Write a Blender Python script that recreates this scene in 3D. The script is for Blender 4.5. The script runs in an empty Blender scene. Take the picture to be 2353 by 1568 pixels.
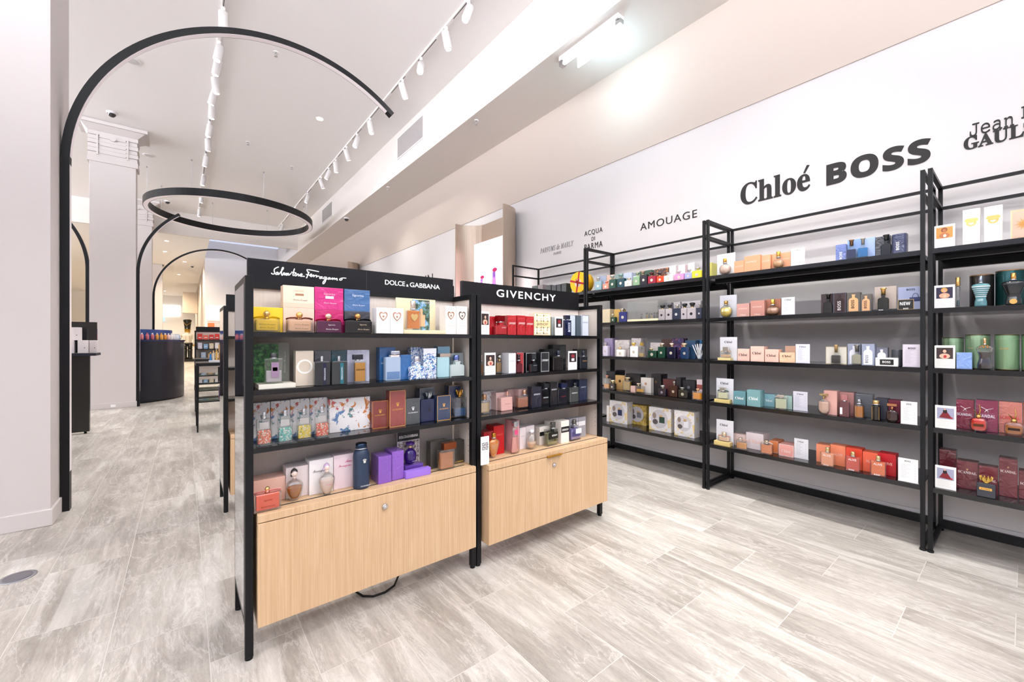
import bpy, math, random
from mathutils import Vector, Matrix
random.seed(7)
SC = bpy.context.scene
COL = SC.collection
PI = math.pi

# ------------------------------------------------------------ camera, world, exposure
H = 1.3
YAW = 38.634
cam = bpy.data.cameras.new('camera'); cam.sensor_width = 36.0; cam.sensor_fit = 'HORIZONTAL'
cam.lens = 944.0 / 2353.0 * 36.0; cam.clip_start = 0.05; cam.clip_end = 200
cam_o = bpy.data.objects.new('camera', cam); COL.objects.link(cam_o)
cam_o.location = (0, 0, H); cam_o.rotation_euler = (PI/2, 0, -math.radians(YAW))
SC.camera = cam_o
W = bpy.data.worlds.new('sky_with_underglow'); SC.world = W; W.use_nodes = True
bg = W.node_tree.nodes['Background']
# world fill: soft sky above, a far brighter glow added below to lighten the ceiling
_t = W.node_tree; _g = _t.nodes.new('ShaderNodeTexCoord')
_s = _t.nodes.new('ShaderNodeSeparateXYZ'); _r = _t.nodes.new('ShaderNodeMapRange'); _x = _t.nodes.new('ShaderNodeMix'); _x.data_type = 'RGBA'
_r.inputs['From Min'].default_value = -.03; _r.inputs['From Max'].default_value = .03
SKY = (0.74, 0.80, 1.0); SKY_W = 0.9; PAVE = (0.91, 0.93, 1.0); UNDERGLOW_W = 16.5
_x.inputs[6].default_value = tuple(c*UNDERGLOW_W for c in PAVE)+(1,); _x.inputs[7].default_value = tuple(c*SKY_W for c in SKY)+(1,)
_t.links.new(_g.outputs['Generated'], _s.inputs[0]); _t.links.new(_s.outputs[2], _r.inputs[0])
_t.links.new(_r.outputs[0], _x.inputs[0]); _t.links.new(_x.outputs[2], bg.inputs[0]); bg.inputs[1].default_value = 1.0
SC.view_settings.view_transform = 'Standard'; SC.view_settings.look = 'None'
SC.view_settings.gamma = 1.0; SC.view_settings.use_curve_mapping = False
SC.view_settings.exposure = 0.12
cy = SC.cycles
cy.max_bounces = 8; cy.diffuse_bounces = 4; cy.glossy_bounces = 3; cy.transmission_bounces = 4
cy.transparent_max_bounces = 8; cy.caustics_reflective = False; cy.caustics_refractive = False
cy.sample_clamp_indirect = 6.0; cy.use_denoising = True; cy.use_light_tree = True
SPOT_W = 124.0     # power of a track spotlight
FAR_W = 300.0      # power of a recessed downlight far down the hall

# ------------------------------------------------------------ materials
def lin(c):
    c /= 255.0
    return c/12.92 if c <= 0.04045 else ((c+0.055)/1.055)**2.4
def rgb(h):
    h = h.lstrip('#'); return tuple(lin(int(h[i:i+2], 16)) for i in (0, 2, 4)) + (1,)
_M = {}
def mat(h, rough=.5, metal=0., coat=0., trans=0., emit=0., foil=0, spec=.5, ior=1.45):
    key = (h, rough, metal, coat, trans, emit, foil, spec)
    if key in _M: return _M[key]
    m = bpy.data.materials.new('m_%s' % h.lstrip('#')); m.use_nodes = True
    nt = m.node_tree; b = nt.nodes['Principled BSDF']
    b.inputs['Base Color'].default_value = rgb(h); b.inputs['Roughness'].default_value = rough
    b.inputs['Metallic'].default_value = metal; b.inputs['Coat Weight'].default_value = coat
    b.inputs['Coat Roughness'].default_value = .06; b.inputs['Transmission Weight'].default_value = trans
    b.inputs['Specular IOR Level'].default_value = spec; b.inputs['IOR'].default_value = ior
    if emit:
        b.inputs['Emission Color'].default_value = rgb(h); b.inputs['Emission Strength'].default_value = emit
    if foil:
        tc = nt.nodes.new('ShaderNodeTexCoord'); n = nt.nodes.new('ShaderNodeTexNoise'); bp = nt.nodes.new('ShaderNodeBump')
        n.inputs['Scale'].default_value = 22; n.inputs['Detail'].default_value = 3; n.inputs['Distortion'].default_value = 1.2
        nt.links.new(tc.outputs['Object'], n.inputs['Vector']); nt.links.new(n.outputs[0], bp.inputs['Height'])
        bp.inputs['Strength'].default_value = .35; bp.inputs['Distance'].default_value = .02
        nt.links.new(bp.outputs[0], b.inputs['Normal'])
        if coat: nt.links.new(bp.outputs[0], b.inputs['Coat Normal'])
    _M[key] = m; return m
class NT:
    def __init__(s, name):
        s.m = bpy.data.materials.new(name); s.m.use_nodes = True; s.t = s.m.node_tree
        s.b = s.t.nodes['Principled BSDF']; s.tc = s.t.nodes.new('ShaderNodeTexCoord')
    def n(s, kind, **k):
        x = s.t.nodes.new('ShaderNode'+kind)
        for a, v in k.items():
            if isinstance(v, tuple) and a.startswith('i_'): x.inputs[a[2:]].default_value = v
            elif a.startswith('i_'): x.inputs[a[2:].replace('_', ' ')].default_value = v
            else: setattr(x, a, v)
        return x
    def l(s, a, b): s.t.links.new(a, b)
    def mapping(s, scale, loc=(0,0,0), rot=(0,0,0), src='Object'):
        mp = s.t.nodes.new('ShaderNodeMapping'); mp.inputs['Scale'].default_value = scale
        mp.inputs['Location'].default_value = loc; mp.inputs['Rotation'].default_value = rot
        s.l(s.tc.outputs[src], mp.inputs['Vector']); return mp.outputs[0]
    def noise(s, vec, scale, detail=4, rough=.55, dist=0):
        n = s.t.nodes.new('ShaderNodeTexNoise'); n.inputs['Scale'].default_value = scale
        n.inputs['Detail'].default_value = detail; n.inputs['Roughness'].default_value = rough; n.inputs['Distortion'].default_value = dist
        s.l(vec, n.inputs['Vector']); return n.outputs[0]
    def ramp(s, fac, stops, const=False):
        r = s.t.nodes.new('ShaderNodeValToRGB'); e = r.color_ramp.elements
        if const: r.color_ramp.interpolation = 'CONSTANT'
        for i, (p, c) in enumerate(stops):
            x = e[i] if i < 2 else e.new(p)
            x.position = p; x.color = rgb(c) if isinstance(c, str) else (c, c, c, 1)
        s.l(fac, r.inputs[0]); return r.outputs[0]
    def mix(s, fac, a, b, mode='MIX'):
        x = s.t.nodes.new('ShaderNodeMix'); x.data_type = 'RGBA'; x.blend_type = mode
        for sock, v in ((x.inputs[0], fac), (x.inputs[6], a), (x.inputs[7], b)):
            if isinstance(v, str): sock.default_value = rgb(v)
            elif isinstance(v, (int, float)): sock.default_value = v if sock == x.inputs[0] else (v, v, v, 1)
            else: s.l(v, sock)
        return x.outputs[2]
    def math(s, op, a, b=0):
        x = s.t.nodes.new('ShaderNodeMath'); x.operation = op
        for i, v in enumerate((a, b)):
            if isinstance(v, (int, float)): x.inputs[i].default_value = v
            else: s.l(v, x.inputs[i])
        return x.outputs[0]
    def bump(s, h, st, dist=.01):
        x = s.t.nodes.new('ShaderNodeBump'); x.inputs['Strength'].default_value = st; x.inputs['Distance'].default_value = dist
        s.l(h, x.inputs['Height']); s.l(x.outputs[0], s.b.inputs['Normal'])
    def done(s, col, rough=.5, coat=0):
        if isinstance(rough, (int, float)): s.b.inputs['Roughness'].default_value = rough
        else: s.l(rough, s.b.inputs['Roughness'])
        s.l(col, s.b.inputs['Base Color']); s.b.inputs['Coat Weight'].default_value = coat; s.b.inputs['Coat Roughness'].default_value = .06
        return s.m
def marble_floor():
    s = NT('grey_marble_tiles')
    sep = s.t.nodes.new('ShaderNodeSeparateXYZ'); s.l(s.tc.outputs['Object'], sep.inputs[0])
    cb = s.t.nodes.new('ShaderNodeCombineXYZ')
    s.l(s.math('ADD', sep.outputs[1], 13.5-.367), cb.inputs[0]); s.l(s.math('ADD', sep.outputs[0], 13.4-.083), cb.inputs[1])
    br = s.t.nodes.new('ShaderNodeTexBrick'); br.offset = .5; br.squash = 1
    for k, v in (('Scale', 1), ('Mortar Size', .0016), ('Mortar Smooth', .1), ('Bias', 0), ('Brick Width', .675), ('Row Height', .335)): br.inputs[k].default_value = v
    br.inputs['Color1'].default_value = (0, 0, 0, 1); br.inputs['Color2'].default_value = (1, 1, 1, 1); br.inputs['Mortar'].default_value = (.5, .5, .5, 1)
    s.l(cb.outputs[0], br.inputs['Vector'])
    # each tile shifts its own vein pattern
    off = s.t.nodes.new('ShaderNodeVectorMath'); off.operation = 'SCALE'; off.inputs[3].default_value = 9.0
    s.l(br.outputs[0], off.inputs[0])
    add = s.t.nodes.new('ShaderNodeVectorMath'); add.operation = 'ADD'; s.l(s.tc.outputs['Object'], add.inputs[0]); s.l(off.outputs[0], add.inputs[1])
    def mp(scale, rz):
        m = s.t.nodes.new('ShaderNodeMapping'); m.inputs['Scale'].default_value = scale; m.inputs['Rotation'].default_value = (0, 0, rz)
        s.l(add.outputs[0], m.inputs['Vector']); return m.outputs[0]
    soft = s.noise(mp((2.4, .62, 1), .30), 1.4, 6, .62, .5)
    streak = s.noise(mp((15, 1.5, 1), .26), 1.4, 7, .66, .35)
    grit = s.noise(mp((46, 9, 1), .26), 2.4, 6, .8, 0)
    vein = s.noise(mp((4.2, .9, 1), .34), 1.6, 9, .68, .7)
    base = s.ramp(soft, [(.32, '#a29d97'), (.47, '#b0aba5'), (.58, '#bcb8b2'), (.72, '#cdcac5')])
    c = s.mix(.50, base, s.ramp(streak, [(.34, '#6d6964'), (.50, '#a39f99'), (.66, '#dad7d3')]), 'SOFT_LIGHT')
    c = s.mix(.42, c, s.ramp(grit, [(.36, '#5f5c59'), (.62, '#b9b6b2')]), 'SOFT_LIGHT')
    v = s.ramp(vein, [(.482, 0.0), (.5, 1.0), (.518, 0.0)])
    c = s.mix(s.math('MULTIPLY', v, .36), c, '#dedbd6')
    v2 = s.ramp(s.noise(mp((5, .9, 1), .2), 1.7, 9, .72, .8), [(.494, 0.0), (.5, 1.0), (.506, 0.0)])
    c = s.mix(s.math('MULTIPLY', v2, .35), c, '#5f5a55')
    v3 = s.ramp(s.noise(mp((4.2, .38, 1), .28), 1.5, 6, .6, .5), [(.57, 0.0), (.62, 1.0)])
    c = s.mix(s.math('MULTIPLY', v3, .34), c, '#d9d6d0')
    c = s.mix(br.outputs[1], c, '#c4c0ba')
    s.bump(s.math('MULTIPLY', br.outputs[1], -1), .25, .004)
    return s.done(c, s.ramp(soft, [(.3, .36), (.8, .5)]))
def oak():
    s = NT('light_oak')
    a = s.noise(s.mapping((55, 55, 1.1)), 2.2, 6, .6, .6)
    b = s.noise(s.mapping((230, 230, 4)), 2.2, 3, .6)
    c = s.ramp(a, [(.3, '#c2a383'), (.5, '#ccaf8e'), (.7, '#d6bd9d')])
    c = s.mix(.30, c, s.ramp(b, [(.35, '#8f7454'), (.6, '#b9a080')]), 'SOFT_LIGHT')
    return s.done(c, .48)
def plaster(name, h, amp=.03, rough=.7):
    s = NT(name)
    n = s.noise(s.mapping((1, 1, 1)), 3.0, 4)
    r, g, b_, _ = rgb(h)
    x = s.mix(s.math('MULTIPLY', n, amp), h, 0.55)
    s.bump(s.noise(s.mapping((1, 1, 1)), 180, 2), .04, .002)
    return s.done(x, rough)
def brushed(name, h, rough=.35):
    s = NT(name)
    n = s.noise(s.mapping((90, 90, 2)), 2.0, 4)
    s.b.inputs['Metallic'].default_value = .75
    return s.done(s.mix(.25, h, s.ramp(n, [(.3, '#8f8378'), (.7, '#d8ccbf')]), 'SOFT_LIGHT'), rough)
def linen(name, h):
    s = NT(name)
    n = s.noise(s.mapping((140, 140, 2.5)), 1.5, 3)
    return s.done(s.mix(.28, h, s.ramp(n, [(.3, .35), (.7, .75)]), 'SOFT_LIGHT'), .6)
def pattern(kind, arg=None):
    key = ('pat', kind, arg)
    if key in _M: return _M[key]
    s = NT('print_'+kind)
    def blob(c, scale, off, thr, col, det=3, dist=1.0):
        n = s.noise(s.mapping((1, 1, 1), (off, off*1.7, -off)), scale, det, .6, dist)
        return s.mix(s.ramp(n, [(thr, 0.0), (thr+.015, 1.0)]), c, col)
    coat = 0
    if kind == 'maj':
        c = s.mix(0, '#e6ebf6', '#e6ebf6'); c = blob(c, 60, 2, .53, '#2f62ad'); c = blob(c, 95, 5, .58, '#4f9ac4'); c = blob(c, 80, 8, .60, '#27448a'); coat = .5
    elif kind == 'flo':
        c = s.mix(0, '#f4f2f2', '#f4f2f2')
        for o, t, h in ((1, .60, '#cf8040'), (4, .60, '#4f8488'), (7, .605, '#d9aa3c'), (11, .61, '#c8605c'), (15, .615, '#5f82b0')): c = blob(c, 17, o, t, h, 5, .8)
    elif kind == 'fls':
        c = s.mix(0, '#efeceb', '#efeceb'); c = blob(c, 70, 2, .62, '#b98a9a'); c = blob(c, 80, 6, .64, '#5c4a58')
    elif kind == 'tor':
        c = s.mix(0, '#4a3a3c', '#4a3a3c'); c = blob(c, 40, 2, .56, '#c9803a'); c = blob(c, 50, 6, .6, '#7a4a38'); coat = .3
    elif kind == 'tor2':
        c = s.mix(0, '#3c2f58', '#3c2f58'); c = blob(c, 34, 2, .58, '#c9705a'); c = blob(c, 40, 6, .57, '#6a5aa0'); c = blob(c, 46, 9, .6, '#241a3a')
    elif kind == 'mar':
        c = s.ramp(s.noise(s.mapping((1, 1, 1)), 18, 6, .6, 1.5), [(.35, '#b3aaa6'), (.55, '#d9d2d0'), (.7, '#e6e0de')])
    elif kind == 'gld':
        c = s.mix(0, '#eceaec', '#eceaec'); c = blob(c, 14, 3, .56, '#e6cf96', 6, 1.0); c = blob(c, 20, 8, .64, '#cfa95a', 6, 1.0); coat = .3
    elif kind == 'gld2':
        c = s.ramp(s.noise(s.mapping((1, 1, 1)), 22, 6, .65, 1), [(.35, '#8a7434'), (.5, '#c9a848'), (.65, '#e2cd7c')]); coat = .3
    elif kind == 'spec':
        c = s.mix(0, arg, arg); c = blob(c, 55, 2, .55, '#e8e2d8', 4, 2); c = blob(c, 65, 7, .6, '#4c6a58', 4, 2); coat = .4
    elif kind == 'leaf':
        c = s.ramp(s.noise(s.mapping((1, 1, 1)), 55, 5, .7), [(.4, '#16331c'), (.52, '#2c6a34'), (.62, '#5f9a52')])
    elif kind == 'coast':
        c = s.ramp(s.noise(s.mapping((1, 1, 1)), 30, 5, .65), [(.42, '#2f3f3c'), (.5, '#5a7a5c'), (.56, '#6aa0cf'), (.66, '#b9cfe0')])
    elif kind == 'city':
        c = s.ramp(s.noise(s.mapping((1, 1, 1)), 60, 5, .7), [(.4, '#3a3440'), (.52, '#a89a94'), (.62, '#d9d4da')])
    elif kind == 'port':
        c = s.ramp(s.noise(s.mapping((1, 1, 1)), 70, 3, .6), [(.42, '#2a1c20'), (.5, '#c9907c'), (.6, '#ecc8b8')])
    elif kind == 'gold':
        c = s.ramp(s.noise(s.mapping((1, 1, 1)), 60, 3, .6), [(.4, '#6a4030'), (.5, '#c08a5c'), (.6, '#e9b878')])
    elif kind == 'gold2':
        c = s.ramp(s.noise(s.mapping((1, 1, 1)), 60, 3, .6), [(.42, '#2a2440'), (.5, '#b0806c'), (.6, '#e2b898')])
    elif kind == 'dress':
        c = s.ramp(s.noise(s.mapping((1, 1, 1)), 60, 3, .6), [(.4, '#5a1820'), (.48, '#a3303a'), (.54, '#8a8ea4'), (.62, '#c2c4d4')])
    else:
        c = s.ramp(s.noise(s.mapping((1, 1, 1)), 90, 3, .6), [(.42, '#241c28'), (.52, '#5a3040'), (.6, '#a04a50')])
    _M[key] = s.done(c, .4, coat); return _M[key]
M_BLACK = mat('#0d0e11', .42, spec=.35); M_BLACK2 = mat('#0a0b10', .35, spec=.4)
M_SHELF = mat('#0e0f12', .14, spec=.6)
M_OAK = oak(); M_FLOOR = marble_floor(); M_LINEN = linen('linen_board', '#d6ccc3')
M_CEIL = plaster('white_ceiling', '#f3f0ef', .02); M_WALL = plaster('white_wall', '#d8d4d4', .02)
M_BEIGE = plaster('beige_wall', '#c6b9af', .04); M_COLUMN = plaster('pale_column', '#cbc4c2', .03); M_BULK = plaster('bulkhead_plaster', '#dcd5d0', .02)
M_WHITE = mat('#eeecec', .4); M_MIRROR = mat('#c9cdd6', .03, 1.0); M_CHROME = mat('#c9cacd', .18, 1.0)
M_DIFF = mat('#d9cfd2', .3, emit=.25); M_LAMP = mat('#ffffff', .5, emit=12.0)  # M_DIFF: faint glow added, though the arch and ring lights are off
M_TAUPE = brushed('brushed_taupe', '#b5a698')
M_NAVY = mat('#14192a', .35, coat=.2); M_INK = mat('#1c1b1c', .6); M_LETTER = mat('#f4f4f4', .5, emit=.6)
def clear_glass(name, h):
    # thin clear glass: light passes straight through, reflections grow at grazing angles
    m = bpy.data.materials.new(name); m.use_nodes = True; t = m.node_tree
    t.nodes.remove(t.nodes['Principled BSDF']); out = t.nodes['Material Output']
    a = t.nodes.new('ShaderNodeBsdfTransparent'); a.inputs[0].default_value = rgb(h)
    g = t.nodes.new('ShaderNodeBsdfGlossy'); g.inputs['Roughness'].default_value = .03; g.inputs[0].default_value = (1, 1, 1, 1)
    lw = t.nodes.new('ShaderNodeLayerWeight'); lw.inputs[0].default_value = .28
    r = t.nodes.new('ShaderNodeMath'); r.operation = 'MULTIPLY_ADD'; r.inputs[1].default_value = .85; r.inputs[2].default_value = .07
    t.links.new(lw.outputs['Facing'], r.inputs[0])
    mx = t.nodes.new('ShaderNodeMixShader'); t.links.new(r.outputs[0], mx.inputs[0]); t.links.new(a.outputs[0], mx.inputs[1]); t.links.new(g.outputs[0], mx.inputs[2])
    t.links.new(mx.outputs[0], out.inputs[0]); return m
M_GLASS = clear_glass('clear_glass', '#f3f5f4')

# ------------------------------------------------------------ mesh helpers
class MB:
    def __init__(s): s.v = []; s.f = []; s.sm = []
    def add(s, vs, fs, smooth=False):
        o = len(s.v); s.v += [tuple(p) for p in vs]
        s.f += [tuple(o+i for i in f) for f in fs]; s.sm += [smooth]*len(fs); return s
    def box(s, x0, y0, z0, x1, y1, z1):
        if x0 > x1: x0, x1 = x1, x0
        if y0 > y1: y0, y1 = y1, y0
        if z0 > z1: z0, z1 = z1, z0
        v = [(x, y, z) for z in (z0, z1) for y in (y0, y1) for x in (x0, x1)]
        return s.add(v, [(0,2,3,1), (4,5,7,6), (0,1,5,4), (2,6,7,3), (0,4,6,2), (1,3,7,5)])
    def prism(s, pts, y0, y1, ch=0):
        """outline in local x,z extruded along y (front at y0), chamfered on the front and back edges"""
        n = len(pts)
        if ch:
            cx = sum(p[0] for p in pts)/n; cz = sum(p[1] for p in pts)/n
            mx = max(abs(p[0]-cx) for p in pts) or 1; mz = max(abs(p[1]-cz) for p in pts) or 1
            ins = [(cx+(x-cx)*(1-ch/mx), cz+(z-cz)*(1-ch/mz)) for x, z in pts]
            loops = [[(x, y0, z) for x, z in ins], [(x, y0+ch, z) for x, z in pts], [(x, y1-ch, z) for x, z in pts], [(x, y1, z) for x, z in ins]]
        else: loops = [[(x, y0, z) for x, z in pts], [(x, y1, z) for x, z in pts]]
        vs = [p for L in loops for p in L]; fs = [tuple(range(n))]
        for k in range(len(loops)-1):
            for i in range(n):
                j = (i+1) % n; fs.append((k*n+i, (k+1)*n+i, (k+1)*n+j, k*n+j))
        fs.append(tuple(reversed(range((len(loops)-1)*n, len(loops)*n))))
        return s.add(vs, fs)
    def vprism(s, pts, z0, z1):
        n = len(pts)
        vs = [(x, y, z0) for x, y in pts]+[(x, y, z1) for x, y in pts]
        fs = [tuple(reversed(range(n))), tuple(range(n, 2*n))]+[(i, (i+1) % n, n+(i+1) % n, n+i) for i in range(n)]
        return s.add(vs, fs)
    def lathe(s, prof, cx=0, cy=0, z0=0, sx=1, sy=1, n=24, smooth=True, caps=True):
        vs = []
        for r, z in prof:
            for i in range(n):
                a = 2*PI*i/n; vs.append((cx+r*sx*math.cos(a), cy+r*sy*math.sin(a), z0+z))
        fs = []
        for k in range(len(prof)-1):
            for i in range(n):
                j = (i+1) % n; fs.append((k*n+i, k*n+j, (k+1)*n+j, (k+1)*n+i))
        s.add(vs, fs, smooth)
        if caps:
            o = len(s.v)-len(vs)
            s.f.append(tuple(o+i for i in reversed(range(n)))); s.sm.append(False)
            s.f.append(tuple(o+(len(prof)-1)*n+i for i in range(n))); s.sm.append(False)
        return s
    def cyl(s, cx, cy, z0, z1, r, n=20): return s.lathe([(r, 0), (r, z1-z0)], cx, cy, z0, n=n)
    def ball(s, cx, cy, cz, r, sz=1, n=16, m=10):
        return s.lathe([(max(r*math.sin(PI*k/m), 1e-5), -r*sz*math.cos(PI*k/m)) for k in range(m+1)], cx, cy, cz, n=n, caps=False)
    def tube(s, pts, r, n=8, r1=None):
        P = [Vector(p) for p in pts]; rings = []; up = Vector((0, 0, 1))
        for i, p in enumerate(P):
            t = (P[min(i+1, len(P)-1)]-P[max(i-1, 0)]).normalized()
            a = t.cross(up) if abs(t.dot(up)) < .97 else t.cross(Vector((1, 0, 0)))
            a.normalize(); b = t.cross(a); rr = r if r1 is None else r+(r1-r)*i/(len(P)-1)
            rings.append([p+(a*math.cos(2*PI*k/n)+b*math.sin(2*PI*k/n))*rr for k in range(n)])
        vs = [q for R in rings for q in R]
        fs = [(k*n+i, k*n+(i+1) % n, (k+1)*n+(i+1) % n, (k+1)*n+i) for k in range(len(P)-1) for i in range(n)]
        fs += [tuple(reversed(range(n))), tuple(range((len(P)-1)*n, len(P)*n))]
        return s.add(vs, fs, True)
    def move(s, dx=0, dy=0, dz=0):
        s.v = [(x+dx, y+dy, z+dz) for x, y, z in s.v]; return s
    def xform(s, M):
        s.v = [tuple(M @ Vector(p)) for p in s.v]; return s
    def build(s, name, m, parent=None, loc=None, rz=0, bevel=0, seg=2):
        me = bpy.data.meshes.new(name); me.from_pydata(s.v, [], s.f)
        for p, q in zip(me.polygons, s.sm): p.use_smooth = q
        me.materials.append(m); o = bpy.data.objects.new(name, me); COL.objects.link(o)
        if parent: o.parent = parent
        if loc is not None: o.location = loc; o.rotation_euler = (0, 0, rz)
        if bevel:
            b = o.modifiers.new('edge', 'BEVEL'); b.width = bevel; b.segments = seg; b.limit_method = 'ANGLE'
        return o
def box(*a): return MB().box(*a)
def empty(name, loc=(0,0,0), rz=0):
    o = bpy.data.objects.new(name, None); COL.objects.link(o); o.location = loc; o.rotation_euler = (0, 0, rz)
    o.empty_display_size = .1; return o
LABELS = {}
def tag(o, label, cat, group=None):
    o['label'] = label; o['category'] = cat
    if group: o['group'] = group
    return o
def struct(o): o['kind'] = 'structure'; return o
def copy_tree(o, parent=None):
    c = o.copy(); COL.objects.link(c); c.parent = parent
    for ch in list(o.children): copy_tree(ch, c)
    return c

# ------------------------------------------------------------ lettering
ALPH = {'s': (0x1D400, None), 'c': (0x1D4D0, None), 'B': (0x1D5D4, None), 'b': (0x1D5D4, None), 't': (0x1D670, None), 'i': (0x1D434, None)}
def style(txt, st):
    if st not in ALPH: return txt
    b = ALPH[st][0]; o = ''
    for ch in txt:
        if 'A' <= ch <= 'Z': o += chr(b+ord(ch)-65)
        elif 'a' <= ch <= 'z': o += ('\u210e' if (st == 'i' and ch == 'h') else chr(b+26+ord(ch)-97))
        elif ch == '\u00e9': o += chr(b+26+4)
        else: o += ch
    return o
_T = {}
def text_raw(txt, st, fine=2, sp=1.0, off=0.0):
    key = (txt, st, fine, sp, off)
    if key in _T: return _T[key]
    def mk(body):
        c = bpy.data.curves.new('lettering', 'FONT'); c.body = body; c.size = 1; c.resolution_u = fine; c.space_character = sp; c.offset = off
        o = bpy.data.objects.new('lettering', c); me = bpy.data.meshes.new_from_object(o)
        vs = [(v.co.x, v.co.y) for v in me.vertices]; fs = [tuple(p.vertices) for p in me.polygons]
        bpy.data.objects.remove(o); bpy.data.curves.remove(c); bpy.data.meshes.remove(me); return vs, fs
    vs, fs = mk(style(txt, st))
    if st == 's' and txt.endswith('\u00e9'):
        x1 = max(v[0] for v in vs); w = .36; hx = .46; o = len(vs)
        vs = vs+[(x1-w*.62, hx+.06), (x1-w*.45, hx+.05), (x1-w*.05, hx+.26), (x1-w*.30, hx+.28)]; fs = fs+[(o, o+1, o+2, o+3)]
    xs = [v[0] for v in vs]; ys = [v[1] for v in vs]
    x0, x1, y0, y1 = min(xs), max(xs), min(ys), max(ys)
    vs = [((x-x0)/(x1-x0)-.5, (y-y0)/(y1-y0)-.5) for x, y in vs]
    _T[key] = (vs, fs, (x1-x0)/(y1-y0)); return _T[key]
def lettering(txt, cx, cz, w, h, m, parent=None, st='n', rot=0, y=-.0006, th=.0005, name='lettering', fine=2, fit=False, sp=1.0, off=0.0):
    vs, fs, asp = text_raw(txt, st, fine, sp, off)
    if rot: w, h = h, w
    if not fit:
        if w/h > asp: w = h*asp
        elif h > w/asp*1.6: h = w/asp*1.6
    mb = MB(); n = len(vs)
    pts = [(x*w, z*h) for x, z in vs]
    if rot: pts = [(-z, x) for x, z in pts]
    mb.add([(cx+x, y-th, cz+z) for x, z in pts], fs)
    if th > .003:
        cnt = {}
        for f in fs:
            for i in range(len(f)):
                e = (f[i], f[(i+1) % len(f)]); cnt[e] = 1
        edges = [e for e in cnt if (e[1], e[0]) not in cnt]
        vv = [(cx+x, y-th, cz+z) for x, z in pts]+[(cx+x, y, cz+z) for x, z in pts]
        mb.add(vv, [(a+n, b+n, b, a) for a, b in edges])
    return mb.build(name, m, parent)
def rect(x0, z0, x1, z1, y=-.0006, th=.0004):
    return MB().box(x0, y-th, z0, x1, y, z1)
def disc(cx, cz, r, y=-.0008, n=20, sz=1.0, th=.0008):
    return MB().prism([(cx+r*math.cos(2*PI*k/n), cz+r*sz*math.sin(2*PI*k/n)) for k in range(n)], y-th, y)
def ring(cx, cz, r0, r1, y=-.0007, n=28):
    vs = []; fs = []
    for k in range(n):
        a = 2*PI*k/n
        vs += [(cx+r0*math.cos(a), y, cz+r0*math.sin(a)), (cx+r1*math.cos(a), y, cz+r1*math.sin(a))]
        j = (k+1) % n; fs.append((2*k, 2*k+1, 2*j+1, 2*j))
    return MB().add(vs, fs)
def flask_outline(w, h, sh=.62, neck=.3, lip=1.25):
    q = w/2; n = q*neck*2; z1 = h*sh; z2 = h*.80
    R = [(q, 0), (q, z1)]
    for k in range(1, 7):
        a = PI/2*k/6; R.append((n/2+(q-n/2)*math.cos(a), z1+(z2-z1)*math.sin(a)))
    R += [(n/2, h*.93), (n/2*lip, h*.95), (n/2*lip, h)]
    return R+[(-x, z) for x, z in reversed(R)]
def rrect(w, d, r, n=5, cx=0, cy=0):
    r = min(r, w/2*.98, d/2*.98); P = []
    for sx, sy, a0 in ((1, -1, -PI/2), (1, 1, 0), (-1, 1, PI/2), (-1, -1, PI)):
        for k in range(n):
            a = a0+PI/2*k/(n-1); P.append((cx+sx*(w/2-r)+r*math.cos(a), cy+sy*(d/2-r)+r*math.sin(a)))
    return P

# ------------------------------------------------------------ the setting
CEIL = 5.43; SOF = 4.61; WX = 4.15
struct(box(-13, -5, -.1, 9, 46, 0).build('floor', M_FLOOR))
struct(box(-13, -5, CEIL, 3.315, 17.0, CEIL+.1).build('ceiling', M_CEIL))
struct(box(-13, 17.0, 4.70, .68, 46, 4.8).build('ceiling', M_CEIL))
struct(box(-13, 16.9, 4.70, 3.315, 17.0, CEIL).build('trim_1', M_BULK))                 # cross beam
struct(box(3.315, -5, SOF, WX+.15, 21, CEIL+.1).build('trim_2', M_BULK))                # duct bulkhead over the perfume wall
struct(box(WX, -5, 0, WX+.15, 21, SOF).build('wall_right', M_WALL))
struct(box(WX-.012, -5, 3.51, WX, 21, SOF).build('trim_3', M_BEIGE))                    # beige band above the white panels
struct(box(WX-.02, -5, 0, WX, 9, .085).build('baseboard_right', M_WHITE))
struct(box(WX-.014, -5, .10, WX, 9, .30).build('trim_4', M_WALL))
struct(box(.68, 21, 0, WX+.15, 21.2, CEIL).build('wall_back', M_WALL))
struct(box(.68, 21.2, 0, .88, 40, 4.8).build('wall_inner', M_BEIGE))
struct(box(-13, 40, 0, .88, 40.2, 4.8).build('wall_far', M_CEIL))
struct(box(-13.1, -5.2, 0, WX+.15, -5.0, 2.4).build('wall_front_blocker', M_WALL))  # added out of view to block low world light, open above
struct(box(-9.2, 19, 0, -9.0, 40, CEIL).build('wall_left_unseen', M_WALL))
struct(box(-9.2, -5, 0, -9.0, 19, 3.3).build('wall_left_unseen', M_WALL))  # unseen; stops short of the ceiling to let the world glow in
for i, (x0, x1, z0, z1) in enumerate([(-1.95, -.20, 3.17, 3.97), (-1.95, -1.1, 2.75, 3.05)]):
    w = box(x0, 39.9, z0, x1, 40.0, z1).build('window_%d' % (i+1), mat('#fffaf0' if i == 0 else '#9fd4ea', .5, emit=2.2 if i == 0 else .9)); struct(w)

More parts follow.
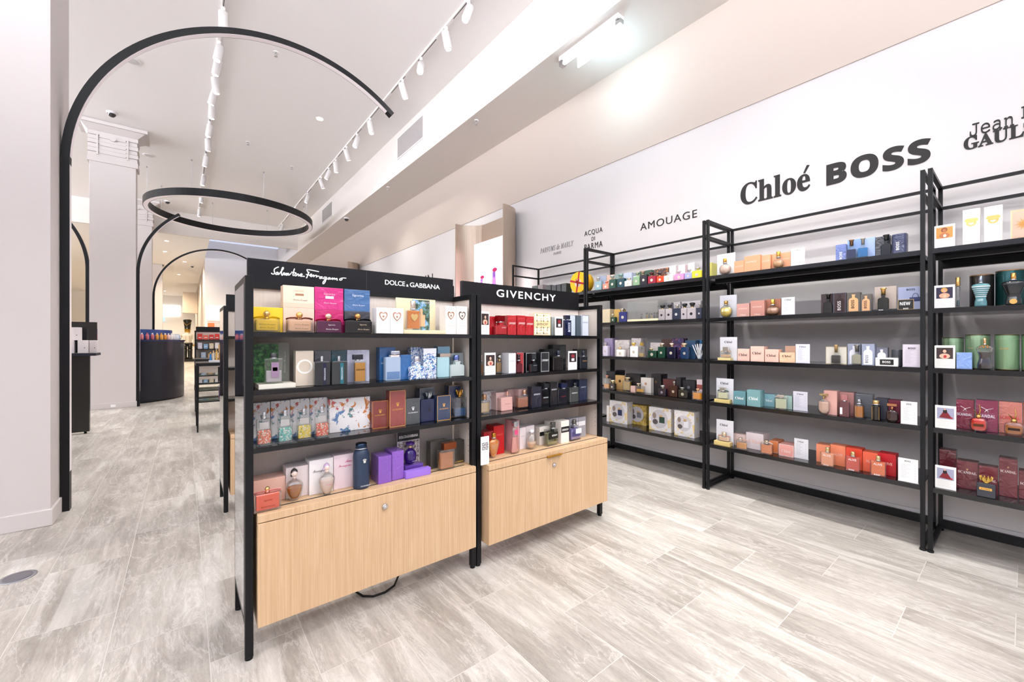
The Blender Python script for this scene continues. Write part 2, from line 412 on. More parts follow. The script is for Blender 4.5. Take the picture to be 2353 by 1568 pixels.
def pillar(y0, y1, capital=True, x0=-1.385, x1=-.735):
    p = empty('pillar', (0, 0, 0)); p['kind'] = 'structure'; p.name = 'pillar'
    s = box(x0, y0, 0, x1, y1, CEIL).build('shaft', M_COLUMN, p, bevel=.006)
    box(x0-.012, y0-.012, 0, x1+.012, y1+.012, .11).build('skirting', M_COLUMN, p, bevel=.004)
    if capital:
        mb = MB().box(x0-.03, y0-.03, 4.70, x1+.03, y1+.03, 4.80)
        for k in range(6): mb.box(x0-.02, y0-.02-(k % 2)*.012, 4.80+k*.08, x1+.02+(k % 2)*.012, y1+.02, 4.872+k*.08)
        mb.add([(x0-.02, y0-.02, 5.27), (x1+.02, y0-.02, 5.27), (x1+.02, y1+.02, 5.27), (x0-.02, y1+.02, 5.27),
                (x0-.10, y0-.16, 5.36), (x1+.14, y0-.16, 5.36), (x1+.14, y1+.1, 5.36), (x0-.1, y1+.1, 5.36)],
               [(0,1,5,4), (1,2,6,5), (2,3,7,6), (3,0,4,7), (0,3,2,1), (4,5,6,7)])
        mb.box(x0-.16, y0-.2, 5.36, x1+.18, y1+.14, CEIL-.005)
        mb.box(x0+.10, y0-.045, 4.83, x0+.125, y0-.02, 5.22).box(x1-.13, y0-.045, 4.83, x1-.105, y0-.02, 5.22)
        cxm = (x0+x1)/2
        for k in range(5): mb.box(x0+.14, y0-.038, 4.86+k*.075, x1-.145, y0-.02, 4.90+k*.075)
        mb.build('capital', M_COLUMN, p)
        disc(cxm, 5.17, .045, y0-.038, th=.02).build('rosette', M_COLUMN, p)
    return p
pillar(10.98, 11.30); pillar(16.2, 16.55); pillar(24.0, 24.4)
p = empty('pillar'); p['kind'] = 'structure'
box(-2.6, 4.30, 0, -.735, 4.9, CEIL).build('shaft', M_COLUMN, p)
box(-2.62, 4.288, 0, -.722, 4.91, .115).build('skirting', M_COLUMN, p, bevel=.004)
o = empty('floor_socket', (-1.06, 10.965, .05)); tag(o, 'small white double socket set low on the pillar base', 'socket')
box(-.035, 0, -.025, .035, .002, .025).build('face_plate', M_WHITE, o, bevel=.001)

# ------------------------------------------------------------ arches and ring (black channels with a recessed diffuser)
def arc_channel(name, cx, cz, r, a0, a1, y0, y1, post_x=None, label='', th=.05, cat='light arch', flip=1):
    root = empty(name, (post_x if post_x is not None else cx, y0, 0)); ox = root.location.x
    N = 56
    pts = [(cx-ox+r*math.cos(a0+(a1-a0)*k/N), cz+r*math.sin(a0+(a1-a0)*k/N), a0+(a1-a0)*k/N) for k in range(N+1)]
    mb = MB(); vs = []; fs = []
    for x, z, a in pts:
        dx, dz = -math.cos(a)*th, -math.sin(a)*th
        vs += [(x, 0, z), (x+dx, 0, z+dz), (x+dx, y1-y0, z+dz), (x, y1-y0, z)]
    for k in range(N):
        for i in range(4):
            j = (i+1) % 4; fs.append((4*k+i, 4*k+j, 4*k+4+j, 4*k+4+i))
    fs += [(3, 2, 1, 0), (4*N, 4*N+1, 4*N+2, 4*N+3)]
    mb.add(vs, fs); mb.build('curved_channel', M_BLACK, root)
    d = MB(); vs = []; fs = []
    for x, z, a in pts[1:-1]:
        for t in (th+.0005, th+.0025):
            dx, dz = -math.cos(a)*t, -math.sin(a)*t
            vs += [(x+dx, .010, z+dz), (x+dx, y1-y0-.008, z+dz)]
    for k in range(N-2): fs += [(4*k+2, 4*k+3, 4*k+7, 4*k+6), (4*k, 4*k+4, 4*k+5, 4*k+1), (4*k, 4*k+2, 4*k+6, 4*k+4), (4*k+1, 4*k+5, 4*k+7, 4*k+3)]
    d.add(vs, fs).build('light_diffuser', M_DIFF, root)
    if post_x is not None:
        s = 1 if post_x < cx else -1
        box(0, 0, 0, s*th, y1-y0, cz+.002).build('post', M_BLACK, root)
        box(s*th, .01, .3, s*(th+.0015), y1-y0-.008, cz).build('post_diffuser', M_DIFF, root)
    tag(root, label, cat, 'black light arches between the pillars'); return root
R_A = 1.633
arc_channel('light_arch', .90, 2.655, R_A, PI, math.radians(52), 4.57, 4.645, .90-R_A, 'largest black light arch springing from the near column')
arc_channel('light_arch', .90, 2.655, R_A, PI, math.radians(127), 11.0, 11.075, .90-R_A, 'short black quarter arch rising beside the curved counter')
arc_channel('light_arch', .90, 2.655, R_A, PI, math.radians(20), 16.42, 16.495, .90-R_A, 'distant black light arch behind the curved counter')
arc_channel('light_arch', -1.387-R_A, 2.655, R_A, 0, math.radians(80), 11.0, 11.075, -1.387, 'black quarter arch curving away on the far side of the pillar')
def ring_lamp():
    root = empty('ring_light', (1.10, 13.4, 4.60)); r = 1.88; N = 96
    def band(ra, rb, za, zb):
        m = MB(); vs = []; fs = []
        for k in range(N):
            a = 2*PI*k/N
            for rr, zz in ((ra, za), (ra, zb), (rb, zb), (rb, za)): vs.append((rr*math.cos(a), rr*math.sin(a), zz))
        for k in range(N):
            j = (k+1) % N
            for i in range(4):
                q = (i+1) % 4; fs.append((4*k+i, 4*k+q, 4*j+q, 4*j+i))
        return m.add(vs, fs)
    band(r, r-.11, 0, .17).build('ring_channel', M_BLACK, root)
    band(r-.012, r-.098, -.002, .001).build('light_diffuser', M_DIFF, root)
    for k in range(8):
        a = 2*PI*(k+.3)/8; x, y = (r-.05)*math.cos(a), (r-.05)*math.sin(a)
        MB().cyl(x, y, .17, CEIL-4.60, .004, 6).build('suspension_wire', mat('#c8c8cc', .4), root)
        MB().cyl(x, y, CEIL-4.60-.03, CEIL-4.60, .014, 10).build('ceiling_anchor', mat('#9a9a9e', .4), root)
    tag(root, 'big black ring light hanging on wires below the ceiling', 'ceiling light')
ring_lamp()

# ------------------------------------------------------------ tracks, spotlights, ceiling details
def track(x, y0, y1, label):
    t = empty('ceiling_track', (x, y0, CEIL)); tag(t, label, 'lighting track', 'white lighting tracks')
    box(-.018, 0, -.03, .018, y1-y0, 0).build('rail', mat('#e6e2e0', .4), t)
    m = MB(); k = 0.5
    while k < y1-y0-1:
        m.box(-.005, k, -.0312, .005, k+.55, -.03); k += 1.0
    m.build('slot_pattern', mat('#4a4a4c', .6), t)
track(2.68, -3.5, 20.5, 'white lighting track nearest the duct bulkhead')
track(.38, -3.5, 16.8, 'white lighting track above the ring light and the islands')
def spotlight(x, y, tgt, label, w=SPOT_W, size=33, col=(1, .972, .945)):
    root = empty('track_spotlight', (x, y, CEIL-.03)); tag(root, label, 'spotlight', 'white cylinder spotlights on the tracks')
    MB().cyl(0, 0, -.045, 0, .022, 14).build('track_adapter', M_WHITE, root)
    MB().cyl(0, 0, -.10, -.045, .007, 8).build('stem', M_WHITE, root)
    d = (Vector(tgt)-Vector((x, y, CEIL-.16))).normalized(); q = d.to_track_quat('-Z', 'Y').to_matrix().to_4x4()
    T = Matrix.Translation((0, 0, -.13)) @ q
    MB().lathe([(.046, -.155), (.051, -.150), (.051, .065), (.046, .07)], n=20).xform(T).build('lamp_housing', mat('#cfcbca', .4), root)
    MB().lathe([(.038, -.1565), (.038, -.1555)], n=18).xform(T).build('lens', mat('#ffffff', .3, emit=2.5), root)
    L = bpy.data.lights.new('spot_beam', 'SPOT'); L.energy = w; L.spot_size = math.radians(size*2); L.spot_blend = .9
    L.color = col; L.shadow_soft_size = .035
    lo = bpy.data.objects.new('spot_beam', L); COL.objects.link(lo); lo.parent = root; lo.matrix_local = Matrix.Translation(Vector((0, 0, -.13))+d*.175) @ q
    return root
A_Y = [(-1.8, (1.3, 2.0, .9)), (-.9, (3.2, -.1, 0)), (.1, (1.5, 1.9, .4)), (.8, (3.2, .8, .2)), (1.5, (3.6, 1.1, .8)), (2.5, (3.6, 2.3, .8)), (3.3, (3.2, 2.9, .3)),
       (4.19, (.6, 3.6, .3)), (4.73, (3.5, 4.4, .6)), (5.46, (1.2, 3.4, 1)), (6.1, (4.0, 6.4, 1.8)), (7.53, (3.4, 7.2, .5)), (8.26, (1.2, 7.9, .8)), (8.94, (4.0, 9.4, 1.8)),
       (9.73, (3.2, 10.2, .4)), (10.29, (1.0, 11.0, .8)), (10.98, (4.0, 11.4, 1.8)), (12.4, (1.2, 12.8, .6)), (14.0, (3.6, 14.5, .8)), (16.2, (1.4, 16.6, .6)), (18.4, (2.8, 18.6, .8))]
B_Y = [(-1.3, (.9, 2.0, .9)), (-.5, (3.7, .2, 1.0)), (.4, (.9, 1.9, .5)), (1.3, (3.7, 1.4, 1.0)), (2.6, (3.7, 2.6, 1.0)), (4.2, (-.3, 3.9, 0)), (5.3, (.6, 3.7, .8)), (6.155, (.5, 7.0, .6)), (6.89, (-.6, 6.2, 0)), (7.24, (-.5, 8.2, 0)),
       (7.78, (.9, 8.2, .5)), (8.19, (-.9, 9.2, 0)), (8.71, (.2, 9.0, .9)), (9.51, (-.4, 10.2, 0)), (10.23, (.6, 11.2, .2)), (11.19, (-.3, 12.0, .8)), (12.6, (-.2, 12.6, 0)), (14.2, (.4, 15.0, .2)), (15.8, (-.2, 16.2, 0))]
KEY = {(2.68, -1.8): 2.0, (2.68, .1): 2.2, (2.68, .8): 1.3, (2.68, 1.5): 1.2, (2.68, 2.5): 1.1, (2.68, 3.3): 1.3, (.38, -1.3): 1.5, (.38, -.5): 1.3, (.38, .4): .6, (.38, 1.3): 1.3, (.38, 2.6): 1.2, (.38, 4.2): .2, (.38, 5.3): .6, (.38, 6.89): .6, (2.68, 4.19): 2.6}   # stronger and weaker lamps
ords = ['first', 'second', 'third', 'fourth', 'fifth', 'sixth', 'seventh', 'eighth', 'ninth', 'tenth', 'eleventh', 'twelfth', 'thirteenth', 'fourteenth', 'fifteenth', 'sixteenth',
        'seventeenth', 'eighteenth', 'nineteenth', 'twentieth', 'twenty-first', 'twenty-second']
for x, L, nm, wf in ((2.68, A_Y, 'bulkhead-side track', 1.0), (.38, B_Y, 'track above the ring', .6)):
    for k, (y, tg) in enumerate(L):
        vis = y > 4
        spotlight(x, y, tg, 'white cylinder spotlight, %s along the %s from the camera end' % (ords[k], nm), SPOT_W*wf*KEY.get((x, y), 1.0))
# recessed downlights down the hall, each a lamp with its own light
def downlight(x, y, z, label, w=FAR_W, lit=True, r=.055):
    root = empty('recessed_downlight', (x, y, z)); tag(root, label, 'downlight', 'round recessed downlights')
    MB().lathe([(r*1.35, -.006), (r*1.35, 0)], n=20).build('trim_ring', M_WHITE, root)
    MB().lathe([(r, -.009), (r, -.0062)], n=20).build('lens', mat('#fff6ea', .4, emit=9.0), root)
    L = bpy.data.lights.new('downlight_beam', 'SPOT'); L.energy = w; L.spot_size = math.radians(150); L.spot_blend = .8; L.color = (1, .86, .66) if y > 14 else (1, .97, .94); L.shadow_soft_size = .06
    lo = bpy.data.objects.new('downlight_beam', L); COL.objects.link(lo); lo.parent = root; lo.location = (0, 0, -.02)
downlight(1.976, 8.188, CEIL, 'bright recessed downlight in the high ceiling beyond the big arch')
for k, (x, y) in enumerate([(-.45, 18.2), (-.55, 20.4), (.04, 22.5), (-1.2, 30), (-.2, 27), (-3.4, 26.7), (-4.5, 20), (-1.0, 36.5), (-3.2, 35)]):
    downlight(x, y, 4.70, 'warm recessed downlight, %s into the far low ceiling' % ords[k], 620 if y < 29 else 1100)
for k, (x, y) in enumerate([(-4.2, 9.5), (-4.5, 13.5), (-3.0, 15.8)]):
    downlight(x, y, CEIL, 'recessed downlight in the side hall behind the column, %s from camera' % ords[k], 220)
def dome(x, y, z, label):
    root = empty('security_camera', (x, y, z)); tag(root, label, 'security camera', 'dome security cameras')
    MB().lathe([(.07, -.035), (.075, 0)], n=24).build('camera_base', mat('#dcd8da', .4), root)
    MB().lathe([(.004, -.09), (.03, -.083), (.05, -.062), (.058, -.035)], n=24, caps=False).build('dark_dome', mat('#1c1d21', .08, coat=1), root)
dome(-1.012, 10.3, CEIL, 'black dome camera on ceiling above the pillar capital')
dome(3.42, 11.4, SOF, 'dome camera under the bulkhead soffit beside the wall')
dome(-.371, 15.8, CEIL, 'dome camera seen through the ring light')
dome(.30, 23.5, 4.70, 'tiny dome camera on the far low ceiling')
def sprinkler(x, y, z, label):
    root = empty('sprinkler_head', (x, y, z)); tag(root, label, 'sprinkler', 'sprinkler heads')
    MB().cyl(0, 0, -.01, 0, .035, 16).build('escutcheon', M_WHITE, root)
    MB().cyl(0, 0, -.045, -.01, .008, 8).cyl(-.013, 0, -.06, -.03, .003, 6).cyl(.013, 0, -.06, -.03, .003, 6).build('frame_arms', M_CHROME, root)
    MB().cyl(0, 0, -.064, -.06, .022, 12).build('deflector', M_CHROME, root)
for x, y, z, l in [(1.03, 6.69, CEIL, 'sprinkler head inside the top of the big arch'), (1.04, 10.06, CEIL, 'sprinkler head above the ring light'), (2.0, 10.85, CEIL, 'sprinkler head near the long track, above the ring end'),
                   (3.43, 5.15, SOF, 'nearest sprinkler head under the bulkhead soffit'), (3.43, 8.56, SOF, 'second sprinkler head under the bulkhead soffit')]:
    sprinkler(x, y, z, l)
for x, y, l in [(-.59, 8.22, 'round white ceiling speaker under the big arch curve'), (-.6, 12.17, 'round white ceiling speaker beside the pillar capital')]:
    o = empty('ceiling_speaker', (x, y, CEIL)); tag(o, l, 'ceiling speaker')
    MB().lathe([(.10, -.008), (.11, 0)], n=28).build('speaker_rim', M_WHITE, o); MB().lathe([(.075, -.012), (.08, -.008)], n=24).build('speaker_grille', mat('#cfccce', .6), o)
for k, (y0, y1, z0, z1) in enumerate([(6.66, 7.77, 4.91, 5.30), (12.35, 13.43, 4.90, 5.29), (18.0, 19.1, 4.92, 5.27)]):
    o = empty('air_grille', (3.315, (y0+y1)/2, (z0+z1)/2)); tag(o, 'rectangular grey air grille in the bulkhead face, %s' % ['largest and nearest', 'middle one', 'farthest and smallest'][k], 'air vent', 'air grilles in the bulkhead')
    h = (y1-y0)/2; v = (z1-z0)/2
    MB().box(-.012, -h-.02, -v-.02, 0, h+.02, -v).box(-.012, -h-.02, v, 0, h+.02, v+.02).box(-.012, -h-.02, -v, 0, -h, v).box(-.012, h, -v, 0, h+.02, v).build('grille_frame', M_WHITE, o)
    m = MB(); n = 26
    for q in range(n):
        z = -v+(q+.5)*2*v/n; m.box(-.010, -h, z-.0035, -.001, h, z+.0035)
    m.build('grille_slats', mat('#cfcbc9', .5), o); box(-.001, -h, -v, 0, h, v).build('grille_backing', mat('#77747a', .8), o)
o = empty('emergency_light', (3.46, 2.98, SOF)); tag(o, 'white emergency batten light glowing under the bulkhead soffit', 'emergency light')
box(-.05, -.42, -.05, .05, .42, 0).build('batten_body', M_WHITE, o, bevel=.006)
MB().lathe([(.02, -.36), (.02, .36)], n=12).xform(Matrix.Translation((0, 0, -.075)) @ Matrix.Rotation(PI/2, 4, 'X')).build('tube_lamp', mat('#e9f6ff', .4, emit=8), o)
box(.035, -.2, -.20, .05, .2, -.05).build('exit_blade', mat('#f6ffff', .4, emit=3.0), o)
for q in (-.4, .4): box(-.03, q-.03, -.10, .03, q+.03, -.05).build('tube_holder', M_CHROME, o)
L = bpy.data.lights.new('batten_glow', 'POINT'); L.energy = 7; L.color = (.5, .86, 1.0); L.shadow_soft_size = .15
lo = bpy.data.objects.new('batten_glow', L); COL.objects.link(lo); lo.parent = o; lo.location = (.25, -.1, -.35)

# ------------------------------------------------------------ wall lettering
def sign(txt, y0, y1, z0, z1, st, label, off=0.0, sp=1.0, h=None, x=WX, slant=0, m=M_INK):
    o = empty('wall_lettering', (x, (y0+y1)/2, (z0+z1)/2), -PI/2); tag(o, label, 'wall sign', 'black brand names on the white wall')
    for t, cx, cz, w, hh in (txt if isinstance(txt, list) else [(txt, 0, 0, abs(y0-y1), z1-z0)]):
        q = lettering(t, cx, cz, w, hh, m, o, st=st, y=0, th=.004, name='letters', fine=6, fit=True, sp=sp, off=off)
    return o
sign('BOSS', 1.03, .422, 2.58, 2.755, 'B', 'bold black sans capitals, the heaviest name on the white wall', off=.03, sp=1.12)
sign('Chlo\u00e9', 1.70, 1.142, 2.585, 2.80, 's', 'black serif name ending in an accented letter, beside the bold capitals', off=.012)
sign('AMOUAGE', 2.80, 2.124, 2.582, 2.664, 'n', 'thin black widely spaced capitals above the third rack bay', sp=1.15)
sign([('ACQUA', 0, .085, .30, .075), ('DI', 0, 0, .055, .05), ('PARMA', 0, -.09, .30, .075)], 3.654, 3.35, 2.515, 2.74, 'n', 'three stacked lines of small black capitals above the rack corner', sp=1.2)
sign([('PARFUMS de MARLY', 0, .03, .665, .075), ('PARIS', .02, -.055, .16, .035)], 4.513, 3.848, 2.545, 2.67, 'i', 'faint thin serif name in two lines, farthest legible on the wall', sp=1.1, m=mat('#8a888b', .6))
o = sign([('Jean', -.235, .045, .19, .085)], .264, -.45, 2.57, 2.78, 't', 'typewriter style name over stencil capitals, cut by the frame edge')
lettering('Paul', -.012, .075, .20, .085, M_INK, o, st='t', y=0, th=.004, name='letters', fine=6, fit=True)
lettering('GAULTIER', -.118, -.038, .48, .088, M_INK, o, st='s', y=0, th=.004, name='letters', fine=6, fit=True, off=.02)
sign('NN', 8.44, 7.89, 2.50, 2.74, 'n', 'two thin capital letters peeking above the long header sign', sp=1.1)

# ------------------------------------------------------------ wall racks
def rack(y0, y1, label, shelves=(1.866, 1.50, 1.134, .770, .402)):
    root = empty('wall_rack', (3.58, (y0+y1)/2, 0)); h = (y1-y0)/2; t = .0215; xb = .50; top = 2.362
    tag(root, label, 'shelf rack', 'black open racks along the white wall')
    for x in (0, xb-t):
        for y in (-h, h-t): box(x, y, .012, x+t, y+t, top).build('post', M_BLACK, root)
    for x in (0, xb-t):
        for y in (-h, h-t): MB().cyl(x+t/2, y+t/2, 0, .012, .016, 12).build('foot', M_BLACK, root)
    for y in (-h, h-t):
        for z in (top-t, 2.20): box(t, y, z, xb-t, y+t, z+t*.9).build('side_rail', M_BLACK, root)
        box(t, y, .02, xb-t, y+t, .045).build('floor_rail', M_BLACK, root)
    for z in (top-t, 2.20): box(xb-t, -h+t, z, xb, h-t, z+t*.9).build('back_rail', M_BLACK, root)
    box(xb-t, -h+t, .02, xb, h-t, .075).build('back_rail', M_BLACK, root)
    for k, z in enumerate(shelves):
        s = MB().box(.001, -h+t+.001, z-.030, xb-t-.001, h-t-.001, z); s.build('shelf', M_SHELF, root)
        if k == 0:
            box(xb-t-.04, -h+t, z-.075, xb-t, h-t, z-.031).build('support_beam', M_BLACK, root)
            box(.12, -h+t, z-.055, .16, h-t, z-.031).build('light_bar', M_BLACK, root)
    return root
rack(-.99, .378, 'black wall rack bay cut off by the picture edge')
rack(.390, 1.752, 'black wall rack bay under the two boldest wall names')
rack(1.764, 3.132, 'black wall rack bay beside the yellow round gift box')
rack(3.144, 4.480, 'black wall rack bay half hidden behind the second island')
rack(6.90, 8.25, 'distant black wall rack glimpsed between the two header signs')

# ------------------------------------------------------------ double sided island bays
def island(x0, x1, yf, label, mirror=False, drawer=0.0, signs=(), lock_x=.5, shelves=(1.337, 1.097, .859), cab=True, seam=None):
    root = empty('display_island', (x0, yf, 0)); w = x1-x0; t = .029; D = .43; top = 1.567; yc = .215
    tag(root, label, 'display shelf', 'black framed display islands')
    for x in (0, w-t):
        for y in (0, D-t):
            box(x, y, .012, x+t, y+t, top).build('post', M_BLACK, root, bevel=.001); MB().cyl(x+t/2, y+t/2, 0, .012, .015, 12).build('foot', M_BLACK, root)
    for x in (0, w-t):
        box(x, t, top-.028, x+t, D-t, top).build('side_rail', M_BLACK, root)
        box(x, t, .14, x+t, D-t, .165).build('side_rail', M_BLACK, root)
        xi = x+t*(.5 if x == 0 else .35)
        box(xi, t, .165, xi+.012, D-t, top-.028).build('side_panel', M_LINEN, root)
    if mirror: box(-.0015, t+.004, .17, .002, D-t-.004, top-.03).build('mirror_panel', M_MIRROR, root)
    box(t, yc, .14, w-t, yc+.012, top-.02).build('back_panel', M_LINEN, root)
    box(t, yc-.012, top-.028, w-t, yc+.024, top-.004).build('header_rail', M_BLACK, root)
    hd = box(t, yc-.006, top-.004, w-t, yc+.02, 1.674).build('header_sign', M_BLACK2, root)
    for (txt, st, cx, cz, ww, hh, off, sp) in signs:
        lettering(txt, cx-x0, cz, ww, hh, M_LETTER, hd, st=st, y=yc-.0065, th=.002, fine=6, fit=True, off=off, sp=sp)
    if seam: box(seam-x0-.0008, yc-.0072, top, seam-x0+.0008, yc-.006, 1.674).build('panel_seam', mat('#3a3c42', .5), hd)
    for z in shelves: box(t, .001, z-.021, w-t, yc-.001, z).build('shelf', M_SHELF, root)
    m = MB()
    for kz in range(7):
        for yy in (.05, .16): m.box(w-t*.65-.0012, yy, .66+kz*.032, w-t*.65-.0002, yy+.004, .664+kz*.032)
    m.build('peg_holes', mat('#3a3634', .8), root)
    if cab:
        f = -.025-drawer; cb = empty('cabinet', (0, 0, 0)); cb.parent = root
        xl = t+.012; xr = w-t+.012
        box(xl, f, .558, xr, yc-.001, .590).build('cabinet_top', M_OAK, cb, bevel=.002)
        box(xl+.03, f+.058, .5902, xr-.04, f+.068, .5908).build('price_strip', mat('#26282c', .5), cb)
        fr = box(xl, f, .132, xr, f+.019, .5545).build('drawer_front', M_OAK, cb, bevel=.0012)
        box(xl, f+.0195, .132, xl+.018, yc-.001, .5575).build('cabinet_side', M_OAK, cb); box(xr-.018, f+.0195, .132, xr, yc-.001, .5575).build('cabinet_side', M_OAK, cb)
        box(xl+.018, f+.0195, .132, xr-.018, yc-.001, .15).build('cabinet_floor', M_OAK, cb)
        lx = lock_x-x0
        MB().lathe([(.0135, 0), (.0135, .006), (.011, .009)], n=24).xform(Matrix.Translation((lx, f, .497)) @ Matrix.Rotation(PI/2, 4, 'X')).build('lock', M_CHROME, fr)
        MB().lathe([(.008, .009), (.006, .012)], n=18).xform(Matrix.Translation((lx, f, .497)) @ Matrix.Rotation(PI/2, 4, 'X')).build('key_barrel', mat('#e2e3e6', .25, 1.0), fr)
        if drawer: box(lx-.065, f-.018, .557, lx+.06, f+.004, .564).build('brass_pull', mat('#c9962c', .3, .9), fr)
    return root
G1 = island(.194, 1.311, 1.97, 'nearest island bay with two names on its header', mirror=True, lock_x=.763, seam=.756,
    signs=[('DOLCE', 'n', .913, 1.6205, .115, .026, .006, .97), ('&', 'n', .985, 1.613, .013, .013, .004, 1), ('GABBANA', 'n', 1.095, 1.6195, .19, .026, .006, .97)])
# handwritten name on the first header
SCRIPT = [[(0.153,1.646),(0.142,1.64),(0.135,1.633),(0.134,1.625),(0.136,1.617),(0.132,1.61),(0.125,1.611),(0.123,1.615)],[(0.149,1.621),(0.144,1.619),(0.14,1.613),(0.142,1.609),(0.147,1.612),(0.151,1.62),(0.149,1.612),(0.153,1.611),(0.162,1.625),(0.172,1.64),(0.171,1.645),(0.167,1.642),(0.164,1.624),(0.165,1.61),(0.168,1.608)],[(0.168,1.608),(0.174,1.621),(0.176,1.619),(0.176,1.611),(0.179,1.613),(0.184,1.621)],[(0.192,1.62),(0.186,1.618),(0.182,1.613),(0.185,1.61),(0.19,1.614),(0.193,1.621),(0.192,1.613),(0.196,1.612),(0.205,1.622)],[(0.219,1.645),(0.215,1.631),(0.212,1.616),(0.215,1.61)],[(0.205,1.627),(0.226,1.626)],[(0.225,1.622),(0.221,1.619),(0.22,1.613),(0.224,1.611),(0.229,1.614),(0.229,1.62),(0.225,1.622)],[(0.229,1.619),(0.235,1.621),(0.237,1.618),(0.236,1.611),(0.242,1.618)],[(0.242,1.614),(0.25,1.618),(0.252,1.622),(0.247,1.623),(0.244,1.616),(0.246,1.611),(0.254,1.612),(0.263,1.612)],[(0.327,1.642),(0.29,1.646),(0.273,1.646),(0.276,1.638),(0.279,1.63),(0.276,1.618),(0.272,1.606),(0.27,1.608)],[(0.269,1.623),(0.279,1.621),(0.288,1.62)],[(0.283,1.636),(0.279,1.625)],[(0.287,1.619),(0.293,1.621),(0.294,1.625),(0.291,1.627),(0.287,1.621),(0.289,1.615),(0.295,1.615),(0.301,1.623),(0.304,1.622),(0.303,1.614),(0.308,1.62)],[(0.308,1.62),(0.314,1.623),(0.317,1.621),(0.315,1.613),(0.321,1.619),(0.327,1.62),(0.328,1.617)],[(0.341,1.618),(0.334,1.617),(0.33,1.612),(0.333,1.608),(0.339,1.613),(0.342,1.619),(0.341,1.611),(0.345,1.61)],[(0.36,1.618),(0.353,1.618),(0.349,1.612),(0.352,1.608),(0.359,1.612),(0.362,1.619),(0.359,1.602),(0.353,1.589),(0.348,1.584),(0.345,1.587),(0.35,1.598),(0.365,1.61)],[(0.379,1.617),(0.372,1.616),(0.369,1.612),(0.372,1.608),(0.378,1.613),(0.38,1.618),(0.379,1.611),(0.384,1.61)],[(0.384,1.61),(0.39,1.617),(0.392,1.616),(0.391,1.608)],[(0.391,1.608),(0.399,1.617),(0.402,1.615),(0.401,1.609)],[(0.401,1.609),(0.41,1.617),(0.413,1.615),(0.411,1.608),(0.416,1.609)],[(0.432,1.619),(0.426,1.616),(0.425,1.611),(0.43,1.609),(0.436,1.613),(0.437,1.619),(0.432,1.619),(0.442,1.622),(0.457,1.622)]]
mb = MB()
for st in SCRIPT:
    P = []
    for i in range(len(st)-1):
        p0, p1, p2, p3 = st[max(i-1, 0)], st[i], st[i+1], st[min(i+2, len(st)-1)]
        for q in range(4):
            t = q/4; c = [.5*((2*p1[j])+(-p0[j]+p2[j])*t+(2*p0[j]-5*p1[j]+4*p2[j]-p3[j])*t*t+(-p0[j]+3*p1[j]-3*p2[j]+p3[j])*t**3) for j in (0, 1)]
            P.append((c[0], .2076, c[1]))
    P.append((st[-1][0], .2076, st[-1][1])); mb.tube(P, .0023, 6)
mb.build('lettering', M_LETTER, [c for c in G1.children if c.name.startswith('header_sign')][0])
G2 = island(1.318, 2.437, 1.97, 'second island bay with a spaced capital name on its header', drawer=.035, lock_x=1.876,
    signs=[('GIVENCHY', 'n', 1.882, 1.617, .545, .050, .013, 1.22)])
island(.236, 1.353, 3.78, 'island bay behind, only its end and beige panels visible', mirror=True, lock_x=.8)
island(.22, 1.34, 13.3, 'far island with red and pastel packs beyond the high tables', mirror=True, lock_x=.8, cab=False)

# ------------------------------------------------------------ products
BAY = {'G1': 'nearest island bay', 'G2': 'second island bay', 'W1': 'wall bay cut by the frame', 'W2': 'bay under bold wall names', 'W3': 'bay by yellow round box', 'W4': 'bay behind yellow round box'}
LEVEL = {1: 'top shelf', 2: 'second shelf', 3: 'third shelf', 4: 'fourth shelf', 5: 'bottom shelf'}
PROF = {
 'oval': [(.30,0),(.42,.015),(.72,.10),(.93,.28),(1,.48),(.94,.68),(.74,.84),(.42,.94),(.22,1)],
 'jar': [(.42,0),(.46,.03),(.70,.18),(.90,.40),(1,.62),(.96,.76),(.74,.88),(.40,.96),(.26,1)],
 'flask': [(.90,0),(1,.03),(1,.80),(.96,.88),(.84,.95),(.66,1)],
 'vase': [(.30,0),(.34,.03),(.52,.20),(.80,.48),(1,.72),(.92,.84),(.55,.93),(.24,.97),(.20,1)],
 'slim': [(1,0),(1,.04),(.88,.3),(.76,.6),(.70,.88),(.52,.95),(.3,1)],
 'hex': [(.45,0),(.60,.03),(.95,.20),(1,.30),(1,.72),(.90,.84),(.40,.95),(.24,1)],
 'cyl': [(.94,0),(1,.03),(1,.86),(.94,.93),(.7,.97),(.55,1)],
 'torso': [(.62,0),(.68,.06),(.66,.22),(.56,.34),(.62,.48),(.80,.66),(.97,.82),(1,.90),(.86,.96),(.30,1)],
 'corset': [(.84,0),(.92,.05),(.90,.18),(.72,.34),(.56,.48),(.66,.60),(.90,.74),(1,.84),(.90,.92),(.4,1)],
 'apple': [(.80,0),(.92,.06),(1,.30),(1,.62),(.94,.82),(.74,.94),(.35,1)]}
def interp(prof, z):
    for (r0, z0), (r1, z1) in zip(prof, prof[1:]):
        if z <= z1: return r0+(r1-r0)*(z-z0)/max(z1-z0, 1e-6)
    return prof[-1][0]
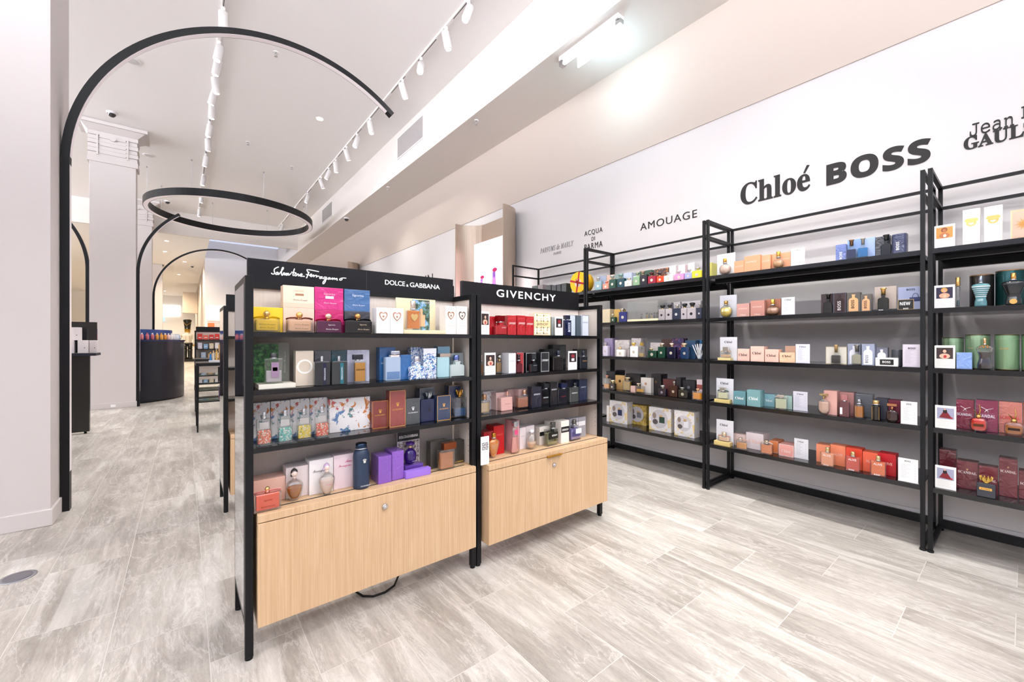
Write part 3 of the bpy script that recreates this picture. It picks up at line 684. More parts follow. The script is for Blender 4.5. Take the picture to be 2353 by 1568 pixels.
def body_mesh(shape, w, h, d, k=1.0, lv=1.0, z0=0.0):
    """solid of the bottle's shape, shrunk by k about its axis and cut at level lv"""
    mb = MB(); cy = d/2
    if shape in PROF:
        P = PROF[shape]; n = 8 if shape == 'hex' else 24
        zs = sorted(set([z for r, z in P if z < lv]+[lv]+[i/12 for i in range(13) if i/12 < lv]))
        prof = [(max(interp(P, z)*k*w/2, .0008), z0+z*(h-z0)) for z in zs]
        return mb.lathe(prof, 0, cy, 0, 1, d/w, n)
    if shape == 'shoulder':
        O = flask_outline(w*k, h, .66, .34)
        top = z0+(h-z0)*lv
        if lv < .999 or k < 1: O = [(x, z0+z*(h-z0)/h) for x, z in O]; O = [(x, min(z, top)) for x, z in O]
        Q = []
        for p in O:
            if not Q or (abs(p[0]-Q[-1][0])+abs(p[1]-Q[-1][1])) > 1e-6: Q.append(p)
        return mb.prism(Q, cy-d/2*k, cy+d/2*k, d*.12*k)
    pts = rrect(w*k, d*k, min(w, d)*.16, 4, 0, cy)
    t = z0+(h-z0)*lv; c = min(.0025, h*.05)
    n = len(pts); L = []
    for z, q in ((z0, .93), (z0+c, 1), (t-c, 1), (t, .93)):
        L += [(x*q, cy+(y-cy)*q, z) for x, y in pts]
    fs = [tuple(reversed(range(n)))]+[(r*n+i, r*n+(i+1) % n, (r+1)*n+(i+1) % n, (r+1)*n+i) for r in range(3) for i in range(n)]+[tuple(range(3*n, 4*n))]
    return mb.add(L, fs)
def bow(w, h, d, col, root, z):
    mb = MB(); m = mat(col, .35, coat=.3)
    for s in (-1, 1):
        P = [(s*w*.03, d*.45, z), (s*w*.18, d*.2, z+h*.07), (s*w*.36, d*.25, z+h*.05), (s*w*.50, d*.45, z-h*.02)]
        top = [(x, y-.004, zz+max(h*.07, .004)) for x, y, zz in P]; bot = [(x, y+.004, zz-max(h*.05, .003)) for x, y, zz in P]
        vs = top+bot+[(x, y+.005, zz) for x, y, zz in top]+[(x, y+.005, zz) for x, y, zz in bot]
        fs = []
        for i in range(3):
            fs += [(i, i+1, 5+i, 4+i), (8+i, 12+i, 13+i, 9+i), (i, 8+i, 9+i, i+1), (4+i, 5+i, 13+i, 12+i)]
        fs += [(0, 4, 12, 8), (3, 11, 15, 7)]
        mb.add(vs, fs)
    mb.build('bow', m, root); MB().ball(0, d*.3, z+.002, max(w*.045, .004), 1, 10, 6).build('bow_knot', m, root)
def cap_parts(kind, c, w, h, d, col, root, k):
    cx, cw, ch = c; m = mat(col, .22, .85) if col.lower() not in ('#f2f2f4', '#17181a', '#141614') else mat(col, .25, coat=.5)
    dark = sum(rgb(col)[:3]) < .15
    if dark: m = mat(col, .2, coat=.6)
    cy = d/2; ch = max(ch, .006); cw = max(cw, .006); r = cw/2
    ry = min(r, d/2*.95)
    if kind == 'ball':
        MB().cyl(cx, cy, h, h+ch*.28, min(r*.75, d*.4), 16).build('collar', mat('#c9a66a', .25, .8), root)
        MB().ball(cx, cy, h+ch*.62, min(r, ch*.42), 1, 18, 12).build('cap', m, root)
    elif kind == 'crown':
        MB().cyl(cx, cy, h, h+ch*.3, r*.45, 16).build('collar', m, root)
        mb = MB(); n = 10; z0 = h+ch*.28; z1 = h+ch
        vs = []; fs = []
        for i in range(2*n):
            a = 2*PI*i/(2*n); zz = z1 if i % 2 == 0 else z0+(z1-z0)*.45; rt = 1.0
            for rr, z in ((r*.72, z0), (r*rt, zz), (r*rt*.84, zz), (r*.58, z0)): vs.append((cx+rr*math.cos(a), cy+rr*math.sin(a)*min(1, d*.9/cw+.25), z))
        for i in range(2*n):
            j = (i+1) % (2*n)
            for q in range(4):
                p = (q+1) % 4; fs.append((4*i+q, 4*j+q, 4*j+p, 4*i+p))
        mb.add(vs, fs)
        for i in range(n):
            a = 2*PI*i/n; mb.ball(cx+r*.95*math.cos(a), cy+r*.95*math.sin(a)*min(1, d*.9/cw+.25), z1, r*.09, 1, 8, 5)
        mb.build('crown_cap', m, root); MB().ball(cx, cy, z0+ch*.1, r*.5, .8, 12, 8).build('crown_ball', m, root)
    elif kind == 'dome':
        MB().cyl(cx, cy, h, h+ch*.25, r*.5, 14).build('collar', mat('#cbb98c', .25, .8), root)
        MB().lathe([(r*.5, ch*.22), (r*.62, ch*.4), (r*.98, ch*.72), (r, ch*.82), (r*.8, ch*.95), (r*.3, ch)], cx, cy, h, 1, min(1, d/cw*1.1), 20).build('cap', m, root)
    elif kind == 'flare':
        MB().lathe([(r*.72, 0), (r*.72, ch*.80), (r, ch*.86), (r, ch)], cx, cy, h, 1, min(1, d*1.05/cw), 20).build('cap', m, root)
    elif kind == 'head':
        MB().cyl(0, cy, h, h+ch*.25, r*.4, 14).build('neck', mat('#e6cfc2', .25), root)
        MB().ball(0, cy, h+ch*.50, ch*.30, 1.1, 16, 12).build('face_ball', mat('#e4cdc4', .3), root)
        MB().ball(0, cy+ch*.10, h+ch*.60, ch*.34, 1.05, 16, 12).ball(0, cy+ch*.05, h+ch*.93, ch*.12, 1, 10, 8).ball(-r*.62, cy, h+ch*.34, ch*.13, 1.2, 10, 8).build('hair', m if col == '#3a3432' else mat(col, .3, coat=.4), root)
    elif kind == 'petal':
        MB().cyl(cx, cy, h, h+ch*.3, r*.35, 14).build('collar', mat('#d9b890', .25, .8), root)
        mb = MB()
        for i in range(7):
            a = 2*PI*i/7; mb.ball(cx+r*.62*math.cos(a), cy+r*.4*math.sin(a), h+ch*(.62+.12*(i % 2)), r*.40, .75, 10, 7)
        mb.ball(cx, cy, h+ch*.78, r*.42, .8, 10, 7); mb.build('flower_cap', mat(col, .3, coat=.4), root)
    elif kind == 'tee':
        MB().cyl(cx, cy, h, h+ch*.6, r*.28, 14).build('neck', m, root)
        MB().box(cx-r, cy-min(r*.45, d*.4), h+ch*.6, cx+r, cy+min(r*.45, d*.4), h+ch).build('cap', m, root, bevel=.001)
    elif kind == 'legs':
        MB().cyl(0, cy, h, h+ch*.22, w*.16, 16).build('collar', m, root)
        mb = MB(); z = h+ch*.2
        mb.tube([(w*.04, cy, z), (w*.10, cy-.004, z+ch*.4), (w*.05, cy, z+ch*.72), (w*.07, cy, z+ch*.8)], w*.05, 8, w*.018)
        mb.tube([(-w*.04, cy, z), (-w*.22, cy-.006, z+ch*.28), (-w*.12, cy-.004, z+ch*.10), (-w*.30, cy-.004, z+ch*.42)], w*.045, 8, w*.018)
        mb.build('leg_figure_cap', m, root)
    else:
        cr = min(r, max(d*.49, r*.55))
        if ch > .018 and r < w*.4: MB().cyl(cx, cy, h, h+ch*.18, min(cr*1.12, d*.49), 16).build('collar', mat('#b9bcc2', .25, .85), root)
        z0 = h+(ch*.18 if ch > .018 and r < w*.4 else 0)
        if cw > d*1.15: MB().box(cx-r, cy-d*.44, z0, cx+r, cy+d*.44, h+ch).build('cap', m, root, bevel=.0012)
        else: MB().lathe([(cr*.97, 0), (cr, .001), (cr, h+ch-z0-.0015), (cr*.92, h+ch-z0)], cx, cy, z0, n=18).build('cap', m, root)
PANELS = {}
def product(kind, bay, sh, s, P, base, w, d, h, col, look, k):
    wall = bay[0] == 'W'
    root = None; loc = (P, s, base) if wall else (s, P, base); rz = -PI/2 if wall else 0
    place = 'on the oak top' if (not wall and sh == 4) else LEVEL[sh]
    label = '%s, %s, %s' % (look, place, BAY[bay])
    where = '%s of the %s' % (place.replace('on the ', ''), BAY[bay])
    coat = k.get('coat', 0)
    def M0(c): return mat(c, .32, coat=.9, foil=1) if coat else mat(c, .45, coat=.2)
    mm = None
    if not col.startswith('#') and col != 'glass': mm = pattern(col)
    if kind in ('box', 'card', 'tin', 'tray', 'display'):
        if kind == 'box': name, cat, g = 'perfume_box', 'perfume box', 'perfume boxes, '+where
        elif kind == 'card': name, cat, g = 'display_card', 'card', 'standing cards, '+where
        elif kind == 'tin': name, cat, g = 'gift_tin', 'tin', None
        elif kind == 'tray': name, cat, g = ('tester_tray' if k.get('tx') is None else 'name_block'), 'display block', None
        else: name, cat, g = ('picture_card', 'card', None) if k.get('card') else ('tester_stand', 'display stand', None)
        if kind == 'display' and not k.get('card'):
            root = empty(name, loc, rz); th = .006; bh = .02
            box(-w/2, 0, 0, w/2, d, bh).build('stand_base', mat(col if col != '#8b8b82' else '#dcd8cc', .4), root, bevel=.001)
            box(-w/2+.004, d-th, bh, w/2-.004, d, h).build('backing_panel', mat(col, .45), root)
            x0, x1 = (-w/2+w*q for q in k['pz'])
            box(x0, d-th-.004, bh, min(x1, w/2-.004), d-th-.0005, h*.97).build('photo_panel', pattern(k['photo']), root)
            if k['photo'] == 'coast':
                xc = (x0+x1)/2; m = mat('#e6b088', .3)
                MB().box(xc-w*.09, d-th-.006, h*.22, xc+w*.09, d-th-.004, h*.55).box(xc-w*.03, d-th-.006, h*.55, xc+w*.03, d-th-.004, h*.72).build('printed_bottle', m, root)
            yy = d-th-.0045
        elif kind == 'tin':
            root = MB().vprism(rrect(w, d, .02, 5, 0, d/2), 0, h).build(name, mat(col, .3, coat=.6, foil=1), None, loc, rz, bevel=.004)
            yy = -.0006
        else:
            root = box(-w/2, 0, 0, w/2, d, h).build(name, mm or M0(col), None, loc, rz, bevel=min(.0012, w*.1, d*.2)); yy = -.0006
            if kind == 'display':
                rect(-w/2+.004, h*.02, w/2-.004, h*.76).build('photo_print', pattern(k['photo']), root)
                rect(-w/2, h*.78, w/2, h).build('header_band', mat(k['hdr'], .5), root)
        if 'frame' in k:
            f = max(.0016, w*.03); mb = MB()
            for a in ((-w/2, 0, -w/2+f, h), (w/2-f, 0, w/2, h), (-w/2+f, 0, w/2-f, f), (-w/2+f, h-f, w/2-f, h)): mb.box(a[0]+.0002, -.0012, a[1]+.0002, a[2]-.0002, -.0004, a[3]-.0002)
            mb.build('border', mat(k['frame'], .4), root)
        for r in k.get('rect', []):
            rect(-w/2+w*r[0]+.0003, h*r[1]+.0003, -w/2+w*r[2]-.0003, h*r[3]-.0003, yy if kind != 'display' else -.0006).build('printed_panel', mat(r[4], .45), root)
        if 'heart' in k:
            c = k['heart']; m1 = mat(c, .35, .4)
            lettering('\u2665', 0, h*.66, w*.62, w*.66, m1, root, y=-.0005, name='heart_emblem', fit=True)
            lettering('\u2665', 0, h*.66, w*.46, w*.48, mat('#eadcd6', .5), root, y=-.0012, name='heart_centre', fit=True)
            disc(0, h*.66, w*.07, -.0019).build('heart_dot', m1, root)
            rect(-w*.36, h*.30, w*.36, h*.31).build('printed_line', mat('#cfc4bc', .5), root)
        if 'ring' in k: ring(0, h*.55, w*.34, w*.44).build('ring_emblem', mat(k['ring'], .35), root)
        if 'crown' in k: lettering('\u265b', 0, h*.62, w*.34, w*.24, mat(k['crown'], .35, .3), root, name='crown_emblem')
        if 'smallcrown' in k: lettering('\u265b', 0, h*(k['tx'][0][2])+h*.11, w*.2, w*.13, mat(k['smallcrown'], .35, .3), root, name='crown_emblem')
        if 'giv' in k:
            m = mat(k['giv'], .4); q = w*.17; mb = MB()
            zc = h*.5 if kind == 'box' else h*.66
            for sx in (-1, 1):
                for sz in (-1, 1):
                    ox = sx*w*.20; oz = zc+sz*(h*.27 if kind == 'box' else w*.2); t = q*.22
                    for a in ((-q, -q, q, -q+t*1.5), (-q, q-t*1.5, q, q), (-q, -q, -q+t*1.5, q), (q-t*1.5, -q, q, 0), (0, -t*.6, q, t*.6)):
                        mb.box(ox+a[0]*.9, -.0014, oz+a[1]*.9*sz, ox+a[2]*.9, -.0006, oz+a[3]*.9*sz)
            mb.build('square_emblem', m, root)
        if 'sil' in k:
            MB().prism([(x*.84, z*.86+h*.04) for x, z in flask_outline(w*.84, h)], -.0012, -.0004).build('bottle_silhouette', mat(k['sil'], .35), root)
        if 'med' in k: disc(0, h*.6, w*.12).build('emblem', mat(k['med'], .35, .5), root)
        if 'ell' in k:
            m = mat(k['ell'], .35, .3); ring(0, h*.62, w*.17, w*.30, n=20).build('gold_emblem', m, root)
            MB().prism([(-w*.42, h*.68), (-w*.18, h*.62), (w*.18, h*.62), (w*.42, h*.68), (w*.3, h*.74), (-w*.3, h*.74)], -.0014, -.0008).build('emblem_wings', m, root)
        if 'burst' in k:
            mb = MB()
            rect(-w*.42, h*.06, w*.42, h*.93, -.0013).build('peach_panel', mat('#e9b9a4', .4), root)
            for q in range(22):
                a = 2*PI*q/22; b2 = a+.10; r = w*(.40 if q % 2 else .3)
                mb.add([(0, -.003, h*.5), (r*.5*math.cos(a-.1), -.003, h*.5+r*.5*math.sin(a-.1)), (r*math.cos(a), -.003, h*.5+r*math.sin(a)), (r*.5*math.cos(b2), -.003, h*.5+r*.5*math.sin(b2))], [(0, 1, 2, 3)])
            mb.build('sunburst_emblem', mat(k['burst'], .3, .5), root)
        if 'legs' in k:
            mb = MB().tube([(-w*.26, -.001, h*.78), (-.0, -.001, h*.70), (w*.3, -.001, h*.76)], w*.03, 6, w*.015).tube([(0, -.001, h*.70), (-w*.1, -.001, h*.62)], w*.035, 6, w*.015).tube([(0, -.001, h*.70), (w*.08, -.001, h*.62)], w*.03, 6, w*.012)
            mb.build('dancer_emblem', mat(k['legs'], .4), root)
        if 'bag' in k:
            m = mat(k['bag'], .4); rect(-w*.02, h*.36, w*.42, h*.54).build('printed_bag', m, root)
            MB().tube([(w*.10+w*.12*(1-math.cos(PI*q/8)), -.001, h*.54+h*.17*math.sin(PI*q/8)) for q in range(9)], w*.012, 6).build('printed_bag_handle', m, root)
        if kind == 'card' and 'photo' in k:
            sq = h/w < 1.4
            z0, z1 = (h*(.46 if sq else .42), h*(.93 if sq else .9)); H_ = z1-z0; ph = k['photo']
            C_ = {'port': ('#3a2a2c', '#e2b49c', '#221619', '#b03038'), 'gold': ('#d9964e', '#b9744e', '#8a5236', '#e9dccb'), 'gold2': ('#2a2440', '#d2a084', '#c99a4a', '#e6b898'),
                  'dress': ('#9a9db4', '#d9a894', '#7a1c26', '#b5262e'), 'dark': ('#2a2026', '#8a2a34', '#15101a', '#e6e2e4')}[ph]
            pc = rect(-w*.40, z0, w*.40, z1).build('printed_picture', mat(C_[0], .45), root)
            E = lambda cx, cz, rx, rz, c, y, nm: MB().prism([(cx+rx*math.cos(2*PI*q/16), cz+rz*math.sin(2*PI*q/16)) for q in range(16)], y-.0003, y).build(nm, mat(c, .45), pc)
            if ph == 'dress':
                MB().prism([(-w*.30, z0+H_*.12), (w*.32, z0+H_*.06), (w*.05, z0+H_*.72), (-w*.08, z0+H_*.72)], -.0016, -.0012).build('printed_skirt', mat(C_[2], .45), pc)
                E(-w*.02, z0+H_*.70, w*.10, H_*.18, '#241a20', -.0020, 'printed_torso'); E(-w*.03, z0+H_*.88, w*.05, H_*.08, C_[1], -.0024, 'printed_face'); E(w*.28, z0+H_*.14, w*.06, H_*.08, C_[3], -.0020, 'printed_bottle')
            elif ph == 'dark':
                E(0, z0+H_*.66, w*.2, H_*.2, C_[1], -.0014, 'printed_flower'); rect(-w*.16, z0+H_*.12, w*.16, z0+H_*.4, -.0014).build('printed_bottle', mat(C_[3], .4), pc)
            else:
                E(0, z0+H_*.24, w*.26, H_*.24, C_[1], -.0014, 'printed_shoulders'); E(-w*.01, z0+H_*.74, w*.16, H_*.22, C_[2], -.0018, 'printed_hair')
                E(0, z0+H_*.68, w*.09, H_*.15, C_[1], -.0022, 'printed_face'); E(w*.02, z0+H_*.2, w*.08, H_*.14, C_[3], -.0022, 'printed_bottle')
            mb = MB()
            for q in range(5): mb.box(-w*.38, -.0009, h*(.36-.06*q), w*(.3-.1*(q % 2)), -.0006, h*(.368-.06*q))
            mb.build('printed_lines', mat('#b9b6b4', .6), root)
        if 'lines' in k:
            mb = MB()
            for q in range(11): mb.box(-w*.38, -.0009, h*(.74-.055*q), w*(-.05 if q % 3 else .1), -.0006, h*(.748-.055*q))
            for q in range(0, 11, 2): mb.box(w*.28, -.0009, h*(.74-.055*q), w*.38, -.0006, h*(.748-.055*q))
            mb.build('printed_lines', mat('#a3a4b0', .6), root)
            if h > .1: box(-w/2-.002, d*.2, -.0002, w/2+.002, d*1.5, .003).build('acrylic_foot', mat('#d6dae0', .15), root)
        if 'gp' in k and not col.startswith('#'):
            disc(-w*.02, h*.52, w*.37, -.0006, 28).build('printed_circle', mat('#c9c6ca' , .45), root)
            rect(-w*.02, h*.60, w*.12, h*.70, -.002).build('printed_cap', mat('#c9a878', .4), root)
            rect(-w*.02, h*.36, w*.22, h*.62, -.002).build('printed_bottle', mat(k['gp'], .4), root)
            disc(-w*.24, h*.64, w*.085, -.002, 16, 1.5).build('printed_stone', mat('#8a7a70', .5), root)
            disc(-w*.20, h*.38, w*.12, -.002, 16, .9).build('printed_stone', mat('#55504e', .5), root)
        for t in k.get('tx', []):
            st = t[6]; rot = st.endswith('90'); st = st.replace('90', '')
            y_ = yy-.0007
            if kind == 'display' and not k.get('card'): y_ = d-.0065 if t[1] > .8 and rot else d-.0118
            lettering(t[0], -w/2+w*t[1], h*t[2], w*t[3], h*t[4], mat(t[5], .5), root, st=st, rot=rot, y=y_)
        tag(root, label, cat, g)
    elif kind == 'can':
        root = MB().lathe([(w/2*.985, 0), (w/2, .003), (w/2, h-.004), (w/2*.985, h)], 0, w/2, 0, n=40).build('fragrance_tin', mat(col, .22, .55 if 'rim' in k else .2), None, loc, rz)
        if 'rim' in k:
            m = mat(k['rim'], .3, .8)
            MB().lathe([(w/2*1.012, 0), (w/2*1.012, .005)], 0, w/2, h-.006, n=40).build('top_rim', m, root)
            MB().lathe([(w/2*1.012, 0), (w/2*1.012, .005)], 0, w/2, 0.0005, n=40).build('base_rim', m, root)
            mb = MB()
            for q in range(3): mb.lathe([(w/2*1.004, 0), (w/2*1.006, .001), (w/2*1.004, .002)], 0, w/2, h*(.86+.035*q), n=40, caps=False)
            mb.build('pressed_rings', mat(col, .3, .6), root)
        else: MB().lathe([(w/2*1.01, 0), (w/2*1.01, .002)], 0, w/2, h*.62, n=32).build('lid_seam', mat('#24262a', .4), root)
        for t in k.get('tx', []): lettering(t[0], -w/2+w*t[1], h*t[2], w*t[3]*.6, h*t[4], mat(t[5], .4), root, st=t[6], y=-.0012+.0)
        tag(root, label, 'tin', 'round tins, '+where)
    elif kind == 'case':
        root = empty('acrylic_display_case', loc, rz); tag(root, label, 'display case')
        box(-w/2, 0, 0, w/2, d, .022).build('case_base', mat(col, .4, emit=.0), root, bevel=.001)
        g = M_GLASS
        for a in ((-w/2, 0, w/2, .003), (-w/2, d-.003, w/2, d), (-w/2, .0035, -w/2+.003, d-.0035), (w/2-.003, .0035, w/2, d-.0035)):
            box(a[0], a[1], .0225, a[2], a[3], h).build('acrylic_pane', g, root)
        for q in range(9):
            r = empty('tester_bottle', (P+.035+.018*(q % 3)+.04*(q % 2), s+w*.08-q*w*.055, base+.0228), rz)
            MB().cyl(0, 0, 0, .032+.006*(q % 3), .008, 12).build('vial', mat(['#5a6a58', '#3c4a52', '#c9a24c', '#6a6460'][q % 4], .1, coat=.6), r)
            MB().ball(0, 0, .045+.006*(q % 3), .0085, 1, 10, 8).build('cap', mat('#16171a', .2, coat=.5), r)
            tag(r, 'tiny tester bottle with black ball cap inside the clear display case', 'perfume bottle', 'tiny testers in the clear case')
    elif kind == 'strips':
        root = empty('blotter_glass', loc, rz); tag(root, label, 'glass of paper strips')
        MB().lathe([(w*.34, 0), (w*.38, .004), (w*.4, h*.62)], 0, w*.4, 0, n=20).build('tumbler', M_GLASS, root)
        mb = MB()
        for q in range(9):
            a = (q-4)*.10; x = (q % 3-1)*.006; y = w*.4+((q*7) % 5-2)*.004
            mb.add([(x-.004, y, .006), (x+.004, y, .006), (x+math.sin(a)*h+.004, y+.002, h*.98*math.cos(a)), (x+math.sin(a)*h-.004, y+.002, h*.98*math.cos(a)),
                    (x-.004, y+.001, .006), (x+.004, y+.001, .006), (x+math.sin(a)*h+.004, y+.003, h*.98*math.cos(a)), (x+math.sin(a)*h-.004, y+.003, h*.98*math.cos(a))],
                   [(0, 1, 2, 3), (4, 7, 6, 5), (0, 3, 7, 4), (1, 5, 6, 2), (2, 6, 7, 3), (0, 4, 5, 1)])
        mb.build('blotter_strips', mat('#f2f2f6', .6), root)
    else:  # bottle
        root = empty('perfume_bottle', loc, rz); shape = k.get('shape', 'rect')
        if col == 'glass':
            body_mesh(shape, w, h, d).build('glass_body', M_GLASS, root)
            lv = k.get('lv', .8); z0 = min(.008, h*.12)
            lm = pattern('spec', k['spec']) if 'spec' in k else mat(k['liq'], .1, coat=.4)
            body_mesh(shape, w, h*.985, d, .86 if shape != 'rect' else .84, lv, z0).build('perfume_liquid', lm, root)
            if 'spec' in k:
                rect(-w*.3, h*.62, w*.3, h*.86, d*.5, .0008).build('rear_label', mat('#c9c4c4', .5), root)
        elif k.get('fro'):
            body_mesh(shape, w, h, d).build('frosted_body', mat(col, .4), root)
            if 'band' in k: rect(-w*.42, h*.06, w*.42, h*.38, -.0004).build('liquid_level', mat(k['band'], .5), root)
        else:
            m = pattern(col) if not col.startswith('#') else mat(col, .12, coat=.7)
            body_mesh(shape, w, h, d).build('bottle_body' if shape != 'flask' else 'flask_body', m if shape != 'flask' else mat(col, .45), root)
            if wall and shape == 'rect' and d > .04: pass
        if 'collar' in k: box(k['cap'][0]-k['cap'][1]*.5, d*.15, h, k['cap'][0]+k['cap'][1]*.5, d*.85, h+.010).build('collar', mat(k['collar'], .35), root)
        if 'cap' in k:
            c = k['cap']; hh = h+(.0105 if 'collar' in k else 0)
            cap_parts(k.get('capk', 'cyl'), (c[0], c[1], c[2]-(hh-h)), w, hh, d, k.get('capc', '#c9cacd'), root, k)
        if 'bow' in k: bow(w, h, d, k['bow'], root, h*1.0+.003)
        if 'strip' in k: rect(w*.02, h*.03, w*.24, h*.93, -.0003).build('name_strip', mat(k['strip'], .3), root)
        if 'emb' in k: lettering('\u2665', 0, h*.62, w*.5, w*.5, mat(k['emb'], .3, .6), root, y=-.0004, name='heart_plate', fit=True)
        if 'med' in k: disc(0, h*(k.get('medz', .47)), w*.16, -.0004).build('medallion', mat(k['med'], .3, .6), root)
        if 'crown' in k: lettering('\u265b', w*.05, h*.72, w*.42, w*.26, mat(k['crown'], .4), root, y=-.0006, name='crown_emblem')
        for r in k.get('rect', []): rect(-w/2+w*r[0], h*r[1], -w/2+w*r[2], h*r[3], -.0005).build('label', mat(r[4], .45), root)
        if 'plate' in k: rect(-w*.3, h*.40, w*.3, h*.58, -.001, .001).build('name_plate', mat(k['plate'], .3, .5), root)
        if 'stripes' in k:
            for q in range(6):
                z = .42+q*.085; r = interp(PROF['torso'], z)*w/2*1.012
                MB().lathe([(r, 0), (r*1.01, .0025), (r, .005)], 0, d/2, h*z, 1, d/w, 24, caps=False).build('sailor_stripe', mat(k['stripes'], .4), root)
        if 'goldtop' in k:
            mb = MB()
            for q in range(18):
                a = 2*PI*q/18; rr = w*(.30 if q % 2 else .20); mb.ball(rr*math.cos(a), d/2+rr*.6*math.sin(a), h*(.90 if q % 2 else .96), w*.06, 1, 8, 6)
            mb.build('gold_flowers', mat(k['goldtop'], .25, .9), root)
        if 'ribs' in k:
            mb = MB()
            for a in (-.9, .9): mb.box(math.sin(a)*w*.5-.001, d/2-math.cos(a)*d*.5-.001, h*.04, math.sin(a)*w*.5+.001, d/2-math.cos(a)*d*.5+.001, h*.88)
            mb.build('gold_ribs', mat(k['ribs'], .3, .8), root)
        for t in k.get('tx', []):
            st = t[6]; rot = st.endswith('90'); st = st.replace('90', '')
            lettering(t[0], -w/2+w*t[1], h*t[2], w*t[3], h*t[4], mat(t[5], .5), root, st=st, rot=rot, y=-.0012)
        tag(root, label, 'drinking flask' if shape == 'flask' else 'perfume bottle', 'perfume bottles, '+where)
        if shape == 'flask': root.name = 'drinking_flask'
    return root
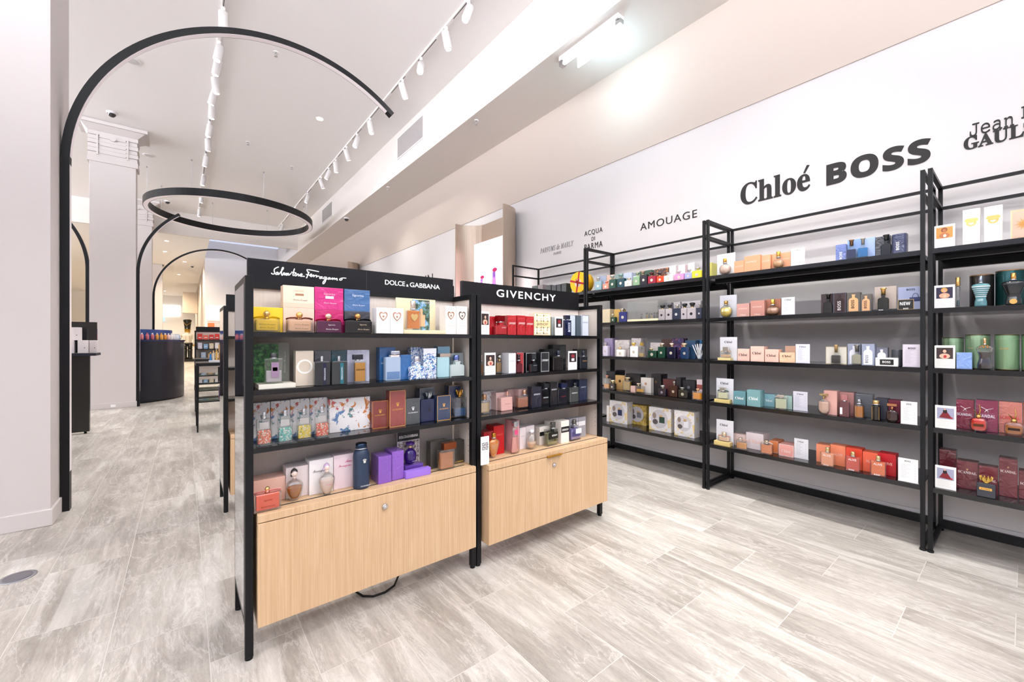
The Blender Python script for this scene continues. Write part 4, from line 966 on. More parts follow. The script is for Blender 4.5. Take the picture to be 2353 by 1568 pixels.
ITEMS=[
('box','G1',1,0.285,2.0492,1.3375,0.114,0.05,0.1085,'#f6cf2e','yellow gift box behind bow bottle',{}),
('bottle','G1',1,0.277,2.005,1.3375,0.098,0.0412,0.0565,'glass','wide flat clear bottle with yellow bow and script name',{'cap':(0,0.027,0.036),'capk':'ball','capc':'#d9b77a','bow':'#f3c81e','liq':'#f2c417','lv':0.95,'tx':[('Salvatore Ferragamo',0.5,0.58,0.62,0.13,'#3a2a10','c'),('Salvatore Ferragamo',0.5,0.33,0.58,0.13,'#3a2a10','c')]}),
('box','G1',1,0.4075,2.053,1.3375,0.127,0.06,0.1125,'#f3cdb9','lower peach gift box behind rose bow bottle',{}),
('box','G1',1,0.4075,2.055,1.4506,0.127,0.06,0.0984,'#f6d9c4','pale cream gift box on top of peach box',{'tx':[('Signorina',0.5,0.78,0.42,0.1,'#e2bfa4','n'),('Salvatore Ferragamo',0.55,0.35,0.46,0.09,'#4a3528','c')],'rect':[(0.38,0.56,0.66,0.65,'#a8795a'),(0,0.0,1,0.22,'#f4c9b3')]}),
('bottle','G1',1,0.404,2.005,1.3375,0.108,0.045,0.0575,'glass','wide flat peach bottle with rose brown bow',{'cap':(0,0.029,0.033),'capk':'ball','capc':'#e0b56e','bow':'#8a4638','liq':'#f2bd98','lv':0.95,'tx':[('Salvatore Ferragamo',0.55,0.6,0.55,0.13,'#5a3a2a','c'),('Salvatore Ferragamo',0.55,0.3,0.5,0.12,'#3a2a20','c')]}),
('box','G1',1,0.5375,2.053,1.3375,0.127,0.06,0.1085,'#c01368','lower magenta gift box behind plum bottle',{'coat':1}),
('box','G1',1,0.5375,2.055,1.4466,0.127,0.06,0.1054,'#c9237c','upper magenta gift box with white label',{'coat':1,'tx':[('Signorina',0.5,0.7,0.46,0.12,'#f3c3da','n'),('Salvatore Ferragamo',0.53,0.3,0.46,0.09,'#f6dbe8','c')],'rect':[(0.36,0.5,0.66,0.62,'#f2e6ee')]}),
('bottle','G1',1,0.526,2.005,1.3375,0.11,0.045,0.0545,'#4a1238','wide plum bottle with red bow and gold ball cap',{'cap':(0,0.03,0.036),'capk':'ball','capc':'#e8c7b0','bow':'#c0102e','tx':[('Signorina',0.58,0.66,0.4,0.14,'#e8d8e0','n'),('Salvatore Ferragamo',0.6,0.3,0.5,0.16,'#f0e0e8','c')]}),
('box','G1',1,0.668,2.053,1.3375,0.124,0.06,0.1075,'#33363f','lower dark grey gift box behind black bottle',{'coat':1}),
('box','G1',1,0.668,2.055,1.4456,0.124,0.06,0.1064,'#3d6699','upper steel blue gift box in foil',{'coat':1,'tx':[('Signorina',0.52,0.72,0.46,0.13,'#dfe8f4','n'),('Salvatore Ferragamo',0.55,0.28,0.48,0.09,'#e8eef8','c')]}),
('bottle','G1',1,0.66,2.005,1.3375,0.13,0.045,0.0595,'#0b0a0c','wide black bottle with black bow and gold ball cap',{'cap':(0,0.029,0.036),'capk':'ball','capc':'#cf9a5a','bow':'#15151a','tx':[('Signorina',0.65,0.68,0.3,0.14,'#cbb79a','n'),('Salvatore Ferragamo',0.66,0.3,0.42,0.16,'#e0cdb0','c')]}),
('box','G1',1,0.7775,2.0,1.3375,0.069,0.06,0.1285,'#f7f3ee','first white box with heart emblem',{'heart':'#b98a76'}),
('box','G1',1,0.8485,2.0,1.3375,0.071,0.06,0.1295,'#f8f5f0','second white box with heart emblem',{'heart':'#b98a76'}),
('display','G1',1,1.0065,1.995,1.3375,0.243,0.12,0.1965,'#e9dcb8','gold tester display with amber bottle picture',{'photo':'coast','pz':(0.405,0.829),'tx':[('DEVOTION',0.78,0.9,0.3,0.06,'#eef0e8','n')]}),
('bottle','G1',1,0.949,2.01,1.3576,0.078,0.0328,0.1054,'glass','tall amber bottle with chrome cap on gold display',{'cap':(0,0.028,0.05),'capk':'cyl','capc':'#d8c8b8','liq':'#e8821a','lv':0.98,'emb':'#d9b87a'}),
('box','G1',1,1.163,2.0,1.3375,0.068,0.07,0.1565,'#f7f3ee','white heart box beside the display',{'heart':'#b07a58'}),
('box','G1',1,1.2355,2.0,1.3375,0.073,0.07,0.1595,'#f4efe9','white heart box against side panel',{'heart':'#6d6058'}),
('display','G1',2,0.3125,1.99,1.0975,0.139,0.12,0.1945,'#8b8b82','grey tester stand with leafy photo card',{'photo':'leaf','pz':(-0.039,0.648),'tx':[('Salvatore Ferragamo',0.84,0.55,0.07,0.75,'#e8e8e2','c90')]}),
('bottle','G1',2,0.302,2.005,1.1176,0.07,0.0294,0.1074,'glass','clear square bottle with mauve label on grey stand',{'cap':(0,0.028,0.024),'capk':'cyl','capc':'#3a3a3e','liq':'#bcb4ba','lv':0.5,'rect':[(0.35,0.25,0.75,0.85,'#8f7590'),(0.42,0.5,0.68,0.65,'#d0574a')]}),
('box','G1',2,0.427,2.032,1.0975,0.074,0.05,0.1585,'#cfc3b2','beige box with white ring emblem',{'ring':'#f6f4ee'}),
('box','G1',2,0.511,2.06,1.0975,0.072,0.05,0.1575,'#4b4f56','charcoal box behind navy strip bottle',{'coat':1}),
('bottle','G1',2,0.4935,1.994,1.0975,0.067,0.0281,0.1085,'#1d1f24','black glass bottle with navy name strip',{'cap':(0,0.012,0.025),'capk':'cyl','capc':'#d8dade','strip':'#1b1f3a','tx':[('FERRAGAMO',0.63,0.48,0.1,0.8,'#e6e8ee','n90')]}),
('box','G1',2,0.5845,2.06,1.0975,0.071,0.05,0.1565,'#17414e','dark teal box behind teal strip bottle',{'coat':1}),
('bottle','G1',2,0.566,1.987,1.0975,0.07,0.0294,0.1085,'#2a2f30','grey glass bottle with teal name strip',{'cap':(0,0.013,0.024),'capk':'cyl','capc':'#c9cbd0','strip':'#1f6370','tx':[('FERRAGAMO',0.63,0.48,0.1,0.8,'#e6e8ee','n90')]}),
('box','G1',2,0.675,2.06,1.0975,0.108,0.05,0.1585,'#c3c6dc','pale lavender box behind amber bottle',{'coat':1}),
('bottle','G1',2,0.666,2.003,1.0975,0.058,0.0244,0.1075,'glass','amber bottle with black cap and dark lettering',{'cap':(-0.01,0.046,0.03),'capk':'cyl','capc':'#191b26','liq':'#c98a1c','lv':0.92,'tx':[('FERRAGAMO',0.5,0.6,0.7,0.18,'#3a2508','b')]}),
('box','G1',2,0.822,2.0573,1.0975,0.084,0.05,0.1705,'#1f5a93','tall deep blue foil box',{'coat':1,'tx':[('DOLCE & GABBANA',0.45,0.52,0.7,0.05,'#dfe9f4','n')]}),
('bottle','G1',2,0.8375,2.019,1.0975,0.0809,0.0353,0.1205,'#9fb1c9','frosted grey blue bottle with white collar',{'cap':(0.012,0.047,0.03),'capk':'cyl','capc':'#c6cede','collar':'#f0e6de','fro':1,'band':'#5f7ea8'}),
('box','G1',2,0.9105,2.0327,1.0975,0.0629,0.05,0.1305,'#2c68a5','short blue foil box beside frosted bottle',{'coat':1}),
('box','G1',2,0.9935,2.073,1.0975,0.071,0.05,0.1685,'maj','blue and white tile pattern box',{'coat':1}),
('bottle','G1',2,0.9627,1.994,1.0975,0.0834,0.0357,0.0905,'maj','blue floral white bottle with rounded shoulders',{'cap':(0,0.032,0.031),'capk':'cyl','capc':'#d3cfd6','shape':'shoulder'}),
('box','G1',2,1.0443,2.02,1.0975,0.0774,0.05,0.1625,'maj','white topped blue tile pattern box',{'rect':[(0,0.83,1,1,'#e2e6f2')]}),
('box','G1',2,1.156,2.0662,1.0975,0.078,0.05,0.1715,'#7fb0cb','sky blue foil box behind pale blue bottle',{'coat':1}),
('bottle','G1',2,1.133,2.03,1.0975,0.0779,0.0332,0.1125,'#a7cdd6','pale blue square bottle with mottled collar',{'cap':(0.0135,0.067,0.02),'capk':'cyl','capc':'#c7bab0','fro':1}),
('box','G1',2,1.239,2.06,1.0975,0.086,0.05,0.1335,'#8d979c','grey transparent box behind frosted round bottle',{'coat':1}),
('bottle','G1',2,1.219,2.017,1.0975,0.0919,0.0391,0.0875,'#b7c4c4','frosted bottle with rounded shoulders and blue cap',{'cap':(0,0.034,0.034),'capk':'cyl','capc':'#6f7fc0','shape':'shoulder','fro':1}),
('box','G1',3,0.2705,2.115,0.8595,0.065,0.05,0.1675,'flo','first floral box with orange leaves',{'tx':[('SETA',0.55,0.65,0.3,0.06,'#6a6a70','n')]}),
('box','G1',3,0.3435,2.11,0.8595,0.077,0.05,0.1695,'flo','second floral box with green leaves',{'tx':[('SETA',0.5,0.65,0.28,0.06,'#6a6a70','n')]}),
('box','G1',3,0.422,2.101,0.8595,0.08,0.05,0.1725,'flo','third floral box with ochre leaves',{'tx':[('SETA',0.5,0.65,0.28,0.06,'#6a6a70','n')]}),
('box','G1',3,0.501,2.097,0.8595,0.0759,0.05,0.1715,'flo','fourth floral box with blue and red coral print',{'tx':[('SETA',0.4,0.66,0.28,0.06,'#6a6a70','n')]}),
('box','G1',3,0.638,2.07,0.8595,0.1958,0.05,0.1615,'flo','widest floral gift box with central lettering',{'tx':[('SETA',0.53,0.6,0.14,0.08,'#55555c','n'),('Salvatore Ferragamo',0.52,0.49,0.2,0.05,'#55555c','c')]}),
('bottle','G1',3,0.2655,1.996,0.8595,0.057,0.024,0.1125,'glass','clear bottle with orange floral print',{'cap':(0,0.017,0.028),'capk':'cyl','capc':'#c9ccd0','liq':'#e06a48','lv':0.55,'spec':'#e06a48'}),
('bottle','G1',3,0.344,1.994,0.8595,0.058,0.0244,0.1165,'glass','clear bottle with turquoise coral print',{'cap':(0,0.016,0.024),'capk':'cyl','capc':'#c9ccd0','liq':'#62b4b0','lv':0.55,'spec':'#62b4b0'}),
('bottle','G1',3,0.4215,2.005,0.8595,0.061,0.0256,0.1115,'glass','clear bottle with yellow floral print',{'cap':(0,0.017,0.027),'capk':'cyl','capc':'#c9ccd0','liq':'#e2c21e','lv':0.55,'spec':'#e2c21e'}),
('bottle','G1',3,0.4955,2.002,0.8595,0.061,0.0256,0.1135,'glass','clear bottle with red coral and blue liquid',{'cap':(0,0.018,0.027),'capk':'cyl','capc':'#c9ccd0','liq':'#e0502a','lv':0.55,'spec':'#e0502a'}),
('box','G1',3,0.7771,2.04,0.8595,0.0799,0.05,0.1375,'#7c3430','short maroon box with gold crown',{'coat':1,'crown':'#e6b058','tx':[('DOLCE&GABBANA',0.48,0.48,0.66,0.05,'#d9a253','n')],'frame':'#c98a4a'}),
('box','G1',3,0.861,2.02,0.8595,0.086,0.05,0.1855,'#8d4340','tall maroon box with gold crown',{'coat':1,'crown':'#e6b058','tx':[('DOLCE&GABBANA',0.5,0.48,0.68,0.04,'#d9a253','n')],'frame':'#d9a868'}),
('box','G1',3,0.946,2.02,0.8595,0.08,0.05,0.1365,'#454a4e','charcoal foil box with white crown',{'coat':1,'crown':'#f2f4f8','tx':[('DOLCE&GABBANA',0.5,0.46,0.68,0.05,'#e6e8ee','n')]}),
('box','G1',3,1.0575,2.0801,0.8595,0.089,0.05,0.1795,'#3a4658','tall slate box behind navy crown bottle',{'coat':1,'frame':'#aeb6c4'}),
('bottle','G1',3,1.0419,2.038,0.8595,0.0899,0.0391,0.1215,'#16224a','navy glass bottle with silver crown cap',{'cap':(0.0146,0.037,0.035),'capk':'crown','capc':'#b9bcc4','tx':[('K',0.6,0.52,0.18,0.2,'#0b0f1c','b'),('♛',0.6,0.7,0.2,0.08,'#0b0f1c','n')]}),
('box','G1',3,1.13,2.02,0.8595,0.0839,0.05,0.1375,'#33405c','navy foil box with gold crown and frame',{'coat':1,'crown':'#e6b560','tx':[('DOLCE&GABBANA',0.5,0.47,0.66,0.05,'#d9a253','n')],'frame':'#d9a860'}),
('box','G1',3,1.231,2.07,0.8595,0.084,0.05,0.1825,'#22345c','tall navy box behind clear bottle',{'coat':1,'frame':'#b58a50'}),
('bottle','G1',3,1.247,2.031,0.8595,0.088,0.037,0.1155,'glass','clear bottle with gold crown cap and blue liquid',{'cap':(0,0.039,0.041),'capk':'crown','capc':'#d09a48','liq':'#4b6a94','lv':0.42,'tx':[('K',0.62,0.62,0.18,0.2,'#101018','b'),('♛',0.62,0.76,0.18,0.06,'#101018','n')]}),
('box','G1',4,0.296,2.075,0.5905,0.122,0.09,0.1045,'#efc1ae','low peach gift box behind coral bottle',{}),
('bottle','G1',4,0.2745,1.968,0.5905,0.101,0.0424,0.0745,'glass','coral red bottle with pink bow and gold cap',{'cap':(0,0.023,0.023),'capk':'ball','capc':'#e0b070','bow':'#f0a09a','liq':'#ef5a3c','lv':0.97,'tx':[('Salvatore Ferragamo',0.5,0.28,0.52,0.12,'#5c1410','c'),('Signorina',0.5,0.62,0.36,0.1,'#7c2418','n')]}),
('box','G1',4,0.4035,2.0684,0.5905,0.091,0.08,0.1385,'#efe3e2','white box behind amber figure bottle',{}),
('bottle','G1',4,0.3855,2.007,0.5905,0.073,0.0584,0.0965,'glass','rounded amber bottle with dark haired head cap',{'cap':(0,0.034,0.045),'capk':'head','capc':'#3a3432','shape':'jar','liq':'#a85e18','lv':0.6}),
('box','G1',4,0.502,2.0506,0.5905,0.104,0.09,0.1585,'#f4f0f0','large white box with black script name',{'tx':[('Ferragamo',0.45,0.66,0.62,0.11,'#1a1a1e','c')]}),
('bottle','G1',4,0.517,1.99,0.5905,0.072,0.0576,0.1035,'glass','rounded pale bottle with lilac haired head cap',{'cap':(0,0.042,0.042),'capk':'head','capc':'#b9a2c2','shape':'jar','liq':'#e9cfc4','lv':0.7,'tx':[('Ferragamo',0.55,0.5,0.4,0.08,'#d0407c','c')]}),
('box','G1',4,0.6085,2.053,0.5905,0.103,0.09,0.1625,'#efdbe2','pale pink box with magenta script name',{'tx':[('Amo',0.65,0.8,0.3,0.1,'#d0407c','c'),('Ferragamo',0.5,0.66,0.58,0.1,'#d0407c','c')]}),
('bottle','G1',4,0.6725,1.975,0.5905,0.075,0.075,0.1885,'#25354d','matt navy drinking flask with white crown',{'cap':(0,0.052,0.027),'capk':'cyl','capc':'#2c3d57','shape':'flask','crown':'#f2efe6','tx':[('DOLCE&GABBANA',0.6,0.09,0.6,0.045,'#e8ecf2','n')]}),
('box','G1',4,0.7845,1.995,0.5905,0.067,0.1,0.1355,'#7d4fb0','shorter purple foil box',{'coat':1}),
('box','G1',4,0.8559,2.005,0.5905,0.0638,0.1,0.1465,'#8353b8','taller purple foil box',{'coat':1}),
('display','G1',4,0.9561,2.098,0.5905,0.1279,0.012,0.2175,'#d2cdd6','picture card with black header behind purple bottle',{'photo':'city','pz':(0.0,1.0),'card':1,'hdr':'#16171a','tx':[('DOLCE&GABBANA',0.5,0.88,0.86,0.07,'#f2f2f2','b')]}),
('box','G1',4,0.96,2.035,0.5905,0.104,0.06,0.0495,'#5d3a96','flat purple box lying under purple bottle',{'coat':1}),
('box','G1',4,0.959,1.98,0.5905,0.1399,0.035,0.0375,'#9670d6','flat lilac box lying in front of purple bottle',{}),
('bottle','G1',4,0.951,2.0378,0.6406,0.068,0.0544,0.0854,'#2c1166','deep purple rounded bottle with petal cap',{'cap':(0,0.05,0.035),'capk':'petal','capc':'#3a1270','shape':'oval','tx':[('only',0.6,0.22,0.3,0.08,'#e8dcf4','c')]}),
('box','G1',4,1.12,2.055,0.5905,0.108,0.05,0.1485,'#3c3a38','black glossy box beside amber square bottle',{'coat':1,'tx':[('DOLCE',0.55,0.22,0.5,0.06,'#d9b56a','n')]}),
('box','G1',4,1.2295,2.055,0.5905,0.107,0.05,0.1335,'#302d2a','black glossy box in the far corner',{'coat':1,'tx':[('& GABBANA',0.7,0.08,0.5,0.07,'#e0b850','n')]}),
('bottle','G1',4,1.1365,1.99,0.5905,0.095,0.0399,0.1085,'glass','thick square amber bottle with brown cap',{'cap':(0.0185,0.078,0.036),'capk':'cyl','capc':'#8a4a2c','liq':'#b8661c','lv':0.85}),
('card','G2',1,1.3875,1.99,1.3375,0.063,0.006,0.1375,'#f6f7f4','white card with portrait beside red box',{'photo':'port'}),
('box','G2',1,1.484,2.0437,1.3375,0.05,0.05,0.1135,'#a80f1c','red box behind red bottle',{'coat':1}),
('bottle','G2',1,1.5215,2.005,1.3375,0.085,0.0357,0.0745,'#a5101c','red rounded bottle with red cap',{'cap':(0,0.053,0.044),'capk':'cyl','capc':'#8f0d18','shape':'shoulder','tx':[("L'INTERDIT",0.7,0.6,0.4,0.1,'#f0d8d8','n')]}),
('box','G2',1,1.6075,2.01,1.3375,0.067,0.05,0.1225,'#b3151f','first red box with white name after red bottle',{'coat':1,'tx':[("L'INTERDIT",0.5,0.6,0.8,0.1,'#f0dcdc','b')]}),
('box','G2',1,1.6845,2.01,1.3375,0.067,0.05,0.1255,'#b3151f','second red box with white name after red bottle',{'coat':1,'tx':[("L'INTERDIT",0.5,0.6,0.8,0.1,'#f0dcdc','b')]}),
('box','G2',1,1.755,2.01,1.3375,0.066,0.05,0.1225,'#b3151f','third red box with white name after red bottle',{'coat':1,'tx':[("L'INTERDIT",0.5,0.6,0.8,0.1,'#f0dcdc','b')]}),
('box','G2',1,1.8695,2.015,1.3375,0.149,0.05,0.1485,'#f6efdf','white box with square emblem and gold belly band',{'giv':'#e2cfa6','rect':[(0,0.35,1,0.66,'#ecd0a0')],'frame':'#e0c890','tx':[('GIVENCHY',0.5,0.5,0.84,0.1,'#3a3428','n')]}),
('box','G2',1,1.9775,2.02,1.3375,0.031,0.05,0.1265,'#9fa6a4','narrow grey box beside white card',{}),
('card','G2',1,2.003,1.99,1.3375,0.074,0.006,0.1285,'#f4f5f6','white card with dark red picture',{'photo':'dark'}),
('bottle','G2',1,2.107,2.005,1.3375,0.068,0.0286,0.1085,'#141a3c','navy bottle with rotated white lettering',{'cap':(0,0.046,0.034),'capk':'cyl','capc':'#171b30','tx':[('BOISÉE',0.6,0.55,0.4,0.6,'#cfd6ea','b90')]}),
('box','G2',1,2.197,2.05,1.3375,0.0639,0.05,0.1505,'#c3ced8','pale blue box behind navy bottle',{'frame':'#3c4660'}),
('box','G2',1,2.2542,2.04,1.3375,0.0483,0.05,0.1495,'#4a5560','slate box side beside pale blue box',{}),
('box','G2',1,2.3153,2.03,1.3375,0.0714,0.05,0.1525,'#ccd4e0','pale blue box next to side panel',{'frame':'#3c4660','tx':[('GIVENCHY',0.5,0.65,0.8,0.06,'#5a6478','n')]}),
('bottle','G2',2,1.3785,2.009,1.0975,0.023,0.024,0.0785,'glass','rose gold bottle half hidden by white card',{'cap':(0.0045,0.014,0.04),'capk':'cyl','capc':'#c9b4a4','liq':'#b07850','lv':0.8}),
('card','G2',2,1.4215,1.985,1.0975,0.079,0.006,0.1325,'#f4f5f2','white card with portrait beside gold bottle',{'photo':'port'}),
('bottle','G2',2,1.544,2.06,1.0975,0.0479,0.024,0.0735,'glass','gold bottle with round crystal cap',{'cap':(0.009,0.032,0.048),'capk':'ball','capc':'#c8c6c0','liq':'#b98428','lv':0.9}),
('box','G2',2,1.6,2.0,1.0975,0.0619,0.07,0.1285,'#eceef4','white box with dark edges',{'frame':'#3a3c44','tx':[("L'INTERDIT",0.5,0.6,0.76,0.1,'#b8bcc4','n')]}),
('box','G2',2,1.7065,2.05,1.0975,0.055,0.05,0.1275,'#c2434a','coral red framed box behind dark red bottle',{'frame':'#f0dcdc'}),
('bottle','G2',2,1.676,2.018,1.0975,0.048,0.024,0.0745,'#5a1420','dark red bottle with black cap',{'cap':(0,0.027,0.043),'capk':'cyl','capc':'#2a1216','shape':'shoulder'}),
('box','G2',2,1.834,2.063,1.0975,0.134,0.05,0.1235,'#0c0c0e','black box with white frame behind black bottle',{'frame':'#c6c8cc'}),
('bottle','G2',2,1.79,2.005,1.0975,0.062,0.026,0.0715,'#15181d','black faceted bottle with glass cap',{'cap':(0,0.037,0.05),'capk':'cyl','capc':'#2a2e34','shape':'shoulder','tx':[('GIVENCHY',0.6,0.6,0.5,0.08,'#9fb0bc','n')]}),
('box','G2',2,1.8895,2.01,1.0975,0.073,0.05,0.1265,'#26282b','charcoal box with thin white frame',{'frame':'#d6d8da','tx':[("L'INTERDIT",0.5,0.58,0.78,0.1,'#e8e8ea','b')]}),
('box','G2',2,1.998,2.09,1.0975,0.086,0.05,0.1455,'#1d1f20','black box behind framed charcoal box',{'coat':1}),
('box','G2',2,2.108,2.09,1.0975,0.132,0.05,0.1755,'#22262a','tallest black box with grey picture',{'coat':1,'rect':[(0.5,0.45,0.95,0.95,'#4a4e4a')]}),
('bottle','G2',2,2.0085,2.005,1.0975,0.095,0.0399,0.0955,'#1f1c1c','dark brown bottle with blue black cap',{'cap':(0.021,0.027,0.041),'capk':'cyl','capc':'#1a2136'}),
('card','G2',2,2.1375,1.99,1.0975,0.089,0.006,0.1315,'#f2f3f4','white card with red and black picture',{'photo':'dark'}),
('box','G2',2,2.35,2.09,1.0975,0.106,0.05,0.1415,'#2e3133','dark grey box in the far corner',{'coat':1}),
('bottle','G2',2,2.272,2.005,1.0975,0.082,0.0344,0.0875,'#20232b','dark bottle with amber base and gold lettering',{'cap':(0.011,0.022,0.043),'capk':'cyl','capc':'#1a2136','tx':[('GIVENCHY',0.6,0.66,0.6,0.08,'#c9985a','n')]}),
('box','G2',3,1.529,2.1435,0.8595,0.098,0.0395,0.1195,'fls','white box with fine floral print',{}),
('bottle','G2',3,1.4285,2.043,0.8595,0.071,0.0298,0.0795,'glass','clear bottle with gold petals inside',{'cap':(0,0.03,0.036),'capk':'cyl','capc':'#c9a07c','liq':'#e0c090','lv':0.8}),
('box','G2',3,1.587,2.0905,0.8595,0.09,0.05,0.1125,'#e9c6c0','short pink box behind pink bottle',{}),
('bottle','G2',3,1.597,2.048,0.8595,0.094,0.0395,0.0845,'#eab8ae','opaque pink bottle with rounded corners',{'cap':(0.0175,0.017,0.036),'capk':'cyl','capc':'#e6b49c','tx':[('GIVENCHY',0.55,0.5,0.5,0.08,'#9c5a50','n')]}),
('box','G2',3,1.7225,2.143,0.8595,0.093,0.04,0.1185,'#ecc4bf','tall pink box with peach lettering',{'tx':[('GIVENCHY',0.62,0.6,0.5,0.08,'#d89a80','n')]}),
('box','G2',3,1.7685,2.09,0.8595,0.083,0.05,0.1205,'#efc9c4','pink box behind rose gold bottle',{}),
('bottle','G2',3,1.7349,2.045,0.8595,0.0979,0.042,0.0845,'glass','rose gold bottle with metal cap',{'cap':(0.0206,0.025,0.034),'capk':'cyl','capc':'#dfae90','liq':'#d08868','lv':0.85}),
('box','G2',3,1.8256,2.02,0.8595,0.0809,0.05,0.1375,'#1b1e30','short navy black box in front',{'coat':1,'tx':[('GIVENCHY',0.5,0.64,0.7,0.07,'#dfe4ec','b')]}),
('box','G2',3,1.966,2.0845,0.8595,0.078,0.05,0.1535,'#15171c','black box behind faceted bottle',{'coat':1}),
('bottle','G2',3,1.916,2.042,0.8595,0.0899,0.0395,0.1115,'#12161a','black bottle with thick clear foot',{'cap':(0.024,0.048,0.039),'capk':'cyl','capc':'#2b3034','tx':[('GENTLEMAN',0.62,0.5,0.5,0.07,'#dfe4ec','b')]}),
('box','G2',3,1.993,2.03,0.8595,0.0618,0.05,0.1565,'#17191e','black box with white name',{'coat':1,'tx':[('GIVENCHY',0.5,0.68,0.8,0.06,'#e6e8ee','b')]}),
('bottle','G2',3,2.0736,2.023,0.8595,0.0969,0.0428,0.1035,'#191a24','dark navy bottle with red lettering',{'cap':(0.0194,0.054,0.039),'capk':'cyl','capc':'#22294a','tx':[('GIVENCHY',0.55,0.5,0.5,0.07,'#a03a3a','n')]}),
('box','G2',3,2.267,2.113,0.8595,0.14,0.05,0.1525,'#20263a','tall navy box behind grey bottle',{'coat':1}),
('bottle','G2',3,2.2045,2.034,0.8595,0.095,0.0399,0.1055,'#4a4d4c','grey glass bottle with white name',{'cap':(0.021,0.027,0.032),'capk':'cyl','capc':'#1f2124','tx':[('GIVENCHY',0.5,0.62,0.8,0.08,'#f2f4f4','b')]}),
('box','G2',3,2.3275,2.06,0.8595,0.089,0.05,0.1545,'#2c3450','tall navy box next to side panel',{'coat':1,'tx':[('GIVENCHY',0.5,0.63,0.7,0.05,'#dfe4ec','b')]}),
('card','G2',4,1.3495,1.935,0.5905,0.057,0.006,0.1615,'#f2f2f2','white card with square emblem on oak top',{'giv':'#33333a'}),
('box','G2',4,1.464,2.06,0.5905,0.07,0.08,0.1525,'#b81420','short red box behind orange bottle',{'coat':1}),
('box','G2',4,1.543,2.06,0.5905,0.082,0.08,0.1805,'#c4101a','tall red box behind orange bottle',{'tx':[('AMARIGE',0.55,0.68,0.6,0.06,'#e0705c','n')]}),
('bottle','G2',4,1.471,2.0,0.5905,0.088,0.037,0.1195,'glass','curved orange glass bottle with gold neck',{'cap':(0,0.027,0.032),'capk':'cyl','capc':'#c98f3a','shape':'vase','liq':'#f08c1e','lv':0.95}),
('box','G2',4,1.6635,2.039,0.5905,0.053,0.08,0.2005,'#e9a9ae','tall slim pink box behind pink bottle',{}),
('bottle','G2',4,1.636,2.0,0.5905,0.07,0.0294,0.1675,'glass','tall slim twisted pink bottle with metal cap',{'cap':(0,0.039,0.034),'capk':'cyl','capc':'#c9ccd0','liq':'#f2a49a','lv':0.6,'shape':'slim','rect':[(0.3,0.72,0.62,0.9,'#e8487c')]}),
('box','G2',4,1.7405,2.063,0.5905,0.055,0.08,0.1415,'#f1e7e9','white box with rose edge',{'tx':[('GIVENCHY',0.5,0.6,0.7,0.04,'#c8b0b8','n')]}),
('box','G2',4,1.8055,2.063,0.5905,0.071,0.08,0.1455,'#efe6e6','second white box behind clear domed bottle',{}),
('bottle','G2',4,1.787,2.0,0.5905,0.076,0.06,0.1065,'glass','clear domed bottle with white cap',{'cap':(0,0.033,0.023),'capk':'cyl','capc':'#f2f2f4','shape':'oval','liq':'#e8c0a4','lv':0.4}),
('box','G2',4,1.933,2.06,0.5905,0.094,0.07,0.1235,'#efe6dd','white box with black belly band',{'rect':[(0,0.5,1,0.73,'#17181a')]}),
('bottle','G2',4,1.953,2.0,0.5905,0.1,0.042,0.1115,'glass','olive bottle with black label and dark cap',{'cap':(0.02,0.038,0.042),'capk':'cyl','capc':'#3a3a34','liq':'#7a7a4c','lv':0.75,'rect':[(0.08,0.42,0.98,0.82,'#15160f')],'tx':[('GIVENCHY',0.65,0.62,0.5,0.1,'#f4f4f0','b')]}),
('box','G2',4,2.05,2.073,0.5905,0.106,0.06,0.1465,'#f0e8df','white box with black band behind olive bottle',{'rect':[(0,0.48,1,0.74,'#17181a')]}),
('box','G2',4,2.072,2.0,0.5905,0.078,0.07,0.1555,'#f0e8df','white box with black band and white name',{'rect':[(0,0.48,1,0.74,'#17181a')],'tx':[('GIVENCHY',0.5,0.6,0.8,0.09,'#f4f4f0','b')]}),
('box','G2',4,2.212,2.0475,0.5905,0.09,0.05,0.1485,'#a9a8b0','grey box with white label behind lilac bottle',{'rect':[(0.08,0.5,1,0.78,'#f2f2f4')]}),
('box','G2',4,2.3005,2.0475,0.5905,0.081,0.05,0.1475,'#a09fa6','grey box with white label beside side panel',{'rect':[(0,0.58,0.9,0.8,'#f2f2f4')]}),
('bottle','G2',4,2.188,2.0,0.5905,0.106,0.0445,0.1075,'glass','lilac bottle with white label',{'cap':(0,0.03,0.038),'capk':'cyl','capc':'#77726c','liq':'#7f76b8','lv':0.85,'rect':[(0.42,0.45,0.98,0.78,'#f4f4f8')],'shape':'shoulder'}),
('box','W4',1,4.095,3.66,1.8665,0.108,0.1,0.1705,'#4a5650','dark green small box showing above the header sign',{}),
('box','W4',1,3.9845,3.66,1.8665,0.095,0.1,0.1725,'#8a7f80','grey floral small box showing above the header sign',{}),
('box','W4',1,3.83,3.66,1.8665,0.09,0.1,0.1515,'#35393a','charcoal small box showing above the header sign',{}),
('box','W4',1,3.7305,3.66,1.8665,0.079,0.1,0.1405,'#33363a','slate small box showing above the header sign',{}),
('box','W4',1,3.645,3.66,1.8665,0.068,0.1,0.1415,'#2b2e32','black small box showing above the header sign',{}),
('box','W4',1,3.5565,3.66,1.8665,0.081,0.1,0.1445,'#2b3432','dark teal small box showing above the header sign',{}),
('box','W3',1,3.0105,3.72,1.8665,0.113,0.09,0.1745,'#a9b4cc','grey blue box behind light blue bottle',{}),
('box','W3',1,2.8955,3.72,1.8665,0.107,0.09,0.1715,'#e0b7a4','peach box behind coral bottle',{}),
('box','W3',1,2.781,3.72,1.8665,0.112,0.09,0.1695,'#8ea3a0','grey green box behind teal bottle',{}),
('box','W3',1,2.6685,3.72,1.8665,0.103,0.09,0.1645,'#c7d2e6','blue white box behind white bottle',{}),
